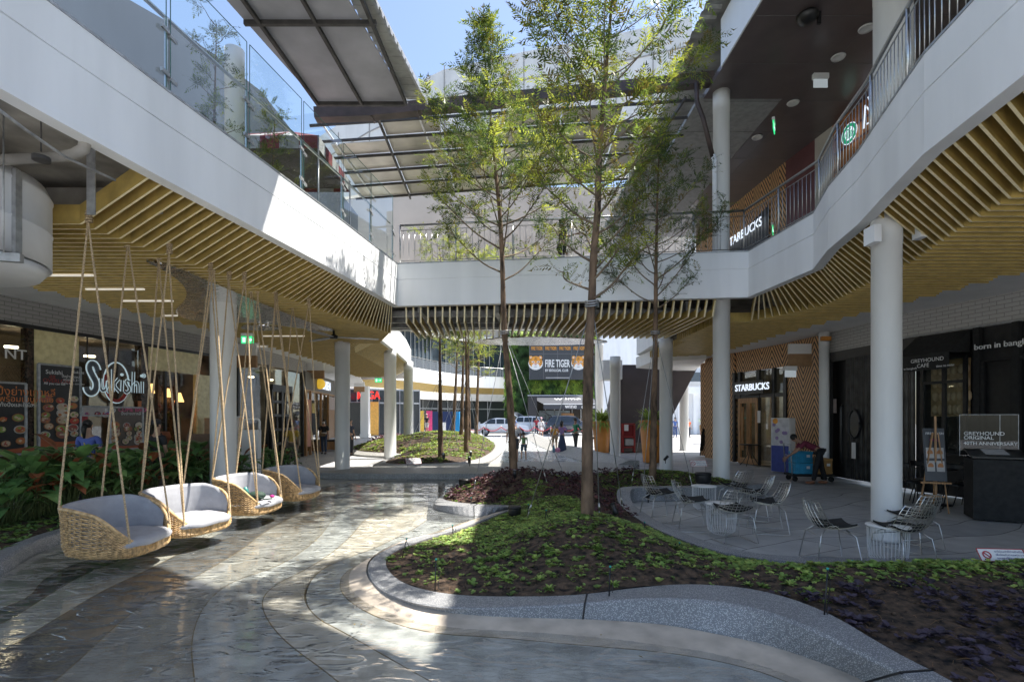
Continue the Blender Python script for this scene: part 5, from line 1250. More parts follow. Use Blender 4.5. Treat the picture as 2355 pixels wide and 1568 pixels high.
def feather_tree(name, trunk, rad_, label, group, prof, n_br, seed, z_lo, fl=.26, dens=1.0, cat='tree', weights=(4, 4, 3, 1), up=.75):
    """trunk: points bottom->top; prof(z)-> crown half width at height z"""
    rs = random.Random(seed); P = smooth(trunk, 2); zb, zt = P[0].z, P[-1].z
    t = empty(name, tuple(P[0]), label, cat, group); LL = len(P)
    b = MB(); r = [rad_ * (1 - .86 * (p.z - zb) / (zt - zb)) * (1 + .06 * math.sin(i * 2.1)) for i, p in enumerate(P)]
    PP = resample(P, 60); rr_ = [rad_ * (1.25 if i == 0 else 1) * (1 - .86 * (p.z - zb) / (zt - zb)) * (1 + rs.uniform(-.07, .09)) for i, p in enumerate(PP)]
    b.tube(PP, rr_, 12)
    for i in range(26):     # stubs of cut twigs
        k = rs.randrange(3, 40); a = rs.uniform(0, 6.28); d = Vector((math.cos(a), math.sin(a), .3)); q = PP[k]
        b.tube([q + d * rr_[k] * .7, q + d * (rr_[k] + .015)], [.02, .012], 6)
    b.build('trunk', M['bark'], t)
    br = MB(); lv = [MB() for _ in range(4)]
    def leafy(path, r0, k0=.25):
        n = max(3, int(sum((a - c).length for a, c in zip(path, path[1:])) / .085 * dens))
        Q = resample(path, n)
        for i in range(n):
            if i / n < k0: continue
            dd = (Q[min(i + 1, n - 1)] - Q[max(i - 1, 0)]).normalized()
            for s in range(2):
                a = Vector((rs.gauss(0, 1), rs.gauss(0, 1), rs.gauss(.15, .6))).normalized()
                frond(lv[rs.choices(range(4), weights)[0]], Q[i], dd * .7 + a * .9, fl * rs.uniform(.6, 1.15), rs)
    for i in range(n_br):
        f = (i + rs.uniform(0, .8)) / n_br; z = z_lo + (zt - z_lo) * f ** .9
        k = min(range(len(PP)), key=lambda j: abs(PP[j].z - z)); q = PP[k]; a = i * 2.4 + rs.uniform(-.5, .5)
        W = prof(z + .4) * rs.uniform(.65, 1.1)
        if W < .08: continue
        h = W * up * rs.uniform(.8, 1.3); d = Vector((math.cos(a), math.sin(a), 0))
        path = smooth([q, q + d * W * .35 + Vector((0, 0, h * .22)), q + d * W * .75 + Vector((rs.uniform(-.1, .1), rs.uniform(-.1, .1), h * .65)), q + d * W + Vector((0, 0, h))], 2)
        r0 = max(.008, rr_[k] * .42); br.tube(path, [r0 * (1 - .8 * j / (len(path) - 1)) for j in range(len(path))], 6)
        leafy(path, r0, .45)
        for s in range(rs.randint(3, 5)):
            j = rs.randrange(len(path) // 3, len(path)); q2 = path[j]; a2 = a + rs.choice((-1, 1)) * rs.uniform(.5, 1.3); l2 = W * rs.uniform(.25, .5)
            d2 = Vector((math.cos(a2), math.sin(a2), rs.uniform(.1, 1.0))).normalized(); p2 = [q2, q2 + d2 * l2 * .5, q2 + d2 * l2 + Vector((0, 0, l2 * .2))]
            br.tube(p2, [r0 * .35, r0 * .25, r0 * .1], 5); leafy(p2, r0, .15)
    leafy(PP[int(.82 * len(PP)):], .01, 0)
    br.build('branches', M['twig'], t)
    for i, m_ in enumerate(('leaf1', 'leaf2', 'leaf3', 'leaf4')):
        if lv[i].f: lv[i].build('foliage', M[m_], t, fix=False)
    return t
def TP(L, Y): return [GY(x, y, Y) for x, y in L]
trk = TP([(1350, 1182), (1350, 1000), (1353, 800), (1361, 690), (1363, 600), (1375, 480), (1376, 380), (1384, 280), (1390, 200), (1400, 80), (1412, -60)], 6.4)
trk[0].z -= .12
feather_tree('feather_tree', trk, .078, 'tallest feather leaved tree in the middle of the near mound', 'slender feather leaved trees',
             lambda z: interp([(2.6, .0), (3.3, .55), (4.2, .68), (5.0, .8), (6.0, 1.0), (6.8, .95), (7.6, .4)], z) * 1.05, 44, 11, 3.15, .29, 1.05, weights=(4, 4, 3, 3))
trk = TP([(1182, 1092), (1172, 900), (1158, 760), (1155, 600), (1150, 500), (1140, 400), (1130, 300), (1122, 200), (1105, 60)], 11.1)
trk[0].z -= .15
feather_tree('feather_tree', trk, .088, 'tree leaning up from the purple planting, second tallest, crown over the bridge railing', 'slender feather leaved trees',
             lambda z: interp([(4.5, .3), (5.0, 1.2), (5.8, 1.8), (7.0, 1.75), (7.8, 1.0), (8.6, .55), (10.2, .2)], z), 48, 5, 4.7, .38, .88, weights=(4, 3, 4, 1.5))
trk = TP([(1500, 1090), (1504, 900), (1507, 750), (1508, 600), (1511, 450), (1516, 325)], 11.6)
trk[0].z -= .2
feather_tree('feather_tree', trk, .085, 'shorter darker feather leaved tree standing in the hedge by the white column', 'slender feather leaved trees',
             lambda z: interp([(4.0, .2), (4.6, 1.5), (5.6, 1.45), (6.6, 1.0), (7.5, .5), (8.2, .1)], z), 36, 9, 4.1, .30, .9, weights=(3, .4, 5, 1.5))
ft = [((1013, 1041), (1012, 900), (1011, 780), 18.2, 'foremost tree of the far mound'), ((1071, 1032), (1074, 900), (1070, 770), 20.5, 'straight tree of the far mound, middle of the close pair'),
      ((1078, 1012), (1077, 900), (1076, 780), 24.5, 'thin tree close behind the middle of the far mound'), ((1060, 1006), (1063, 900), (1066, 780), 27, 'back tree left of the close pair on the far mound'),
      ((1040, 1004), (1047, 900), (1052, 790), 30, 'slanting tree at the back left of the far mound'), ((1094, 1000), (1098, 900), (1102, 780), 33, 'rearmost pale tree right of the far mound')]
for i, (a, c, e, Y, lb) in enumerate(ft):
    trk = TP([a, c, e, (e[0] + 3, e[1] - 60)], Y); trk[0].z = .25
    feather_tree('feather_tree', trk, .10 + .002 * (Y - 18), lb, 'trees on the far mound', (lambda z: interp([(4.0, .3), (4.5, 1.0), (6, 1.3), (7.5, .5)], z)) if i > 1 else (lambda z: interp([(4.2, .0), (5, .7), (7, .8)], z)), 14, 30 + i, 4.2, .45, .5, weights=(4, 5, 2, 2), up=.4)
for x, y0, y1, Y, lb, w in [(490, 380, 55, 8.4, 'small tree behind the glass balustrade, left one', .45), (625, 400, 262, 10.4, 'small shrub tree behind the glass balustrade by the striped tent', .4)]:
    trk = TP([(x, y0 - 20), (x + 4, (y0 + y1) / 2), (x + 8, y1)], Y); trk[0].z = 5.36
    feather_tree('small_tree', trk, .03, lb, 'small trees upstairs', lambda z, w=w: w * (1.2 if z < 6.8 else .6), 16, int(x), 5.7, .2, .8, weights=(5, 3, 2, .5))
for x, Y, lb, hh in [(1010, 17.5, 'bushy light green tree behind the left end of the bridge railing', 2.2), (1080, 18.3, 'light green tree behind the bridge railing near the leaning tree', 2.0), (1135, 18, 'low light green shrub tree right of the leaning trunk upstairs', 1.5)]:
    p = GY(x, 600, Y); trk = [Vector((p.x, Y, 5.4)), Vector((p.x + .1, Y, 6.3)), Vector((p.x, Y, 5.4 + hh))]
    feather_tree('small_tree', trk, .04, lb, 'small trees upstairs', lambda z: .85, 18, int(x), 5.7, .28, .8, weights=(4, 6, 1, .5))
b = MB(); b.box((-1.5, 17.9, 5.3), (6, 1.6, .25)); b.build('floor_slab', M['void'], None); 
bpy.data.objects['floor_slab.003' if 'floor_slab.003' in bpy.data.objects else 'floor_slab'].parent = mall
o = bpy.data.objects.get('floor_slab.003')
if o: o.location = -mall.location
# guy wires and collars
def guys(base, collar, targets, lb):
    for i, tg in enumerate(targets):
        t = empty('guy_wire', tuple(tg), lb[i], 'guy wire', 'wires staying the trees')
        b = MB(); a = Vector(collar); c = Vector(tg); b.tube([a, c.lerp(a, .06)], .0065, 5); b.build('wire', M['galv'], t)
        b = MB(); b.tube([c.lerp(a, .07), c.lerp(a, .035)], .014, 6); b.tube([c, c.lerp(a, .035)], .008, 5); b.build('turnbuckle', M['steel'], t)
    b = MB()
    for k in range(3):
        z = -.03 + k * .03; r = .10 if base > 9 else .085; b.tube([Vector(collar) + Vector((math.cos(j * .785) * r, math.sin(j * .785) * r, z + .01 * math.sin(j * 2))) for j in range(9)], .009, 5)
    tag(b.build('rope_collar', M['galv']), lb[-1], 'tree tie', 'grey rope ties round the trunks')
guys(6.4, GY(1361, 700, 6.4), [G(1378, 1190, .45), G(1212, 1190, .3), G(1432, 1172, .35)], ['wire from the tallest tree down beside its own trunk', 'wire from the tallest tree to the left slope of the near mound', 'wire from the tallest tree to the right slope of the near mound', 'grey rope tie round the tallest tree trunk'])
guys(11.1, GY(1160, 765, 11.1), [G(1088, 1130, .2), G(1258, 1112, .35), G(1300, 1100, .3)], ['wire from the leaning tree to the left end of the purple planting', 'wire from the leaning tree into the purple planting', 'longest wire from the leaning tree toward the plaza', 'grey rope tie round the leaning tree trunk'])
guys(11.6, GY(1506, 765, 11.6), [G(1452, 1110, .3), G(1592, 1120, .3), G(1478, 1128, .25)], ['wire from the hedge tree down to its left', 'wire from the hedge tree to the hedge on its right', 'second wire on the left of the hedge tree', 'grey rope tie round the hedge tree trunk'])
for k, (x, y, x2, Y) in enumerate([(1013, 885, 935, 18.2), (1013, 885, 965, 18.2), (1013, 885, 1055, 18.2), (1071, 895, 1015, 20.5), (1071, 895, 1028, 20.5), (1071, 895, 1120, 20.5), (1078, 895, 1098, 24.5), (1060, 890, 1000, 27), (1066, 890, 1110, 27)]):
    b = MB(); b.tube([GY(x, y - 20, Y), GY(x2, 1035, Y - .5)], .009, 4)
    tag(b.build('guy_wire', M['galv']), ['far wire %s' % s for s in ('reaching the left column from the foremost tree', 'short of the left column from the foremost tree', 'right of the foremost tree', 'steep left of the close pair', 'steeper left of the close pair', 'falling right of the close pair', 'near vertical behind the close pair', 'long and slanting left at the back', 'slanting right at the back')][k], 'guy wire', 'wires staying the trees')
# ---------------------------------------------------------------- ground cover
def leaf(b, p, d, L, w, droop=.25, up=None):
    d = d.normalized(); s = d.cross(Vector((0, 0, 1))); s = s.normalized() if s.length > 1e-3 else Vector((1, 0, 0))
    a1 = p + d * L * .35; a2 = p + d * L * .7 - Vector((0, 0, droop * L * .3)); a3 = p + d * L - Vector((0, 0, droop * L))
    f = Vector((0, 0, .12 * w))
    b.add([p, a1 + s * w * .5 + f, a1, a1 - s * w * .5 + f, a2 + s * w * .45 + f, a2, a2 - s * w * .45 + f, a3], [(0, 1, 2), (0, 2, 3), (1, 4, 5, 2), (2, 5, 6, 3), (4, 7, 5), (5, 7, 6)], False)
def rosette(b, p, r, rs, n=14, h=.5, w=.3):
    for i in range(n):
        a = rs.uniform(0, 6.28); e = rs.uniform(.15, 1.0) * h; leaf(b, p, Vector((math.cos(a), math.sin(a), e)), r * rs.uniform(.6, 1.1), r * w, .2)
def scatter(P, n, rs, cond=lambda x, y: True):
    xs = [p[0] for p in P]; ys = [p[1] for p in P]; out = []
    k = 0
    while len(out) < n and k < n * 60:
        k += 1; x, y = rs.uniform(min(xs), max(xs)), rs.uniform(min(ys), max(ys))
        if inpoly(x, y, P) and dedge(x, y, P) > .05 and cond(x, y): out.append((x, y))
    return out
rs = random.Random(21)
B1, B2 = MB(), MB()
def scr(x, y, z): return CX + x * FP / y, HY + (EYE - z) * FP / y
# dense green carpet over the mound and along the plaza side
def dens(x, y):
    X, Y_ = scr(x, y, bedz(x, y, poly))
    n = noise.noise(Vector((x * 2.2, y * 2.2, 5)))
    if y < 6.1 and x < 2.4 and noise.noise(Vector((x * 6, y * 6, 9))) < .06: return .06
    if y > 10.3: return .75 if n > -.25 else .2
    if y > 7.2: return .9
    if x < -.4 and y < 6.6: return .10 + n * .5
    base = interp([(4.2, 0), (4.8, .10), (5.2, .4), (5.6, .8), (6.2, 1.0)], y) if x < 2.6 else interp([(4.3, 0), (4.6, .3), (4.9, .8), (5.2, 1)], y)
    return base + n * .45
cnt = 0
for x, y in scatter(poly, 48000, rs, lambda x, y: y < 13.3):
    if rs.random() > dens(x, y): continue
    X, _ = scr(x, y, .4)
    pur = (y > 9.6 and x < 2.0 and noise.noise(Vector((x * 1.3, y * 1.3, 2))) > -.2) or (1.2 < x < 2.1 and 7.7 < y < 10)
    if pur: continue
    p = Vector((x, y, bedz(x, y, poly) - .005)); tgt = B2 if rs.random() < .35 else B1
    rosette(tgt, p, rs.uniform(.028, .058) * (1.2 if y < 6 else 1), rs, 5, 1.1, .6); cnt += 1
tag(B1.build('ground_cover', M['gc1'], fix=False), 'low green ground cover carpeting the island mound', 'ground cover', kind='stuff')
tag(B2.build('ground_cover', M['gc2'], fix=False), 'lighter green sprigs in the island ground cover', 'ground cover', kind='stuff')
# purple planting
B1, B2 = MB(), MB()
for x, y in scatter(poly, 9000, rs, lambda x, y: (y > 9.6 and x < 2.2) or (1.1 < x < 2.1 and 7.6 < y < 10) or (y > 11.3 and x < 3.0)):
    if noise.noise(Vector((x * 1.3, y * 1.3, 2))) < -.3: continue
    if rs.random() > .24: continue
    p = Vector((x, y, bedz(x, y, poly))); rosette(B1 if rs.random() < .8 else B2, p + Vector((0, 0, rs.uniform(0, .10))), rs.uniform(.04, .085), rs, 6, 1.2, .5)
tag(B1.build('purple_planting', M['purple'], fix=False), 'purple leaved planting on the crest round the leaning tree', 'planting', kind='stuff')
tag(B2.build('purple_planting', pm((.12, .035, .03)), fix=False), 'reddish tips in the purple planting', 'planting', kind='stuff')
B1 = MB()
for x, y in scatter(poly, 2400, rs, lambda x, y: y < 5.0 and x > 2.0 and scr(x, y, .3)[1] > 1345):
    if noise.noise(Vector((x * 2.5, y * 2.5, 2))) < -.1: continue
    p = Vector((x, y, bedz(x, y, poly))); rosette(B1, p + Vector((0, 0, rs.uniform(0, .05))), rs.uniform(.04, .085), rs, 7, .9, .55)
tag(B1.build('dark_planting', M['purple2'], fix=False), 'blackish purple leaves on the soil in the near right corner', 'planting', kind='stuff')
# straw, roots and clods on the soil
B1 = MB()
for x, y in scatter(poly, 2600, rs, lambda x, y: y < 7.5):
    p = Vector((x, y, bedz(x, y, poly) + .004)); a = rs.uniform(0, 6.28); l = rs.uniform(.02, .09); d = Vector((math.cos(a), math.sin(a), rs.uniform(0, .5)))
    B1.tube([p, p + d * l * .5 + Vector((0, 0, .01)), p + d * l], .0016, 3, False)
tag(B1.build('straw_litter', M['straw'], fix=False), 'dry roots and straw lying on the dark soil', 'litter', kind='stuff')
B1 = MB()
for x, y in scatter(poly, 2600, rs, lambda x, y: y < 7.5):
    p = Vector((x, y, bedz(x, y, poly))); r = rs.uniform(.006, .022); B1.ball(p, (r, r * rs.uniform(.6, 1), r * .7), 6, 4)
tag(B1.build('soil_clods', M['soil'], fix=False), 'crumbs of dark soil on the island bed', 'soil', kind='stuff')
# individual rosettes in front
spots = [(895,1285),(902,1312),(918,1327),(935,1262),(963,1278),(965,1318),(985,1290),(1000,1258),(1012,1300),(1000,1332),(1040,1262),(1062,1268),(1025,1275),(1060,1362),(1088,1357),(1068,1350),(1120,1330),(1138,1316),(1165,1335),(1205,1312),(1240,1333),(1135,1285),(1160,1280),(1262,1355),(1310,1330),(1332,1355),(1290,1300),(1365,1320),(1390,1300),(1105,1300),(1125,1265),(1190,1285),(1215,1358),(1410,1345),(1440,1330),(1475,1320),(1500,1300),(1532,1322),(1560,1328),(1600,1318),(1640,1328),(1688,1330),(1720,1345),(1760,1350),(1815,1345),(1860,1360),(1590,1290),(1450,1290),(1700,1300),(1780,1310),(1820,1316),(1900,1330),(1960,1340),(1350,1290),(1260,1280),(1175,1300),(1240,1260),(1080,1290),(950,1340),(1150,1358)]
vars_ = []
for k in range(4):
    b = MB(); rs2 = random.Random(100 + k); rosette(b, Vector((0, 0, 0)), .105, rs2, 20, .95, .24); b.mi = 1; rosette(b, Vector((0, 0, .01)), .07, rs2, 9, 1.6, .26)
    vars_.append(b)
protos = []
wh = ['at the sunlit nose of the bed', 'on the front slope of the mound', 'near the front kerb', 'on bare soil towards the right']
for k, (x, y) in enumerate(spots):
    g0 = G(x, y, .2)
    for _ in range(6): z = bedz(g0.x, g0.y, poly) if inpoly(g0.x, g0.y, poly) else .2; g0 = G(x, y, z)
    if not inpoly(g0.x, g0.y, poly): continue
    if len(protos) < 4: o = vars_[len(protos)].build('rosette_plant', [M['gc1'], M['gc2']], fix=False); protos.append(o)
    else: o = protos[k % 4].copy(); COL.objects.link(o)
    o.location = g0; o.rotation_euler = (0, 0, rs.uniform(0, 6)); s_ = rs.uniform(.55, 1.1) * (1.15 if y > 1330 and x > 1040 and x < 1300 else .85); o.scale = (s_, s_, s_)
    w_ = wh[0] if x < 1040 else wh[1] if x < 1350 and y < 1325 else wh[2] if x < 1350 else wh[3]
    tag(o, 'small bright green leafy rosette plant ' + w_, 'plant', 'green rosette plants ' + w_)
# far mound cover
B1, B2 = MB(), MB()
for x, y in scatter(fpoly, 5200, rs):
    p = Vector((x, y, bedz(x, y, fpoly, .13, fbump)))
    X, Y_ = scr(x, y, p.z)
    if noise.noise(Vector((x * 1.1, y * 1.1, 1))) < -.22: continue
    rosette(B2 if rs.random() < .6 else B1, p, rs.uniform(.07, .14), rs, 6, .8, .5)
tag(B1.build('ground_cover', M['gc1'], fix=False), 'green ground cover on the far mound', 'ground cover', kind='stuff')
tag(B2.build('ground_cover', mat('far mound yellow green cover', (.26, .30, .05), .6, .3, 5, trans=.3), fix=False), 'yellow green ground cover on the far mound', 'ground cover', kind='stuff')  # yellow green base colour for part of the far cover
B1 = MB()
for k in range(700):
    t_ = rs.random(); a, c, e = Vector((-7.5, 27)), Vector((-8.0, 33)), Vector((-3.5, 37.4)); q = a.lerp(c, t_ * 2) if t_ < .5 else c.lerp(e, t_ * 2 - 1)
    x, y = q.x + rs.uniform(0, 1.3), q.y + rs.uniform(-1, .5); rosette(B1, Vector((x, y, .25 + rs.uniform(0, .35))), .16, rs, 6, 1.2, .5)
tag(B1.build('purple_planting', M['purple'], fix=False), 'dark purple edging behind the far mound', 'planting', kind='stuff')
# ---------------------------------------------------------------- broad leaved shrubs, left
def bigshrub(rs, n=16, h=.95):
    parts = [MB(), MB(), MB()]; st = MB()
    for i in range(n):
        a = rs.uniform(0, 6.28); sp_r = rs.uniform(.03, .28); hh = h * rs.uniform(.3, .95); p0 = Vector((rs.uniform(-.08, .08), rs.uniform(-.08, .08), 0)); d = Vector((math.cos(a), math.sin(a), 0))
        p1 = p0 + d * sp_r * .5 + Vector((0, 0, hh * .6)); p2 = p0 + d * sp_r + Vector((0, 0, hh)); st.tube([p0, p1, p2], [.009, .007, .005], 5)
        k = 1 if rs.random() < .14 else (2 if rs.random() < .25 else 0)
        L = rs.uniform(.30, .52); e = rs.uniform(-.1, 1.3); leaf(parts[k], p2, d * 1.0 + Vector((0, 0, e)), L, L * .36, rs.uniform(.1, .45))
    return st, parts
pr = []
for k in range(5):
    rs2 = random.Random(50 + k); st, pt = bigshrub(rs2, 40)
    t = empty('broad_leaf_shrub', (0, 0, 0), 'x', 'shrub', 'broad leaved shrubs behind the rope swings'); st.build('stems', pm((.07, .10, .03)), t, local=True)
    for q, m_ in zip(pt, ('big1', 'big2', 'big3')):
        if q.f: q.build('foliage', M[m_], t, local=True, fix=False)
    pr.append(t)
sp = []
xs_ = [(20,1215),(70,1205),(120,1195),(165,1192),(210,1180),(255,1172),(300,1160),(345,1150),(390,1142),(430,1136),(470,1128),(-20,1225),(0,1180),(60,1170),(110,1165),(160,1158),(215,1150),(270,1140),(320,1135),(370,1128),(415,1122),(455,1118),(-60,1190),
       (550,1118),(585,1108),(620,1100),(655,1092),(560,1100),(600,1094)]
where = ['leftmost of the front row by the black poster', 'in front of the gold stone panel', 'under the framed food poster', 'behind the first swing', 'below the outlined name sign', 'left of the person in blue', 'beside the person in blue', 'between the two people with their backs turned', 'under the black capped person', 'right of the black capped person', 'against the nearest left column', 'cut by the left edge of the photo', 'second row at the left edge', 'second row by the marble post', 'second row under the poster', 'second row right of the poster', 'second row by the blue shirt', 'second row behind the second rope', 'second row under the menu poster', 'second row at the window end', 'second row near the column', 'hard against the column foot', 'outermost at the left edge', 'just right of the column behind the third swing', 'in front of the white totem', 'right of the white totem', 'last one behind the fourth swing', 'back one at the totem foot', 'small one behind the totem']
for k, (x, y) in enumerate(xs_):
    p = G(x, y, .12); s_ = (1.05 if k < 11 else .98) * rs.uniform(.9, 1.12) * (.85 if k >= 23 else 1)
    lb = 'broad leaved shrub with some reddish leaves, ' + where[k]
    if k < 5: t = pr[k]; t.location = p; t['label'] = lb; t.scale = (s_,) * 3; t.rotation_euler = (0, 0, rs.uniform(0, 6))
    else: dup(pr[k % 5], p, rs.uniform(0, 6), lb, None, s_)
B1, B2 = MB(), MB()
for x, y in scatter(lpoly_w, 1100, rs, lambda x, y: y < 8.3):
    p = Vector((x, y, bedz(x, y, lpoly_w, .1, lambda a, c: .1))); rosette(B2 if rs.random() < .5 else B1, p, rs.uniform(.05, .1), rs, 8, .9, .5)
tag(B1.build('ground_cover', M['gc1'], fix=False), 'low leafy ground cover in the left bed in front of the shrubs', 'ground cover', kind='stuff')
tag(B2.build('ground_cover', M['big3'], fix=False), 'pale leaved ground cover in the left bed', 'ground cover', kind='stuff')
# ---------------------------------------------------------------- green wall at the far end
M['gw1'] = mat('living wall green', (.20, .34, .06), .6, .4, 1.2, trans=.2); M['gw2'] = mat('living wall dark green', (.08, .16, .05), .6, .4, 1.2, trans=.2); M['gw3'] = mat('living wall lime', (.36, .48, .08), .6, .3, 1.2, trans=.2)
gw = empty('green_wall', (3, 68.6, 0), 'tall living wall of green plants round the black tiger billboard', 'green wall')
x0, x1 = GY(1160, 900, 68).x, GY(1372, 900, 68).x
b = MB(); b.box(((x0 + x1) / 2, 68.6, 6.6), (x1 - x0, .8, 13)); b.build('backing', M['gw2'], gw)
L3 = [MB(), MB(), MB()]
for k in range(11000):
    x, z = rs.uniform(x0, x1), rs.uniform(.3, 13.1); n_ = noise.noise(Vector((x * .35, z * .28, 8))); q = 1 if n_ < -.12 else (0 if n_ < .2 else 2)
    if 2.8 < x < 9.9 and z < 5: continue
    p = Vector((x, 68.1 + rs.uniform(-.1, .1), z)); a = rs.uniform(-2.6, -.5); l = rs.uniform(.3, .6); d = Vector((math.cos(a) * .7, -.8, math.sin(a)))
    s_ = Vector((1, 0, 0)) * l * .16; L3[q].add([p, p + d * l * .5 + s_, p + d * l, p + d * l * .5 - s_], [(0, 1, 2, 3)])
for q in range(3): L3[q].build('foliage', M[('gw1', 'gw2', 'gw3')[q]], gw, fix=False)
# orange planters with spider plants
def planter(c, r1, r0, h, lb, seed, ph=1.0):
    t = empty('orange_planter', tuple(c), lb, 'planter', 'tall orange planters'); b = MB(); b.lathe([(r0, 0), (r1, h), (r1 - .03, h), (r1 - .05, h - .06), (.02, h - .07)], c, 32, cap=False); b.build('pot', M['orange'], t)
    rs2 = random.Random(seed); g = tag(empty('grass_plant', (c.x, c.y, c.z + h - .08), lb.replace('planter', 'planter plant').replace('tall', 'arching grassy plant of the tall'), 'plant', 'grassy plants in orange planters')); B1, B2 = MB(), MB()
    for i in range(230):
        a = rs2.uniform(0, 6.28); l = rs2.uniform(.55, 1.15) * ph; d = Vector((math.cos(a), math.sin(a), 0)); e = rs2.uniform(.5, 2.6); p = Vector(c) + Vector((0, 0, h - .06)) + d * rs2.uniform(0, .15); s_ = Vector((-d.y, d.x, 0)) * .030 * ph
        pts = [p + d * l * .62 * t_ + Vector((0, 0, l * (e * .42 * t_ - .62 * t_ * t_ * (1.1 if e < 1.5 else .75)))) for t_ in (0, .3, .6, .85, 1)]
        vs = []
        for j, q in enumerate(pts): w_ = (1, 1.3, 1.1, .7, .05)[j]; vs += [q - s_ * w_, q + s_ * w_]
        (B1 if rs2.random() < .5 else B2).add(vs, [(2 * j, 2 * j + 1, 2 * j + 3, 2 * j + 2) for j in range(4)])
    B1.build('foliage', M['gw3'], g, fix=False); B2.build('foliage', M['gc2'], g, fix=False)
planter(G(1383, 1040), .47, .33, 1.52, 'tall orange planter beside the lone standing person in green', 1, 1.05)
planter(G(1498, 1062), .46, .32, 1.6, 'tall orange planter half hidden behind the hedge tree trunk', 2, .9)
planter(G(1623, 1020), .4, .3, 1.2, 'small orange planter in the bright gap by the coffee shop', 3, .7)
# ================================================================ people
def skinned(name, joints, links, mats, parent, root=0, sub=1, local=True):
    me = bpy.data.meshes.new(name); me.from_pydata([j[0] for j in joints], links, []); o = bpy.data.objects.new(name, me); COL.objects.link(o)
    md = o.modifiers.new('skin', 'SKIN'); md.use_smooth_shade = True; md.branch_smoothing = .3
    sv = me.skin_vertices[0].data
    for i, j in enumerate(joints): sv[i].radius = (j[1], j[2] if len(j) > 2 else j[1]); sv[i].use_root = (i == root)
    s_ = o.modifiers.new('sub', 'SUBSURF'); s_.levels = sub; s_.render_levels = sub
    dg = bpy.context.evaluated_depsgraph_get(); m2 = bpy.data.meshes.new_from_object(o.evaluated_get(dg)); o.modifiers.clear(); o.data = m2; bpy.data.meshes.remove(me)
    m2.materials.clear()
    for m_ in (mats if isinstance(mats, (list, tuple)) else [mats]): m2.materials.append(m_)
    m2.polygons.foreach_set('use_smooth', [True] * len(m2.polygons)); m2.name = name
    if parent: o.parent = parent
    return o
def rotx(v, a): c, s = math.cos(a), math.sin(a); return Vector((v.x, v.y * c - v.z * s, v.y * s + v.z * c))
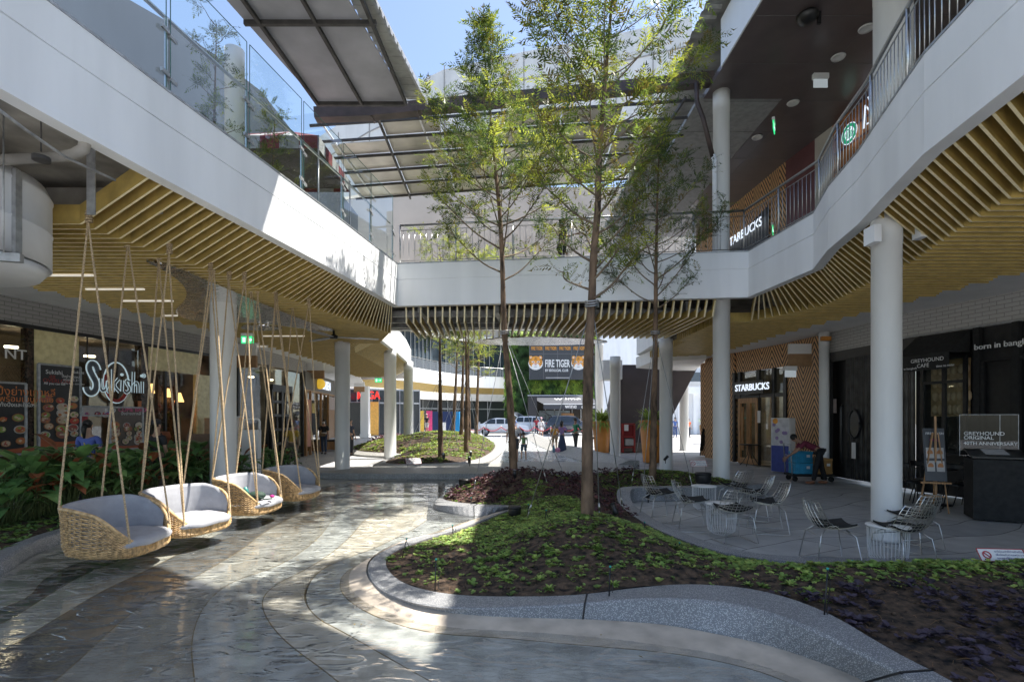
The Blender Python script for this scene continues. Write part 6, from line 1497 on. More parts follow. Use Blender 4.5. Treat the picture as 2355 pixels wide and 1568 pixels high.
def person(loc, H, yaw, label, shirt=(.1, .1, .1), pants=(.05, .05, .06), skirt=None, hair='short', hairc=None, lean=0, step=.0, armL=(0.1, .2), armR=(0.1, .2), sleeve='short', shorts=False, shoes=(.03, .03, .03), mask=None, bag=None, cap=None, skin=None, group=None, barefoot=False, dress=None, shirtm=None, extra=None, headp=0, wide=1.0, tl=0):
    """facing local -Y; arm = (forward swing, elbow bend) in radians; lean = forward bend of the trunk; tl = twist of legs"""
    t = empty('person', tuple(loc), label, 'person', group, rz=yaw); S = H; sk = skin or M['skin']
    F = Vector((0, -1, 0))
    hip = Vector((0, 0, .53 * S)); 
    def T(x, y, z):   # trunk point relative to hip, leaning forward
        v = Vector((x, y, z)); return hip + Vector((v.x, v.y * math.cos(lean) - v.z * math.sin(lean), v.z * math.cos(lean) + v.y * math.sin(lean) * 1.0))
    belly, chest, neckb, neck = T(0, -.008 * S, .10 * S), T(0, 0, .21 * S), T(0, .01 * S, .29 * S), T(0, .005 * S, .325 * S)
    hv = Vector((0, -math.sin(lean * .6 + headp), math.cos(lean * .6 + headp))); head = neck + hv * .068 * S; crown = head + hv * .055 * S; hf = Vector((0, -hv.z, hv.y)) * 1.0; hf = Vector((0, -math.cos(lean * .6 + headp), -math.sin(lean * .6 + headp)))
    J = []; Lk = []
    def add(p, r, r2=None, par=None):
        J.append((tuple(p), r, r2 or r)); 
        if par is not None: Lk.append((par, len(J) - 1))
        return len(J) - 1
    w = wide
    ih = add(hip, .068 * S * w, .052 * S); ib = add(belly, .060 * S * w, .048 * S, ih); ic = add(chest, .072 * S * w, .052 * S, ib); inb = add(neckb, .036 * S, .034 * S, ic); inn = add(neck, .028 * S, None, inb)
    ihd = add(head + hf * .004 * S, .040 * S, .047 * S, inn); icr = add(crown, .033 * S, .038 * S, ihd)
    ino = add(head + hf * .052 * S - hv * .006 * S, .007 * S, None, ihd)
    arms = {}
    for s, (sw, be) in ((-1, armL), (1, armR)):
        sh = T(s * .098 * S * w, .0, .265 * S); d = Vector((s * .13, -math.sin(sw), -math.cos(sw))).normalized(); el = sh + d * .165 * S
        d2 = Vector((s * .03, -math.sin(sw + be), -math.cos(sw + be))).normalized(); wr = el + d2 * .145 * S; hd = wr + d2 * .035 * S
        a = add(sh, .028 * S, None, ic); e = add(el, .020 * S, None, a); q = add(wr, .0135 * S, None, e); h_ = add(hd, .019 * S, .011 * S, q)
        side = Vector((s, 0, 0)).cross(d2).normalized()
        for k, o_ in enumerate((-.016, -.006, .004, .013)):
            b0 = add(hd + side * o_ * S + d2 * .022 * S, .0048 * S, None, h_); b1 = add(hd + side * o_ * 1.1 * S + d2 * (.045 - .004 * abs(k - 1)) * S - Vector((s * .004, 0, 0)) * S, .0042 * S, None, b0)
            add(hd + side * o_ * 1.1 * S + (d2 * (.060 - .005 * abs(k - 1)) - Vector((s * .010, 0, 0))) * S, .0036 * S, None, b1)
        th = add(hd + (side * -.022 + d2 * .006) * S, .0055 * S, None, h_); add(hd + (side * -.030 + d2 * .026) * S, .0045 * S, None, th)
        arms[s] = (sh, el, wr, hd)
    legs = {}
    for s in (-1, 1):
        st = step * s; hj = hip + Vector((s * .048 * S * w, 0, -.02 * S)); bend = .25 * abs(step) if s < 0 else .04
        kn = hj + Vector((s * .008 * S, -math.sin(st + bend) * .245 * S, -math.cos(st + bend) * .245 * S)); an = kn + Vector((0, -math.sin(st - bend) * .24 * S, -math.cos(st - bend) * .24 * S))
        an.z = max(an.z, .028 * S); toe = an + Vector((s * .01 * S, -.095 * S, -.018 * S)); heel = an + Vector((0, .02 * S, -.018 * S))
        a = add(hj, .052 * S * w, .050 * S, ih); k = add(kn, .032 * S, None, a); n_ = add(an, .020 * S, None, k); add(toe, .017 * S, .012 * S, n_)
        legs[s] = (hj, kn, an, toe)
    # keep the soles on the ground
    lo = min(legs[s][3].z for s in (-1, 1)) - .012 * S
    body = skinned('body', J, Lk, sk, t, 0, 1); body.location = (0, 0, -lo + .0)
    dz = Vector((0, 0, -lo)); g = 1.0
    def sk2(nm, jj, ll, m_): o = skinned(nm, jj, ll, m_, t, 0, 1); o.location = dz; return o
    sm_ = shirtm or pm(shirt, .8); k_ = 1.16
    low = (hip.lerp(belly, -.25)) if not dress else hip
    jj = [(tuple(low), .078 * S * w, .062 * S), (tuple(belly), .071 * S * w, .058 * S), (tuple(chest), .082 * S * w, .062 * S), (tuple(neckb.lerp(chest, .12)), .046 * S, .042 * S)]; ll = [(0, 1), (1, 2), (2, 3)]
    for s in (-1, 1):
        sh, el, wr, hd = arms[s]; jj.append((tuple(sh), .036 * S, .036 * S)); ll.append((2, len(jj) - 1)); end = sh.lerp(el, .72) if sleeve == 'short' else el
        if sleeve == 'puff': jj.append((tuple(sh.lerp(el, .45)), .055 * S, .055 * S)); ll.append((len(jj) - 2, len(jj) - 1)); end = sh.lerp(el, .9)
        jj.append((tuple(end), .030 * S, .030 * S)); ll.append((len(jj) - 2, len(jj) - 1))
        if sleeve == 'long': jj.append((tuple(wr), .020 * S, .020 * S)); ll.append((len(jj) - 2, len(jj) - 1))
    sk2('shirt', jj, ll, sm_)
    if dress or skirt:
        c_, lenf, w1 = (dress or skirt); b = MB(); n = 24; z1 = .56 * S; z0 = z1 - lenf * S; vs = []; R_ = [(0, .066), (.15, .082), (.5, .5 * (.085 + w1)), (1, w1)]
        for f_, r_ in R_:
            for j in range(n):
                a = 2 * math.pi * j / n; rr2 = r_ * S * (1 + (.07 * math.sin(6 * a) * f_)); vs.append((rr2 * math.cos(a), rr2 * .8 * math.sin(a), z1 + (z0 - z1) * f_))
        b.add(vs, [(i * n + j, i * n + (j + 1) % n, (i + 1) * n + (j + 1) % n, (i + 1) * n + j) for i in range(3) for j in range(n)], True); o = b.build('skirt' if skirt else 'dress_skirt', pm(c_, .8), t, local=True, fix=False); o.location = dz
    else:
        jj = [(tuple(hip.lerp(belly, .2)), .073 * S * w, .058 * S)]; ll = []
        for s in (-1, 1):
            hj, kn, an, toe = legs[s]; jj.append((tuple(hj), .060 * S * w, .057 * S)); ll.append((0, len(jj) - 1))
            if shorts: jj.append((tuple(hj.lerp(kn, .9)), .052 * S, .052 * S)); ll.append((len(jj) - 2, len(jj) - 1))
            else:
                jj.append((tuple(kn), .043 * S, .043 * S)); ll.append((len(jj) - 2, len(jj) - 1)); jj.append((tuple(an.lerp(kn, .05)), .034 * S, .036 * S)); ll.append((len(jj) - 2, len(jj) - 1))
        sk2('shorts' if shorts else 'trousers', jj, ll, pm(pants, .85))
    if not barefoot:
        for s in (-1, 1):
            hj, kn, an, toe = legs[s]; b = MB(); c = an.lerp(toe, .45) + Vector((0, 0, -.002 * S)); b.ball(c + dz, (.030 * S, .072 * S, .024 * S), 10, 6); b.build('shoe', pm(shoes), t, local=True)
    hm = pm(hairc or (.012, .01, .009), .5); b = MB()
    c = head + hv * .022 * S - hf * .012 * S; b.ball(c + dz, (.046 * S, .052 * S, .050 * S), 14, 9)
    if hair == 'long':
        b.tube([c - hf * .02 * S + dz, c - hf * .032 * S - hv * .07 * S + dz, c - hf * .035 * S - hv * .15 * S + dz], [.042 * S, .044 * S, .022 * S], 12)
    if hair == 'tail': b.tube([c - hf * .035 * S + dz, c - hf * .06 * S - hv * .06 * S + dz, c - hf * .05 * S - hv * .16 * S + dz], [.024 * S, .026 * S, .010 * S], 10)
    if hair == 'bob': b.tube([c + hv * .0 * S + dz, c - hf * .01 * S - hv * .065 * S + dz], [.048 * S, .046 * S], 14)
    b.build('hair', hm, t, local=True)
    b = MB()
    for s in (-1, 1): b.ball(head + dz + hf * .043 * S + Vector((s * .017 * S, 0, 0)) + hv * .004 * S, .0045 * S, 6, 4)
    b.build('eyes', M['black'], t, local=True)
    b = MB()
    for s in (-1, 1): b.ball(head + dz + Vector((s * .043 * S, 0, 0)) - hv * .004 * S, (.006 * S, .010 * S, .015 * S), 8, 5)
    b.build('ears', sk, t, local=True)
    if not mask: 
        b = MB(); b.ball(head + dz + hf * .040 * S - hv * .026 * S, (.015 * S, .006 * S, .0035 * S), 8, 4); b.build('mouth', pm((.30, .10, .09)), t, local=True)
    else:
        b = MB(); b.ball(head + dz + hf * .030 * S - hv * .022 * S, (.033 * S, .026 * S, .027 * S), 12, 7); b.build('face_mask', pm(mask), t, local=True)
    if cap:
        b = MB(); b.ball(c + dz + hv * .014 * S, (.050 * S, .055 * S, .043 * S), 14, 8); b.plate([head + dz + hv * .03 * S + hf * f_ * S + Vector((x * S, 0, 0)) for f_, x in ((.03, -.04), (.085, -.03), (.092, 0), (.085, .03), (.03, .04))], .008, hv); b.build('cap', pm(cap), t, local=True)
    if bag:
        bc, side, bz = bag; o1 = chest + dz + Vector((-side * .07 * S, 0, .07 * S)); o2 = hip + dz + Vector((side * .10 * S, 0, bz * S)); b = MB()
        for yy in (-.068, .068): b.tube([o1 + Vector((0, 0, .02 * S)), (o1 + o2) / 2 + Vector((0, yy * S, 0)), o2], .006 * S, 5)
        b.build('bag_strap', pm(bc), t, local=True); b = MB(); b.box(o2 - Vector((0, 0, .04 * S)), (.035 * S, .13 * S, .10 * S)); b.build('bag', pm(bc), t, local=True)
    if extra: extra(t, dz, arms, legs, hip, chest, head, S)
    t['_arms'] = 0; del t['_arms']
    return t
PI = math.pi
DARK = (.02, .02, .024)
M['skind'] = mat('tanned skin', (.34, .19, .12), .5, .06, 6)
shirtprint = mat('printed yellow shirt', (.70, .48, .08), .8, .1, 16, col2=(.45, .12, .06))
# left arcade
person((-8.0, 9.7, 0), 1.70, PI + .1, 'person seen from behind in a blue T-shirt with a yellow strap across the back', shirt=(.09, .13, .40), hair='tail', bag=((.55, .42, .02), -1, .02), sleeve='short')
person((-7.15, 10.35, 0), 1.70, PI - .35, 'person from behind in a black cap and black T-shirt with a thin strap', shirt=DARK, cap=(.02, .022, .03), armR=(.7, .8), bag=((.03, .03, .03), 1, .04), pants=(.1, .1, .1))
def tote(t, dz, arms, legs, hip, chest, head, S):
    sh, el, wr, hd = arms[-1]; b = MB(); p = sh + dz + Vector((-.03 * S, .04 * S, -.21 * S)); b.box(p, (.04, .26, .30)); b.tube([sh + dz, p + Vector((0, .08, .15))], .01, 4); b.build('tote_bag', pm((.45, .38, .27)), t, local=True)
    h = arms[1][3] + dz; b = MB(); b.box(h + Vector((0, 0, -.17)), (.04, .22, .30)); b.build('folder', pm((.03, .03, .035)), t, local=True)
person(tuple(G(672, 1076)), 1.60, PI + .55, 'person walking away in a mustard blouse with a tote bag and dark folder', shirt=(.46, .30, .05), pants=(.17, .15, .12), hair='bob', step=.22, sleeve='puff', extra=tote, mask=(.2, .35, .5))
def purse(t, dz, arms, legs, hip, chest, head, S):
    b = MB(); b.box(hip + dz + Vector((0, -.13, .03)), (.20, .05, .12)); b.build('purse', pm((.20, .14, .08)), t, local=True)
    b = MB(); b.lathe([(.128, -.02), (.128, .02)], hip + dz + Vector((0, 0, .12)), 20); b.build('belt', pm((.6, .58, .55)), t, local=True)
person(tuple(G(745, 1043)), 1.62, .05, 'person facing the camera in black puff sleeves, blue jeans and white mask', shirt=DARK, pants=(.035, .055, .10), hair='long', sleeve='puff', step=.1, mask=(.75, .75, .75), extra=purse)
person(tuple(G(806, 1046) + Vector((0, 0, 0))), 1.66, 1.3, 'person in dark navy half hidden behind the left pavement column', shirt=(.02, .025, .05), pants=(.02, .02, .03), armL=(.2, .3))
person(tuple(G(837, 1003)), 1.72, -1.2, 'person walking in a pale blue uniform shirt and navy trousers by the glazed entrance', shirt=(.35, .42, .55), pants=(.02, .03, .08), step=.35)
person(tuple(G(981, 997)), 2.0, PI - .3, 'person in a black T-shirt and pale shorts between the posters at the far gallery', shirt=DARK, pants=(.5, .48, .45), shorts=True, cap=(.5, .3, .3))
person(tuple(G(1006, 997)), 1.9, 1.2, 'person in black passing behind the foremost tree of the far mound', shirt=DARK, pants=(.3, .3, .35), sleeve='long', armL=(.7, .2), armR=(.5, .1))
# stream and far plaza
person(tuple(G(1181, 1064)), 1.66, PI, 'adult in a white T-shirt and rolled dark trousers wading behind the leaning trunk', shirt=(.62, .62, .66), pants=(.06, .06, .07), shorts=True, barefoot=True, lean=.25, step=.2, armL=(.3, .5), armR=(.2, .3), wide=1.35)
person(tuple(G(1204, 1056)), 1.12, PI + .2, 'child in a green T-shirt and denim shorts wading in the stream', shirt=(.13, .27, .12), pants=(.07, .12, .18), shorts=True, barefoot=True, step=.2, armR=(.6, .1), armL=(.1, .3), wide=1.15)
person(tuple(G(1233, 1003)), 1.75, PI, 'person in a maroon polo shirt standing by the dark car', shirt=(.28, .015, .03), pants=(.03, .03, .05))
person(tuple(G(1244, 1008)), 1.68, 0, 'person walking in a short white dress and pink hat by the cars', shirt=(.72, .70, .70), dress=((.72, .70, .70), .20, .12), hair='long', sleeve='long', cap=(.7, .35, .38), step=.2, mask=(.7, .6, .62))
person(tuple(G(1275, 1037)), 1.40, PI + .2, 'child in a printed yellow shirt and khaki shorts with back turned', shirt=(.6, .4, .05), shirtm=shirtprint, pants=(.33, .25, .16), shorts=True, barefoot=True, wide=1.15)
person(tuple(G(1292, 1042)), 1.56, PI / 2 + .9, 'person in lilac blouse and long navy skirt beside the child in yellow', shirt=(.26, .17, .36), skirt=((.03, .045, .10), .50, .15), hair='long', sleeve='puff', armL=(.6, 1.0), armR=(.5, 1.0))
person(tuple(G(1323, 1040)), 1.70, PI / 2 + .5, 'lone standing person in a green jacket by the orange planter', shirt=(.03, .20, .11), pants=(.06, .06, .06), sleeve='long', armL=(.5, 1.1), armR=(.4, 1.1), step=.1, skin=M['skind'])
person(tuple(G(1552, 1006)), 1.7, PI, 'small far person in a blue shirt in the bright gap past the stair', shirt=(.08, .15, .4), pants=(.05, .08, .2))
person(tuple(G(1583, 1006)), 1.6, .3, 'small far person in an orange top in the bright gap past the stair', shirt=(.75, .16, .05), pants=(.08, .08, .1))
person(tuple(G(1183, 1006)), 1.7, -.4, 'far person in blue just behind the wading adult', shirt=(.15, .25, .5), pants=(.05, .05, .08))
# on the bridge
person(tuple(Vector((1.34, 13.9, 5.42)) ), 1.72, PI / 2, 'person in navy standing on the bridge looking at a phone', shirt=(.012, .016, .035), pants=(.02, .02, .04), armL=(.45, 1.4), armR=(.1, .3), headp=.25, skin=M['skind'])
# worker bending over the trolley
pb = G(2352 - 474, 1106)
person((tuple(G(1884, 1112))), 1.68, -PI / 2 - .25, 'worker in a maroon T-shirt and black trousers bending over a trolley of crates', shirt=(.16, .02, .045), pants=(.012, .012, .014), lean=1.15, armL=(.5, .3), armR=(.7, .3), step=.22, shoes=(.25, .10, .05), headp=.3, skin=M['skind'])
# ================================================================ rope swings
def swing_meshes():
    """local frame: front = +X, width along Y, origin on the ground under the seat centre"""
    W, Dp, zs = .50, .40, .36          # half width, half depth, seat rim height
    def rim(th):      # th: 0 = front centre, pi = back centre
        x = Dp * math.cos(th); y = W * math.sin(th)
        x = math.copysign(abs(math.cos(th)) ** .72, math.cos(th)) * Dp; y = math.copysign(abs(math.sin(th)) ** .72, math.sin(th)) * W
        f = (1 - math.cos(th)) / 2
        u_ = max(0, min(1, (f - .08) / .62)); z = zs + .39 * math.sin(u_ * math.pi / 2) ** .95
        return x, y, z
    def shell(th, t):      # t 0 = bottom centre ring, 1 = rim
        x, y, z = rim(th); prof = [(0, .40, .0), (.18, .78, .055), (.34, .97, .14), (.5, 1.02, .30), (1, 1.0, 1)]
        for a, c in zip(prof, prof[1:]):
            if t <= c[0]: u = (t - a[0]) / (c[0] - a[0]); s = a[1] + (c[1] - a[1]) * u; hz = a[2] + (c[2] - a[2]) * u; break
        z0 = .17; lean = max(0, -math.cos(th)) * .10 * max(0, t - .4)
        return Vector((x * s - lean, y * s, z0 + (z - z0) * hz))
    k = 108; rows = 34
    weave = MB(); vs = []
    for r in range(rows):
        t = .02 + .96 * r / (rows - 1); path = []
        for i in range(k + 1):
            th = 2 * math.pi * i / k; p = shell(th, t); q = shell(th, min(1, t + .02)); c = Vector((0, 0, p.z)); n = (p - c); n.z = 0; n = n.normalized() if n.length > 1e-4 else Vector((1, 0, 0))
            path.append(p + n * (.009 if (i // 2 + r) % 2 else -.007))
        weave.tube(path, .0082, 4, False)
    ribs = MB()
    for i in range(54):
        th = 2 * math.pi * i / 54; ribs.tube([shell(th, j / 9) for j in range(10)], .006, 4, False)
    rimb = MB(); rimb.tube([shell(2 * math.pi * i / 72, 1) for i in range(73)], .020, 8, False); rimb.tube([shell(2 * math.pi * i / 72, .02) for i in range(73)], .016, 6, False)
    base = MB(); vs = [shell(2 * math.pi * i / 36, .02) for i in range(36)]; base.add(vs + [Vector((0, 0, .165))], [(i, (i + 1) % 36, 36) for i in range(36)], True)
    # inner lining so that no light shows where it should not
    seat = MB(); n = 48; rings = [(0, .075), (.5, .08), (.8, .075), (.95, .05), (1.0, .015), (.97, -.02)]
    vs = []
    for s, h in rings:
        for i in range(n):
            th = 2 * math.pi * i / n; x, y, z = rim(th); wr = .006 * math.sin(9 * th + s * 7) * s; xx = x * s * (1.16 if x > 0 else .93); vs.append((xx, y * s * .96, zs - .035 + h + wr))
    seat.add(vs, [(j * n + i, j * n + (i + 1) % n, (j + 1) * n + (i + 1) % n, (j + 1) * n + i) for j in range(len(rings) - 1) for i in range(n)] + [tuple(range(n))[::-1]], True)
    back = MB(); m = 40; vs = []; a0, a1 = rad(62), rad(298)
    for j in range(9):
        v = j / 8
        for i in range(m + 1):
            th = a0 + (a1 - a0) * i / m; x, y, z = rim(th); e = min(1, min(i, m - i) / 5); zz = zs + .02 + (z + .012 - zs) * v * (.25 + .75 * e) ; thk = .055 * math.sin(math.pi * min(.95, v * .9 + .1)) ** .6 * e
            fold = .009 * math.sin(i * 1.15 + .8 * math.sin(i * .7)) * (.4 + v); s = .955 - thk - fold * .6
            x2 = x - max(0, -math.cos(th)) * .10 * max(0, (v) * .6)
            vs.append((x2 * s, y * s, zz))
    for i in range(m + 1):
        th = a0 + (a1 - a0) * i / m; x, y, z = rim(th); vs.append(((x - max(0, -math.cos(th)) * .06) * .985, y * .985, z + .004))
    back.add(vs, [(j * (m + 1) + i, j * (m + 1) + i + 1, (j + 1) * (m + 1) + i + 1, (j + 1) * (m + 1) + i) for j in range(9) for i in range(m)], True)
    return dict(weave=weave, ribs=ribs, rim=rimb, base=base, seat=seat, back=back), shell, rim
SWM, SHELL, RIM = swing_meshes()
# rope twisted strands helper
def ropegeo(b, a, c, r=.0112, pitch=.085):
    a, c = Vector(a), Vector(c); L = (c - a).length; d = (c - a) / L; u = d.orthogonal().normalized(); w = d.cross(u); n = int(L / pitch * 5)
    sag = 0
    for s in range(3):
        path = [a + d * (L * i / n) + (u * math.cos(2 * math.pi * (i / 5 + s / 3)) + w * math.sin(2 * math.pi * (i / 5 + s / 3))) * r * .55 for i in range(n + 1)]
        b.tube(path, r * .62, 4, False)
sw_lab = ['nearest wicker swing seat with grey cushions, its back to the left', 'second wicker swing seat, wide open and turned toward the water', 'third wicker swing seat with a bag lying on its cushion', 'farthest wicker swing seat, mostly in sun']
SW = [((-4.56, 5.97), rad(3), [(205, 505), (293, 562)]), ((-4.42, 7.0), rad(-16), [(366, 592), (484, 620)]), ((-4.32, 8.45), rad(-4), [(562, 640), (592, 668)]), ((-4.2, 9.85), rad(-6), [(636, 688), (710, 697)])]
proto = None
for k, ((x, y), yaw, anch) in enumerate(SW):
    z0 = .0
    if proto is None:
        t = empty('swing_seat', (x, y, z0), sw_lab[k], 'swing seat', 'wicker swing seats hanging on ropes', rz=yaw); proto = t
        wv = SWM['weave'].build('wicker_shell', M['wicker'], t, local=True, fix=False)
        SWM['ribs'].build('wicker_ribs', M['wicker'], wv, local=True, fix=False); SWM['rim'].build('rim', M['wicker'], wv, local=True, fix=False); SWM['base'].build('wicker_base', M['wicker'], wv, local=True, fix=False)
        SWM['seat'].build('seat_cushion', M['cushion'], t, local=True, fix=False); SWM['back'].build('back_cushion', M['cushion'], t, local=True, fix=False)
    else: t = dup(proto, (x, y, z0), yaw, sw_lab[k])
    Rz = Matrix.Rotation(yaw, 3, 'Z'); O = Vector((x, y, z0))
    tops = [G(a[0], a[1], 4.05) for a in anch]
    for s, top in zip((-1, 1), tops):
        for th in (rad(38) * s, rad(150) * s):
            p = O + Rz @ SHELL(th, 1.0); e = O + Rz @ SHELL(th, .25); n_ = (Rz @ Vector((math.cos(th), math.sin(th), 0))) * .02
            b = MB(); ropegeo(b, top + Vector((R(-.02, .02), 0, -.02)), p + n_); b.tube([p + n_, p.lerp(e, .5) + n_ * 1.6, e + n_, O + Rz @ SHELL(th, .05)], .012, 6)
            o = b.build('rope', M['rope'], t, local=True, fix=False)
            o.data.transform(Matrix.Rotation(-yaw, 4, 'Z') @ Matrix.Translation(-O))
        b = MB()
        for q in range(5 if (k, s) in ((0, -1), (1, 1), (2, -1), (3, 1)) else 1):
            zz = -.05 + q * .03; r = .030 + .005 * math.sin(q * 2.3); b.tube([top + Vector((math.cos(j * .785) * r, math.sin(j * .785) * r, zz + .02 + .008 * math.sin(j))) for j in range(9)], .011, 6, False)
        o = b.build('rope_knot', M['rope'], t, local=True, fix=False); o.data.transform(Matrix.Rotation(-yaw, 4, 'Z') @ Matrix.Translation(-O))
bg_ = empty('bag', (-4.1, 8.25, .45), 'dark green bag with a bottle lying on the third swing', 'bag')
b = MB(); b.ball((-4.1, 8.25, .48), (.14, .10, .07), 14, 8); b.tube([(-4.05, 8.12, .5), (-3.9, 8.1, .44), (-3.86, 8.25, .43)], .012, 5); b.build('bag_body', pm((.02, .05, .035)), bg_)
b = MB(); b.tube([(-4.22, 8.2, .5), (-4.25, 8.17, .62)], [.035, .03], 10); b.build('bottle', pm((.05, .25, .22), .3), bg_)
b = MB(); b.ball((-3.88, 8.3, .46), (.04, .03, .025), 8, 5); b.build('pink_tag', pm((.6, .02, .25)), bg_)
bz_ = empty('flat_bar', (-4.75, 5.7, 4.05), 'grey flat steel bar from which the first swing rope hangs', 'bar')
tp = G(205, 490, 4.1); b = MB(); b.box(tp + Vector((0, .03, .38)), (.10, .012, .78)); b.build('bar', M['galv'], bz_)
# ================================================================ wire chairs and tables
def wire_chair():
    t = empty('wire_chair', (0, 0, 0), 'x', 'wire chair', 'chrome wire chairs with black seat pads')
    def S(u, v):   # u -1..1 across, v 0 (front edge) .. 1 (top of back)
        if v < .48: q = v / .48; y = -.24 + q * .40; z = .455 - .035 * math.sin(q * 2.2) ; hw = .20 + .065 * q
        else: q = (v - .48) / .52; y = .16 + .16 * q + .03 * math.sin(q * 3.1); z = .425 + .36 * q; hw = .265 * math.sqrt(max(0, 1 - (max(0, q - .25) / .9) ** 2.4))
        a = abs(u) ** 2; 
        return Vector((u * hw, y - (.09 * a if v > .48 else 0), z + (.045 * a if v < .48 else .02 * a) + (.03 * a if .3 < v < .6 else 0) - (.05 * a if v > .97 else 0)))
    b = MB()
    for i in range(11):
        u = -1 + 2 * i / 10; b.tube([S(u, v / 20) for v in range(21)], .0036 if 0 < i < 10 else .0052, 4, False)
    for j in range(17):
        v = j / 16; b.tube([S(-1 + 2 * i / 8, v) for i in range(9)], .0036 if 0 < j < 16 else .0052, 4, False)
    b.build('wire_shell', M['steel'], t, local=True, fix=False)
    for s in (-1, 1):
        b = MB(); b.tube([(s * .13, .12, .43), (s * .20, .20, .36), (s * .24, .26, .012), (s * .24, .2, .008), (s * .24, -.2, .008), (s * .24, -.26, .012), (s * .20, -.20, .36), (s * .13, -.12, .43)], .0075, 6); b.build('leg', M['steel'], t, local=True)
    b = MB(); b.tube([(-.20, .2, .36), (.20, .2, .36)], .006, 5); b.tube([(-.20, -.2, .36), (.20, -.2, .36)], .006, 5); b.build('stretcher', M['steel'], t, local=True)
    b = MB(); n = 8; vs = []
    for z in (0, .022):
        for i in range(n + 1):
            for j in range(n + 1):
                p = S((-1 + 2 * i / n) * .9, .02 + .42 * j / n); vs.append((p.x, p.y, p.z + .008 + z))
    m = (n + 1) ** 2; f = []
    for i in range(n):
        for j in range(n): q = i * (n + 1) + j; f += [(q, q + 1, q + n + 2, q + n + 1), (m + q, m + q + n + 1, m + q + n + 2, m + q + 1)]
    for i in range(n):
        for a_, c_ in ((i, i + 1), (n * (n + 1) + i, n * (n + 1) + i + 1), (i * (n + 1), (i + 1) * (n + 1)), (i * (n + 1) + n, (i + 1) * (n + 1) + n)): f.append((a_, c_, m + c_, m + a_))
    b.add(vs, f, False); b.build('seat_pad', M['blackm'], t, local=True)
    return t
wc = wire_chair()
CH = [((1516, 1195), -90 + 180, 'leftmost wire chair, in front of the raised seat ring'), ((1590, 1216), 78, 'wire chair facing right behind the nearer wire table'), ((1684, 1242), 8, 'wire chair with its curved back toward the camera over a low wire table'),
      ((1765, 1222), -68, 'wire chair turned left, right of the table group'), ((1692, 1170), 10, 'rearmost wire chair against the hedge'), ((1735, 1192), -60, 'see-through wire chair standing behind the table group'),
      ((1908, 1292), 62, 'single wire chair standing apart by itself, its seat pad to the right'), ((2098, 1262), 20, 'wire chair with the tallest back beside the nearest right column'), ((2073, 1300), 5, 'foremost wire chair by the nearest right column, back toward the camera')]
CYAW = [100, 85, 185, -105, 205, -125, 84, 200, 190]
for k, ((x, y), _, lb) in enumerate(CH):
    p = G(x, y); yaw = rad(CYAW[k])
    if k == 0: wc.location = p; wc.rotation_euler = (0, 0, yaw); wc['label'] = lb; wc.scale = (1.0,) * 3
    else: dup(wc, p, yaw, lb, None, .97)
def wire_table():
    t = empty('wire_table', (0, 0, 0), 'x', 'side table', 'white round tables on upright wires'); b = MB(); b.lathe([(.02, .44), (.225, .44), (.23, .447), (.225, .455), (.02, .455)], (0, 0, 0), 36); b.build('tabletop', M['paper'], t, local=True)
    b = MB()
    for i in range(34):
        a = 2 * math.pi * i / 34; c, s = math.cos(a), math.sin(a); b.tube([(c * .21, s * .21, .44), (c * .205, s * .205, .2), (c * .19, s * .19, .06), (c * .12, s * .12, .008)], .003, 4, False)
    b.tube([(math.cos(i * .3142) * .12, math.sin(i * .3142) * .12, .008) for i in range(21)], .004, 4, False); b.build('wire_base', M['signdim'], t, local=True, fix=False); return t
wt_ = wire_table()
tabs = [(1334 + .4332 * 656, 902.4 + .4332 * 622, 'white round wire table in front of the raised seat ring'), (1334 + .4332 * 748, 902.4 + .4332 * 748, 'white round wire table under the curved back of the middle chair'), (1334 + .4332 * 1632, 902.4 + .4332 * 905, 'white round wire table at the foot of the nearest right column')]
for k, (x, y, lb) in enumerate(tabs):
    if k == 0: wt_.location = G(x, y); wt_['label'] = lb
    else: dup(wt_, G(x, y), .2, lb)
# ================================================================ cafe corner: kiosk, easel, black chairs
c = GY(2283, 1150, 8.85); c.z = 0; yw = rad(-28)
ki = empty('display_kiosk', tuple(c), 'tall matt black kiosk with a sloping tray and a clear acrylic sign', 'kiosk', rz=yw)
b = MB(); b.plate([(-.33, -.27, .0), (.33, -.27, .0), (.33, -.27, 1.02), (-.33, -.27, 1.02)], .54, (0, 1, 0)); b.build('cabinet', M['blackm'], ki, local=True)
b = MB(); b.plate([(-.36, -.32, 1.04), (.38, -.32, 1.04), (.38, .30, 1.2), (-.36, .30, 1.2)], .03, (0, 0, 1)); b.build('tray', M['black'], ki, local=True)
b = MB(); b.plate([(-.15, -.2, 1.105), (.16, -.2, 1.105), (.16, .1, 1.175), (-.15, .1, 1.175)], .004, (0, 0, 1)); b.build('menu_sheet', pm((.45, .45, .46)), ki, local=True)
b = MB(); b.quad((-.42, .12, 1.05), (.36, .12, 1.05), (.36, .12, 1.78), (-.42, .12, 1.78)); b.build('acrylic_panel', glassmat('acrylic panel', (.55, .58, .60), .9), ki, local=True)
b = MB()
for x in (-.42, .12, .36): b.tube([(x, .12, 1.05), (x, .12, 1.78)], .005, 4)
b.tube([(-.42, .12, 1.78), (.36, .12, 1.78)], .005, 4); b.build('panel_edge', M['galv'], ki, local=True)
for s_, z, sz in (('GREYHOUND', 1.42, .088), ('ORIGINAL', 1.345, .088), ('40TH ANNIVERSARY', 1.25, .078)): text(s_, sz, (-.37, .10, z), (1, 0, 0), 'lettering', M['signdim'], ki, ext=.001, local=True, bold=.001)
c = GY(2150, 1170, 9.35); c.z = 0
ea = empty('easel_sign', tuple(c), 'wooden easel holding a tall dark menu board with dish photographs', 'easel', rz=rad(-22))
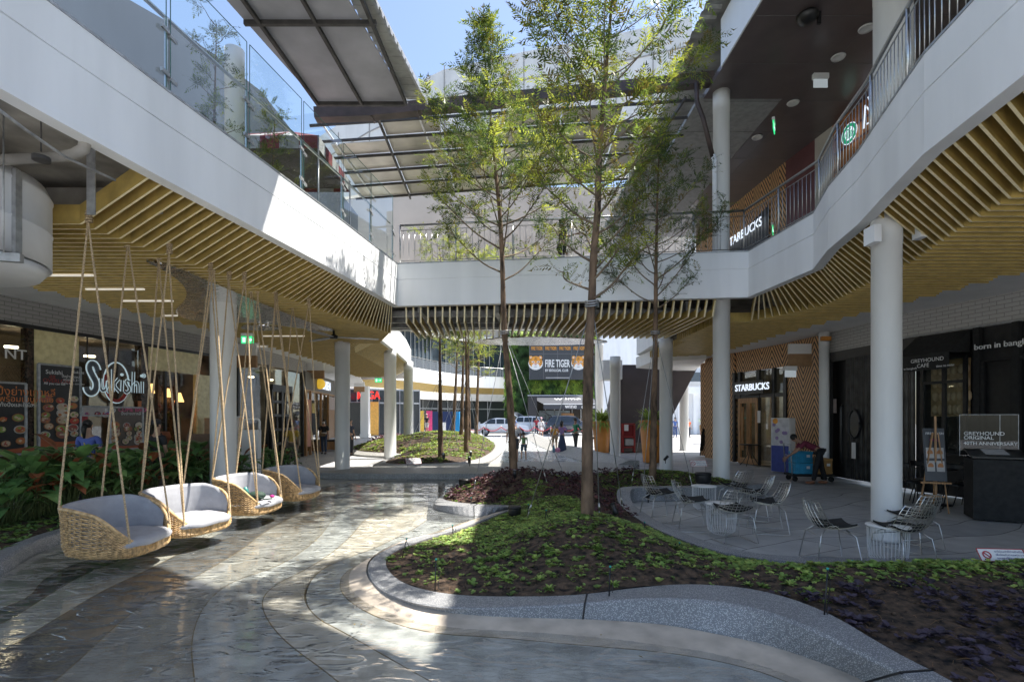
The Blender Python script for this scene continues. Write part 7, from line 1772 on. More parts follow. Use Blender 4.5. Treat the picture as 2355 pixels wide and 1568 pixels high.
for nm, a_, e_ in (('leg', (-.26, -.05, 0), (-.04, .0, 1.45)), ('leg', (.18, -.05, 0), (.04, .0, 1.45)), ('leg', (.15, .55, 0), (0, .03, 1.4))):
    b = MB(); b.bar(a_, e_, .028, .018); b.build(nm, M['woodwarm'], ea, local=True)
b = MB(); b.bar((-.24, -.09, .55), (.2, -.09, .55), .05, .03); b.bar((-.18, -.04, .3), (.12, -.04, .3), .02, .03); b.bar((0, -.03, .0 + .3), (0, .01, 1.75), .03, .02); b.build('ledge', M['woodwarm'], ea, local=True)
sl_ = .16
B_ = lambda u, v, o=0: Vector((-.17 + u * .32, -.08 + sl_ * v - o, .58 + v * .95))
b = MB(); b.plate([B_(0, 0), B_(1, 0), B_(1, 1), B_(0, 1)], .015, (0, 1, 0)); b.build('board', pm((.045, .045, .05), .4), ea, local=True)
for u, v in ((.1, .43), (.55, .43), (.1, .18), (.55, .18)):
    b = MB(); b.plate([B_(u, v, .004), B_(u + .37, v, .004), B_(u + .37, v + .2, .004), B_(u, v + .2, .004)], .001, (0, -1, 0)); b.build('printed_picture', pm((.5, .48, .46)), ea, local=True)
    b = MB(); ce = B_(u + .18, v + .1, .008); b.add([ce + Vector((math.cos(i * .6283) * .045, 0, math.sin(i * .6283) * .06)) for i in range(10)], [tuple(range(10))]); b.build('printed_picture', pm((.45, .2, .08)), ea, local=True)
text('FREE DISH', .06, B_(.12, .88, .004), (1, 0, 0), 'lettering', M['signdim'], ea, ext=.001, local=True); text('MENU', .05, B_(.3, .76, .004), (1, 0, 0), 'lettering', pm((.6, .05, .3)), ea, ext=.001, local=True)
def dark_chair(c, yaw, lb):
    t = empty('black_chair', tuple(c), lb, 'chair', 'black metal chairs outside the black cafe', rz=yaw)
    b = MB(); b.lathe([(.02, .44), (.20, .44), (.21, .455), (.2, .475), (.02, .48)], (0, 0, 0), 20); b.build('seat', M['black'], t, local=True)
    b = MB(); P = [Vector((math.sin(a) * .22, .20 * math.cos(a) + .03, .78)) for a in [rad(q) for q in range(-70, 71, 14)]]
    vs = []
    for p in P: vs += [p - Vector((0, 0, .045)), p + Vector((0, 0, .045))]
    b.add(vs, [(2 * i, 2 * i + 2, 2 * i + 3, 2 * i + 1) for i in range(len(P) - 1)], True); b.tube([p + Vector((0, .004, .045)) for p in P], .014, 6); b.tube([p + Vector((0, .004, -.045)) for p in P], .012, 6); b.build('backrest', M['black'], t, local=True, fix=False)
    b = MB()
    for s in (-1, 1): b.tube([(s * .16, .14, .46), (s * .19, .13, .78)], .011, 6)
    b.build('back_frame', M['black'], t, local=True)
    for sx in (-1, 1):
        for sy in (-1, 1): b = MB(); b.tube([(sx * .12, sy * .12, .45), (sx * .21, sy * .2, 0)], .011, 6); b.build('leg', M['black'], t, local=True)
for xd, Y, yaw, lb in ((2094, 10.2, 70, 'black chair half hidden behind the nearest right column'), (2124, 10.4, -30, 'black chair behind the menu easel'), (2197, 9.75, -35, 'black chair right of the menu easel'), (2232, 9.95, -60, 'black chair partly behind the black kiosk')):
    p = GY(xd, 1000, Y); p.z = 0; dark_chair(p, rad(yaw), lb)
b = MB(); b.lathe([(.02, .70), (.26, .70), (.26, .72), (.02, .72)], (0, 0, 0), 20)
tb = empty('black_table', tuple(GY(2162, 1000, 10.15) * Vector((1, 1, 0))) if False else (GY(2162, 1000, 10.15).x, 10.15, 0), 'small round black table among the black chairs', 'table')
b.build('tabletop', M['black'], tb, local=True); b = MB(); b.tube([(0, 0, 0), (0, 0, .7)], .02, 8); b.lathe([(.2, 0), (.2, .015), (.03, .03)], (0, 0, 0), 16); b.build('table_base', M['black'], tb, local=True)
# bistro table outside the coffee shop
c = G(1724, 1070); bt = empty('bistro_table', tuple(c), 'dark round bistro table with curved iron legs by the coffee shop door', 'table')
b = MB(); b.lathe([(.02, .73), (.36, .73), (.36, .755), (.02, .755)], (0, 0, 0), 28); b.build('tabletop', M['black'], bt, local=True)
for k in range(4):
    a = rad(45 + 90 * k); d = Vector((math.cos(a), math.sin(a), 0)); b = MB(); b.tube([d * .04 + Vector((0, 0, .73)), d * .06 + Vector((0, 0, .55)), d * .08 + Vector((0, 0, .4)), d * .26 + Vector((0, 0, .1)), d * .36], .013, 6); b.build('leg', M['black'], bt, local=True)
# roll-up style totem beside the coffee shop
c = GY(1800, 1080, 16.2); c.z = 0; to = empty('poster_totem', tuple(c), 'white and blue poster totem standing against the chevron wood wall', 'poster stand', rz=rad(-62))
b = MB(); b.box((0, 0, .85), (.62, .3, 1.7)); b.build('stand', M['paper'], to, local=True)
b = MB(); b.box((0, -.16, .42), (.58, .01, .82)); b.build('blue_panel', pm((.06, .08, .30)), to, local=True)
b = MB(); b.box((0, -.162, 1.25), (.58, .01, .84)); b.build('white_panel', pm((.62, .60, .62)), to, local=True)
b = MB(); rs = random.Random(3)
for i in range(7): b.ball((rs.uniform(-.2, .2), -.168, rs.uniform(.9, 1.6)), (.06, .004, .06), 8, 5)
b.build('printed_picture', pm((.35, .25, .45)), to, local=True); b = MB(); b.ball((-.15, -.17, 1.6), (.09, .005, .09), 12, 7); b.build('printed_badge', pm((.8, .35, .05)), to, local=True)
# A-board with drinks
c = G(1633, 1048); ab = empty('a_board', tuple(c), 'black A-frame board with a yellow drinks poster beside the coffee shop', 'a-board', rz=rad(8))
b = MB(); b.plate([(-.38, -.25, .22), (.38, -.25, .22), (.36, -.03, 1.2), (-.36, -.03, 1.2)], .03, (0, 1, 0)); b.plate([(-.38, .25, .22), (.38, .25, .22), (.36, .03, 1.2), (-.36, .03, 1.2)], .03, (0, -1, 0)); b.build('board', M['black'], ab, local=True)
for sx in (-.33, .33):
    for sy in (-1, 1): b = MB(); b.bar((sx, sy * .29, 0), (sx, sy * .24, .3), .03, .03); b.build('leg', M['black'], ab, local=True)
b = MB(); b.plate([(-.33, -.262, .26), (.33, -.262, .26), (.315, -.08, 1.06), (-.315, -.08, 1.06)], .004, (0, -1, 0)); b.build('poster', pm((.72, .42, .03)), ab, local=True)
cols_ = [(.6, .15, .05), (.6, .2, .1), (.2, .05, .1), (.1, .4, .3), (.1, .25, .05)]
for i, (u, v) in enumerate(((-.1, .78), (.13, .78), (-.2, .45), (.02, .45), (.22, .45))):
    b = MB(); y_ = -.27 + (v - .26) * .225; b.tube([(u, y_ - .012, v), (u, y_ - .012 + .03, v + .17)], [.035, .05], 8); b.build('printed_picture', pm(cols_[i]), ab, local=True)
text('TEA-ROSSO TREATS', .062, (-.29, -.105, .985), (1, 0, 0), 'lettering', pm((.15, .06, .02)), ab, ext=.001, local=True)
b = MB(); b.ball((0, -.06, 1.14), (.06, .008, .06), 14, 8); b.build('round_mark', M['logogreen'], ab, local=True)
# trolley and crates
c2 = Vector((7.92, 13.95, 0)); tr = empty('platform_trolley', tuple(c2), 'flat platform trolley loaded with crates beside the bending worker', 'trolley', rz=rad(-8))
b = MB(); b.box((.15, 0, .17), (1.1, .6, .05)); b.build('platform', M['blackm'], tr, local=True)
b = MB(); b.tube([(-.38, -.24, .2), (-.42, -.24, 1.0), (-.42, .24, 1.0), (-.38, .24, .2)], .016, 8); b.tube([(-.41, -.24, .7), (-.41, .24, .7)], .012, 6); b.build('handle', M['galv'], tr, local=True)
for sx in (-.3, .6):
    for sy in (-.22, .22): b = MB(); b.tube([(sx, sy - .02, .075), (sx, sy + .02, .075)], .07, 14); b.bar((sx, sy, .08), (sx, sy, .15), .04, .03); b.build('wheel', M['blackm'], tr, local=True)
def crate(c, m, lb, h=.3, w=.45, d=.36, grp='blue crates stacked on the trolley'):
    t = empty('crate', tuple(c), lb, 'crate', grp); c = Vector(c)
    b = MB(); b.box(c + Vector((0, 0, .02)), (w, d, .03))
    for sy in (-1, 1):
        b.box(c + Vector((0, sy * d / 2, h - .03)), (w, .02, .05)); b.box(c + Vector((0, sy * d / 2, .04)), (w, .02, .05)); b.box(c + Vector((0, sy * d / 2 * .97, h / 2)), (w * .98, .008, h * .9))
        for i in range(9): b.box(c + Vector((-w / 2 + w * (i + .5) / 9, sy * d / 2, h / 2)), (.012, .018, h * .9))
    for sx in (-1, 1):
        b.box(c + Vector((sx * w / 2, 0, h - .03)), (.02, d, .05)); b.box(c + Vector((sx * w / 2 * .97, 0, h / 2)), (.008, d * .98, h * .9))
        for i in range(5): b.box(c + Vector((sx * w / 2, -d / 2 + d * (i + .5) / 5, h / 2)), (.018, .012, h * .9))
    b.build('crate_body', m, t)
    b = MB(); b.box(c + Vector((.1, -d / 2 - .012, h * .6)), (.09, .004, .07)); b.build('sticker', M['paper'], t)
blu = mat('sky blue plastic', (.04, .32, .52), .4, .1, 6); tan_ = mat('tan plastic crate', (.42, .23, .07), .5, .1, 6)
for i, (z, lb) in enumerate(((.2, 'lower blue plastic crate, resting on the trolley platform'), (.505, 'upper blue plastic crate on the trolley'))): crate(c2 + Vector((-.08, 0, z)), blu, lb, .3 if i < 2 else .16)
crate(c2 + Vector((.45, 0, .2)), tan_, 'tan crate on the trolley behind the worker', .42, .42, .4, 'tan crates')
# white totem left
c = GY(578, 1000, 12.4); c.z = 0; wt2 = empty('white_totem', tuple(c), 'white rounded totem with an empty dark frame behind the third swing', 'totem')
b = MB(); b.box((0, 0, .75), (.40, .16, 1.35)); 
b.build('body', M['paper'], wt2, local=True)
b = MB(); P = [(-.2, 0, 1.4)] + [(-.2 + .06 * (1 - math.cos(a)), 0, 1.62 + .06 * math.sin(a)) for a in (0, .8, 1.57)] + [(.2 - .06 * (1 - math.cos(a)), 0, 1.62 + .06 * math.sin(a)) for a in (1.57, .8, 0)] + [(.2, 0, 1.4)]
b.tube(P, .025, 8); b.build('top_frame', M['paper'], wt2, local=True)
b = MB()
for s in (-.16, .16): b.tube([(s, 0, 0), (s, 0, .2)], .02, 8)
b.build('leg', M['paper'], wt2, local=True)
c = GY(457, 1010, 11.6); c.z = 0; ml = empty('menu_stand', tuple(c), 'sloping wooden menu stand at the restaurant entrance behind the shrubs', 'menu stand', rz=rad(25))
b = MB(); b.box((0, 0, .5), (.10, .10, 1.0)); b.build('post', M['brownmarble'], ml, local=True); b = MB(); b.plate([(-.24, -.25, .98), (.24, -.25, .98), (.24, .15, 1.32), (-.24, .15, 1.32)], .03, (0, 0, 1)); b.build('board', pm((.2, .13, .09)), ml, local=True)
c = wp(FL, 467, .4)[0]; b = MB(); b.box((c.x, c.y, .85), (.45, .3, 1.7)); tag(b.build('cartoon_free_stand', pm((.42, .27, .16))), 'tall tan display stand against the gold stone by the nearest column', 'display stand').name = 'display_stand'
# ================================================================ small things on the mounds
def spot(x, y, z, lb, tilt=rad(50), yaw=0, s=1.0):
    p = G(x, y, z); t = empty('spotlight', tuple(p), lb, 'spotlight', 'black garden spotlights', rz=yaw); t.scale = (s,) * 3
    d = Vector((0, -math.cos(tilt), math.sin(tilt))); b = MB(); c = Vector((0, 0, .10)); b.tube([c - d * .06, c + d * .09], .038, 14); b.tube([c + d * .09, c + d * .10], .043, 14); b.build('lamp_head', M['black'], t, local=True)
    b = MB(); b.tube([(0, 0, -.04), (0, 0, .09)], .010, 6); b.build('stake', M['black'], t, local=True)
    b = MB(); b.tube([c + d * .101, c + d * .102], .034, 14); b.build('lens', M['galv'], t, local=True)
spot(1183, 1102, .45, 'slim spotlight standing in front of the leaning tree', rad(80)); spot(1413, 1190, .38, 'slim spotlight tilted on the green slope right of the tallest tree', rad(125), .4)
spot(1490, 1150, .2, 'slim spotlight at the left end of the hedge bed', rad(60), .3); spot(1530, 1062, .45, 'slim spotlight on top of the hedge bed', rad(40), 2)
spot(1082, 1052, .2, 'spotlight on the far mound behind the front tree', rad(60), 0, 1.3); spot(1163 - 84, 1068, .2, 'white lit stake lamp on the far mound', rad(80), 0, 1.3); spot(1020, 1058, .35, 'spotlight at the foot of the foremost far tree', rad(40), 0, 1.3)
def drum(x, y, z, r, lb):
    p = G(x, y, z); t = empty('garden_speaker', tuple(p), lb, 'garden speaker', 'dark drum shaped garden speakers'); b = MB(); b.lathe([(r * .8, 0), (r, r * .3), (r * 1.02, r * 1.3), (r * .95, r * 1.5), (r * .2, r * 1.55)], (0, 0, 0), 24); b.build('drum', M['black'], t, local=True)
    b = MB(); b.lathe([(r * 1.04, r * 1.15), (r * 1.06, r * 1.3), (r * 1.04, r * 1.36)], (0, 0, 0), 24); b.build('rim', M['blackm'], t, local=True)
drum(1183, 1185, .12, .105, 'dark drum speaker at the end of the pale cove'); drum(1068, 1120, .1, .13, 'dark drum speaker at the far water edge by the purple planting'); drum(1616, 1112, .35, .16, 'dark round floodlight below the small sign in the hedge')
def stake(x, y, z, lb, ln=.26, lean=.05):
    p = G(x, y, z); t = empty('sprinkler_stake', tuple(p), lb, 'stake', 'thin black irrigation stakes'); b = MB(); b.tube([(0, 0, -.05), (lean, 0, ln)], .0065, 5); b.build('stake', M['black'], t, local=True)
    b = MB(); b.tube([(lean, 0, ln), (lean * 1.05, 0, ln + .014)], .010, 6); b.build('nozzle', pm((.03, .35, .3)), t, local=True)
    b = MB(); b.tube([(lean, 0, ln - .03), (lean + .03, .01, ln - .09), (.035, .01, .08), (.03, 0, .0)], .0035, 4); b.build('tube', M['black'], t, local=True)
for a in [(925, 1272, .12, 'black stake leaning out at the sunlit nose of the bed', .17, .05), (1000, 1352, .12, 'tall black stake on the front slope, just inside the kerb', .27, .01), (1042, 1228, .1, 'black stake at the mouth of the cove', .12, -.01), (1024, 1140, .1, 'small black stake at the tip of the second nose', .1, 0), (1083, 1160, .14, 'black stake on the inner kerb of the cove', .12, 0),
          (1213, 1186, .15, 'black stake beside the drum speaker', .18, .01), (1252, 1196, .35, 'pair member stake on the crest left of the tallest tree', .13, .02), (1400, 1362, .22, 'black stake in the middle of the front slope', .22, .01), (1893, 1420, .25, 'tall black stake in the dark planting', .36, .03), (1480, 1225, .15, 'black stake by the plaza kerb', .14, .01), (1562, 1268, .15, 'small black stake where the kerb meets the wire chairs', .1, 0), (1960, 1318, .2, 'black stake in the green edge below the lone wire chair', .12, 0)]: stake(*a)
def pic_sign(x, y, z, w, lb, yaw=0, hr=.36):
    p = G(x, y, z); t = empty('notice_sign', tuple(p), lb, 'notice', 'small white notices about the water', rz=yaw); h = w * hr
    b = MB(); b.plate([(-w / 2, 0, 0), (w / 2, 0, 0), (w / 2, h * .7, h), (-w / 2, h * .7, h)], .006, (0, 1, 0)); b.build('plate', M['paper'], t, local=True)
    e = pm((.45, .05, .06)); b = MB(); Q = [(-w / 2, -.003, 0), (w / 2, -.003, 0), (w / 2, h * .7 - .003, h), (-w / 2, h * .7 - .003, h)]
    for a_, c_ in zip(Q, Q[1:] + Q[:1]): b.bar(a_, c_, .006, .006)
    b.tube([(-w * .33 + math.cos(i * .3927) * h * .33, h * .35 + math.sin(i * .3927) * h * .33 * .57 - .006, h / 2 + math.sin(i * .3927) * h * .33 * .82) for i in range(17)], .006, 5); b.tube([(-w * .33 - h * .22, h * .35 + .14 * h - .006, h * .5 + h * .2), (-w * .33 + h * .22, h * .35 - .14 * h - .006, h * .5 - h * .2)], .005, 5)
    b.build('printed_symbol', e, t, local=True)
    up = (0, h * .7, h); tx = pm((.12, .12, .25))
    for i, s_ in enumerate(('เราไม่แนะนำให้ว่ายน้ำหรือเล่นน้ำ', 'เพื่อป้องกันการแพร่ระบาดของโรค', 'ขอบคุณที่ให้ความร่วมมือ')):
        v = .72 - i * .26; text(s_, w * .062, (-w * .14, h * .7 * v - .006, h * v), (1, 0, 0), 'lettering', tx, t, up=up, ext=.0005, local=True)
    b = MB(); 
    for s in (-.4, .4): b.tube([(s * w, .01, -.2), (s * w, .01, .02)], .006, 5)
    b.build('stake', M['black'], t, local=True)
pic_sign(2310, 1290, .33, .42, 'white notice with a red no swimming symbol at the right edge of the photo', rad(-6), .25); pic_sign(1608, 1072, .50, .42, 'small white notice with a red symbol standing in the hedge', rad(5)); pic_sign(952, 1066, .25, .5, 'small white notice at the left nose of the far mound', rad(30))
# ================================================================ billboard, wine shop, cars, barriers
bb = empty('billboard', (GY(1283, 900, 67).x, 67, 8), 'black billboard lettered FIRE TIGER with two orange tiger heads on the living wall', 'billboard')
x0, x1 = GY(1217, 0, 67).x, GY(1346, 0, 67).x
zt_, zb_ = EYE + (957 - 790) * 67 / FP, EYE + (957 - 873) * 67 / FP
b = MB(); b.box(((x0 + x1) / 2, 67, (zt_ + zb_) / 2), (x1 - x0, .3, zt_ - zb_)); b.build('board', pm((.045, .048, .055), .3), bb)
b = MB()
for i in range(5): x = x0 + (x1 - x0) * i / 4; b.box((x, 66.84, (zt_ + zb_) / 2), (.08, .04, zt_ - zb_))
b.box(((x0 + x1) / 2, 66.84, zt_ - 1.35), (x1 - x0, .04, .08)); b.build('panel_joint', pm((.12, .12, .13)), bb)
org = pm((.75, .33, .05)); W_ = x1 - x0
for i in range(4): text('FIRE TIGER', .62, (x0 + W_ * (i / 4 + .03), 66.8, zt_ - .85), (1, 0, 0), 'lettering', org, bb, ext=.01, sx=.5, bold=.01)
text('FIRE TIGER', 1.35, (x0 + W_ * .275, 66.8, zb_ + 1.65), (1, 0, 0), 'lettering', M['signdim'], bb, ext=.01, sx=.50, bold=.03)
text('BY SEOULCIAL CLUB', .46, (x0 + W_ * .28, 66.8, zb_ + 1.05), (1, 0, 0), 'lettering', M['signdim'], bb, ext=.01, sx=.70, bold=.01)
b = MB(); b.box((x0 + W_ * .5, 66.82, zb_ + .25), (W_ * .42, .02, .06)); b.build('printed_line', M['signdim'], bb)
for cx_ in (x0 + W_ * .11, x0 + W_ * .87):
    cz_ = zb_ + 2.1; h_ = tag(empty('tiger_head', (cx_, 66.8, cz_)), None); h_.parent = bb; h_.location = Vector((cx_, 66.8, cz_)) - bb.location
    def el(dx, dz, rx, rz_, m_, o_): b = MB(); n = 18; b.add([(dx + math.cos(i * 2 * math.pi / n) * rx, -o_, dz + math.sin(i * 2 * math.pi / n) * rz_) for i in range(n)], [tuple(range(n))]); q = b.build('tiger_mark', m_, h_, local=True, fix=False)
    wh_ = M['signdim']; bk = M['black']
    for s in (-1, 1): el(s * .62, .75, .24, .26, org, .0); el(s * .62, .75, .12, .13, wh_, .01)
    el(0, 0, .95, .85, wh_, .0); el(0, .18, .88, .78, org, .01); el(0, -.35, .5, .38, wh_, .02)
    for s in (-1, 1):
        el(s * .33, .2, .19, .11, wh_, .03); el(s * .33, .2, .07, .08, bk, .04)
        for q in range(3): el(s * (.72 - q * .03), -.1 + q * .28, .17, .035, bk, .03)
    el(0, -.12, .17, .10, pm((.6, .25, .2)), .04); el(0, -.42, .2, .03, bk, .04)
    for q in range(3): el(0, .5 + q * .14, .22 - q * .05, .03, bk, .03)
bpy.context.view_layer.update()
ws = empty('wine_shop', (8, 64, 0), 'low black shop with a dark awning lettered wine connection behind the cars', 'shopfront')
xa, xb = GY(1215, 0, 63).x, GY(1372, 0, 63).x; za = lambda yd, Y=63: EYE + (957 - yd) * Y / FP
b = MB(); b.box(((xa + xb) / 2, 67.5, 2.1), (xb - xa, 1, 4.4)); b.build('wall', pm((.03, .025, .02)), ws)
b = MB(); b.box((xa + .5, 64.5, 2.1), (1, 5, 4.2)); b.build('side_wall', pm((.03, .03, .035)), ws)
b = MB(); b.add([(xa, 67, za(907)), (xb, 67, za(907)), (xb, 62.5, za(929)), (xa + 1.8, 62.5, za(929)), (xb, 62.5, za(941)), (xa + 1.8, 62.5, za(941))], [(0, 1, 2, 3), (3, 2, 4, 5)]); b.build('awning', pm((.05, .055, .07)), ws, fix=False)
b = MB(); b.box(((xa + xb) / 2 + .9, 62.45, za(929)), (xb - xa - 1.8, .06, .12)); b.box(((xa + xb) / 2, 67, za(906)), (xb - xa, .1, .1)); b.build('awning_edge', M['signdim'], ws)
text('wine', .75, (xa + 4.4, 62.4, za(938.5)), (1, 0, 0), 'lettering', M['signdim'], ws, ext=.01, bold=.01); text('connection', .62, (xa + 6.4, 62.4, za(938.5)), (1, 0, 0), 'lettering', M['signdim'], ws, ext=.01, bold=.01)
text('wiime', 1.1, (xa + 3.3, 64.7, za(920, 64.7)), (1, 0, 0), 'lettering', M['signdim'], ws, up=(0, .9, .5), ext=.01, sx=1.3)
b = MB()
for i in range(7): b.box((xa + 1.2 + i * 1.15, 66.9, 1.4), (.1, .1, 2.8))
b.box(((xa + xb) / 2, 66.9, 1.0), (xb - xa, .12, .08)); b.build('mullion', M['galv'], ws)
b = MB(); b.box((xb - 3.2, 66.7, 1.8), (1.6, .3, .7)); b.build('wooden_cabinet', M['woodwarm'], ws)
b = MB(); b.box((xa + 3.5, 66.9, 1.6), (4, .1, 1.8)); b.build('window', pm((.25, .3, .32), .2), ws)
def car(c, yaw, L, H, Wd, paint, lb, suv=False, hatch=False, cat='car'):
    t = empty('parked_car', tuple(c), lb, cat, 'cars on show behind the rope barrier', rz=yaw); h = H
    if suv: side = [(-.5, .30), (-.5, .52), (-.485, .60), (-.46, .66), (-.40, .93), (-.33, .99), (-.05, 1.0), (.08, .97), (.24, .66), (.44, .58), (.49, .48), (.5, .28)]
    else: side = [(-.5, .30), (-.5, .50), (-.48, .63), (-.36, .68), (-.22, .93), (-.10, .995), (.04, .98), (.22, .68), (.42, .58), (.485, .46), (.5, .28)]
    low = [(.5, .16), (.42, .14), (-.42, .14), (-.5, .18)]
    prof_ = [(x * L, z * h) for x, z in side] + [(x * L, z * h) for x, z in low]; n = len(prof_); secs = [(-1, .80, .92), (-.93, .97, .99), (-.5, 1, 1), (.5, 1, 1), (.93, .97, .99), (1, .80, .92)]
    b = MB(); vs = []
    for yy, kx, kz in secs:
        for x, z in prof_:
            tum = 1 - .20 * max(0, (z / h - .62) / .38) if abs(yy) > .6 else 1
            vs.append((x * (kx * .03 + .97), yy * Wd / 2 * tum, .12 + z * (kz if z > h * .3 else 1) - .12 * (1 - z / h)))
    fs = [(i * n + j, i * n + (j + 1) % n, (i + 1) * n + (j + 1) % n, (i + 1) * n + j) for i in range(5) for j in range(n)] + [tuple(range(n)), tuple(5 * n + j for j in range(n))[::-1]]
    b.add(vs, fs, True); o = b.build('body', paint, t, local=True)
    md = o.data
    gl = pm((.03, .04, .05), .08)
    for s in (-1, 1):
        yy = s * Wd / 2; zb, zt2 = h * .67, h * .93; b = MB(); e = -1 if s < 0 else 1
        def q(x, z): tum = 1 - .20 * max(0, (z / h - .62) / .38); return Vector((x * L, yy * tum * 1.004, .12 + z - .12 * (1 - z / h)))
        A_ = ((-.43, -.36, -.14, -.16), (-.12, -.13, .06, .05), ) if suv else ()
        wins = [(-.42, -.37, -.22, -.23), (-.20, -.20, -.02, -.02), (.005, .005, .20, .10)] if suv else [(-.33, -.22, -.13, -.13), (-.11, -.11, .03, .03), (.05, .05, .19, .09)]
        for x0_, x0t, x1_, x1t in wins: b.add([q(x0_, zb), q(x1_, zb), q(x1t, zt2), q(x0t, zt2)], [(0, 1, 2, 3)])
        b.build('side_window', gl, t, local=True, fix=False)
        b = MB(); b.ball((.17 * L, yy * 1.07, h * .72), (.10, .09, .07), 8, 6); b.build('wing_mirror', paint, t, local=True)
        b = MB(); b.plate([(.44 * L, yy * .90, h * .52), (.485 * L, yy * .72, h * .52), (.475 * L, yy * .72, h * .60), (.41 * L, yy * .96, h * .60)], .03, (0, s, 0)); b.build('headlight', pm((.6, .62, .65), .1), t, local=True)
        b = MB(); b.ball((-.482 * L, yy * .86, h * .62), (.09, .12, .07), 8, 6); b.build('tail_light', pm((.4, .02, .02), .2), t, local=True)
        for wx in (-.31, .32):
            wh = MB(); wh.tube([(wx * L, yy - s * .2, .33), (wx * L, yy + s * .012, .33)], .33, 24); w_ = wh.build('wheel', M['blackm'], t, local=True)
            rm = MB(); rm.tube([(wx * L, yy, .33), (wx * L, yy + s * .02, .33)], .21, 18)
            rm.build('rim', M['galv'], w_, local=True)
            sp = MB()
            for k in range(5): a = k * 1.2566; sp.bar((wx * L + math.cos(a + .6) * .05, yy + s * .025, .33 + math.sin(a + .6) * .05), (wx * L + math.cos(a + .6) * .18, yy + s * .025, .33 + math.sin(a + .6) * .18), .07, .01)
            sp.build('rim_gap', M['black'], w_, local=True)
            ar = MB(); ar.tube([(wx * L + math.cos(a) * .36, yy * 1.003, .33 + math.sin(a) * .36) for a in [rad(q_) for q_ in range(0, 181, 15)]], .022, 5); ar.build('wheel_arch', M['blackm'], t, local=True)
        b = MB(); b.bar((-.25 * L, yy * 1.004, .27), (.25 * L, yy * 1.004, .27), .02, .07); b.build('sill_trim', M['blackm'], t, local=True)
    b = MB(); b.add([(.225 * L, -.40 * Wd, h * .70), (.225 * L, .40 * Wd, h * .70), (.06 * L, .36 * Wd, h * .975), (.06 * L, -.36 * Wd, h * .975)], [(0, 1, 2, 3)]); o = b.build('windscreen', gl, t, local=True, fix=False); o.location = (.012 * L, 0, .10)
    if hatch:
        b = MB(); b.plate([(-.38 * L, -.4 * Wd, h * .99 + .05), (-.38 * L, .4 * Wd, h * .99 + .05), (-.55 * L, .38 * Wd, h * 1.28), (-.55 * L, -.38 * Wd, h * 1.28)], .06, (0, 0, 1)); b.build('raised_tailgate', gl, t, local=True)
        b = MB(); b.bar((-.38 * L, -.41 * Wd, h + .05), (-.55 * L, -.39 * Wd, h * 1.29), .06, .08); b.bar((-.38 * L, .41 * Wd, h + .05), (-.55 * L, .39 * Wd, h * 1.29), .06, .08); b.build('tailgate_frame', paint, t, local=True)
    b = MB(); b.box((.497 * L, 0, h * .42), (.03, Wd * .55, h * .14)); b.build('grille', M['blackm'], t, local=True)
    return t
cw_ = mat('white car paint', (.78, .79, .80), .2, .02, 3, coat=1); cd_ = mat('charcoal car paint', (.055, .06, .072), .2, .05, 3, metal=.4, coat=1)
p = G(1154, 1001); car((p.x, p.y, 0), rad(4), 4.9, 1.5, 1.78, cw_, 'white saloon car side on, leftmost of the cars on show')
p = G(1232, 998.5); car((p.x + .1, p.y + 2.2, 0), rad(-28), 4.5, 1.65, 1.8, cw_, 'white crossover car nosing out right of the leaning trunk', True, True)
p = G(1311, 1000); car((p.x, p.y + .3, 0), rad(2), 4.75, 1.72, 1.85, cd_, 'charcoal estate sized car with its tailgate raised, behind the standing people', True, True)
M['redrope'] = mat('red velvet rope', (.40, .01, .03), .8)
posts = [1074, 1112, 1152, 1195, 1229, 1266, 1292 - 2, 1331 - 7, 1362]
pp = [G(x, 1008.5 + (i % 2) * .8) for i, x in enumerate(posts)]
for i, p in enumerate(pp):
    t = empty('rope_barrier_post', tuple(p), ['leftmost barrier post by the front white car', 'barrier post before the rear wheel of the white saloon', 'barrier post before the doors of the white saloon', 'barrier post just right of the leaning trunk', 'barrier post left of the maroon shirted person', 'barrier post between the white dress and the yellow shirt', 'barrier post behind the lilac blouse', 'barrier post beside the green jacket', 'rightmost barrier post, by the middle trunk'][i], 'barrier post', 'posts of the red rope barrier')
    b = MB(); b.lathe([(.15, 0), (.15, .02), (.025, .05), (.025, .95), (.04, .98), (.02, 1.02)], (0, 0, 0), 12); b.build('post', M['steel'], t, local=True)
for i, (a, c) in enumerate(zip(pp, pp[1:])):
    b = MB(); b.tube([a.lerp(c, u) + Vector((0, -.03, .92 - .30 * (1 - (2 * u - 1) ** 2))) for u in [j / 10 for j in range(11)]], .028, 6)
    tag(b.build('barrier_rope', M['redrope']), 'red rope sagging before the ' + ['back of the white saloon', 'doors of the white saloon', 'bonnet of the white saloon', 'white crossover', 'gap between white and charcoal cars', 'rear wheel of the charcoal car', 'doors of the charcoal car', 'bonnet of the charcoal car'][i], 'barrier rope', 'red ropes of the barrier')
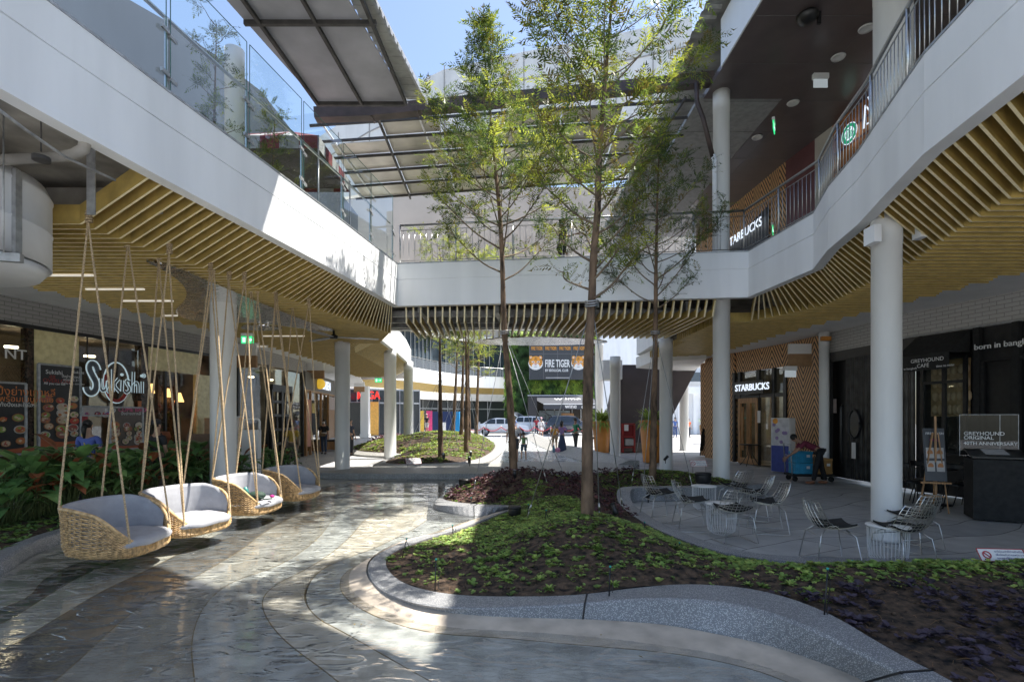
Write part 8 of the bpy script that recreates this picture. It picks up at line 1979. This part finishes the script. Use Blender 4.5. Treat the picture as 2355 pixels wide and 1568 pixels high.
# promotional stand, posters and small things on the far plaza
c = G(1020, 999); t = empty('promo_booth', tuple(c), 'blue promotional booth panel behind the far trees', 'booth')
b = MB(); b.box((0, 0, 1.1), (2.1, .5, 2.2)); b.build('navy_panel', pm((.03, .05, .13)), t, local=True); b = MB(); b.box((1.2, -.1, 1.1), (.7, .6, 2.2)); b.build('blue_panel', pm((.02, .30, .60)), t, local=True)
for x, lb, col in ((968, 'yellow roll-up poster left of the person in a black T-shirt', (.75, .5, .08)), (987, 'pink roll-up poster right of the person in a black T-shirt', (.7, .06, .2))):
    p = G(x, 994); t = empty('rollup_poster', tuple(p), lb, 'poster stand'); b = MB(); b.box((0, 0, 1.2), (.62, .04, 2.3)); b.build('sheet', pm(col), t, local=True); b = MB(); b.box((0, 0, .05), (.7, .25, .1)); b.build('foot', M['galv'], t, local=True)
for x, lb in ((1019, 'white plastic chair in front of the blue booth, left one'), (1098, 'white plastic chair behind the rearmost tree')):
    p = G(x, 1003 if x < 1050 else 1000); t = empty('white_chair', tuple(p), lb, 'chair', 'white plastic chairs'); b = MB(); b.box((0, 0, .45), (.5, .45, .05)); b.build('seat', M['paper'], t, local=True); b = MB(); b.box((0, -.22, .85), (.5, .05, .75)); b.build('backrest', M['paper'], t, local=True)
    for sx in (-.2, .2):
        for sy in (-.18, .18): b = MB(); b.bar((sx, sy, 0), (sx, sy, .45), .03, .03); b.build('leg', M['galv'], t, local=True)
# red fire cabinet stand and wet floor tripod
c = GY(1444, 1025, 25.0); c.z = 0; t = empty('fire_equipment_stand', tuple(c), 'red fire equipment stand beside the white column under the stair', 'fire stand')
b = MB()
for x in (-.28, .28): b.box((x, 0, .7), (.07, .3, 1.4))
for z in (.25, .75, 1.38): b.box((0, 0, z), (.6, .3, .06))
b.build('frame', M['red'], t, local=True); b = MB(); b.box((0, .05, 1.05), (.5, .2, .55)); b.build('cabinet', pm((.22, .015, .015)), t, local=True); b = MB(); b.box((-.12, -.13, 1.2), (.2, .03, .3)); b.build('notice', M['paper'], t, local=True); b = MB(); b.box((.02, -.1, .5), (.4, .15, .3)); b.build('white_bundle', pm((.4, .38, .36)), t, local=True)
for z, lb in ((4.05, 'upper red fire notice on the bluish column'), (3.45, 'lower red fire notice on the bluish column')):
    b = MB(); b.box((GY(1419, 0, 29.6).x - .0, 29.6, z), (.45, .04, .5)); 
    b2 = MB()
    t = empty('fire_notice', (GY(1419, 0, 29.6).x, 29.6, z), lb, 'notice', 'red fire notices'); b.build('plate', pm((.6, .06, .06)), t); b2.box((GY(1419, 0, 29.6).x, 29.57, z + .03), (.25, .01, .25)); b2.build('printed_symbol', M['paper'], t)
for x, lb, col in ((1273, 'blue water bottle on the stream edge by the child in yellow', (.1, .3, .45)),):
    p = G(x, 1040, .28); t = empty('water_bottle', tuple(p), lb, 'bottle'); b = MB(); b.lathe([(.05, 0), (.06, .15), (.03, .25), (.03, .3)], (0, 0, 0), 12); b.build('bottle', pm(col, .2), t, local=True); b = MB(); b.ball((.15, 0, .1), (.12, .08, .1), 10, 6); b.build('pink_cloth', pm((.6, .25, .4)), t, local=True)
# bright building past the gap on the right
gb2 = empty('bright_building', (22, 48, 0), 'sunlit white building with slim columns seen through the gap by the coffee shop', 'building')
b = MB(); b.box((22, 52, 5), (26, 1, 10)); b.build('wall', M['white'], gb2)
b = MB()
for i in range(9): b.box((15 + i * 1.5, 50.6, 2), (.35, .35, 4)); 
b.box((21, 50.4, 4.3), (14, .5, .7)); b.build('column', M['white'], gb2)
b = MB(); b.box((21, 50.3, 5.6), (14, .1, .9)); b.build('window_band', pm((.08, .1, .12), .2), gb2)

# fallen leaves
rs = random.Random(77); B1 = MB()
for k in range(420):
    x, y = rs.uniform(-5.5, 7.5), rs.uniform(3.2, 16)
    if inpoly(x, y, poly) and y < 13: continue
    z = .011 if x < 2 and y < 14.5 else -.022
    if 14.6 < y < 17.5: z = .156
    if z < 0 and x > 2 and dedge(x, y, poly) < .3: continue
    if x < 2 and dedge(x, y, poly) < .2: continue
    a = rs.uniform(0, 6.28); l = rs.uniform(.02, .045); leaf(B1, Vector((x, y, z)), Vector((math.cos(a), math.sin(a), rs.uniform(0, .2))), l, l * .35, .05)
tag(B1.build('leaf_litter', mat('dry yellow leaf', (.36, .26, .07), .7, .3, 9), fix=False), 'small dry leaves scattered over the paving and the shallow water', 'litter', kind='stuff')
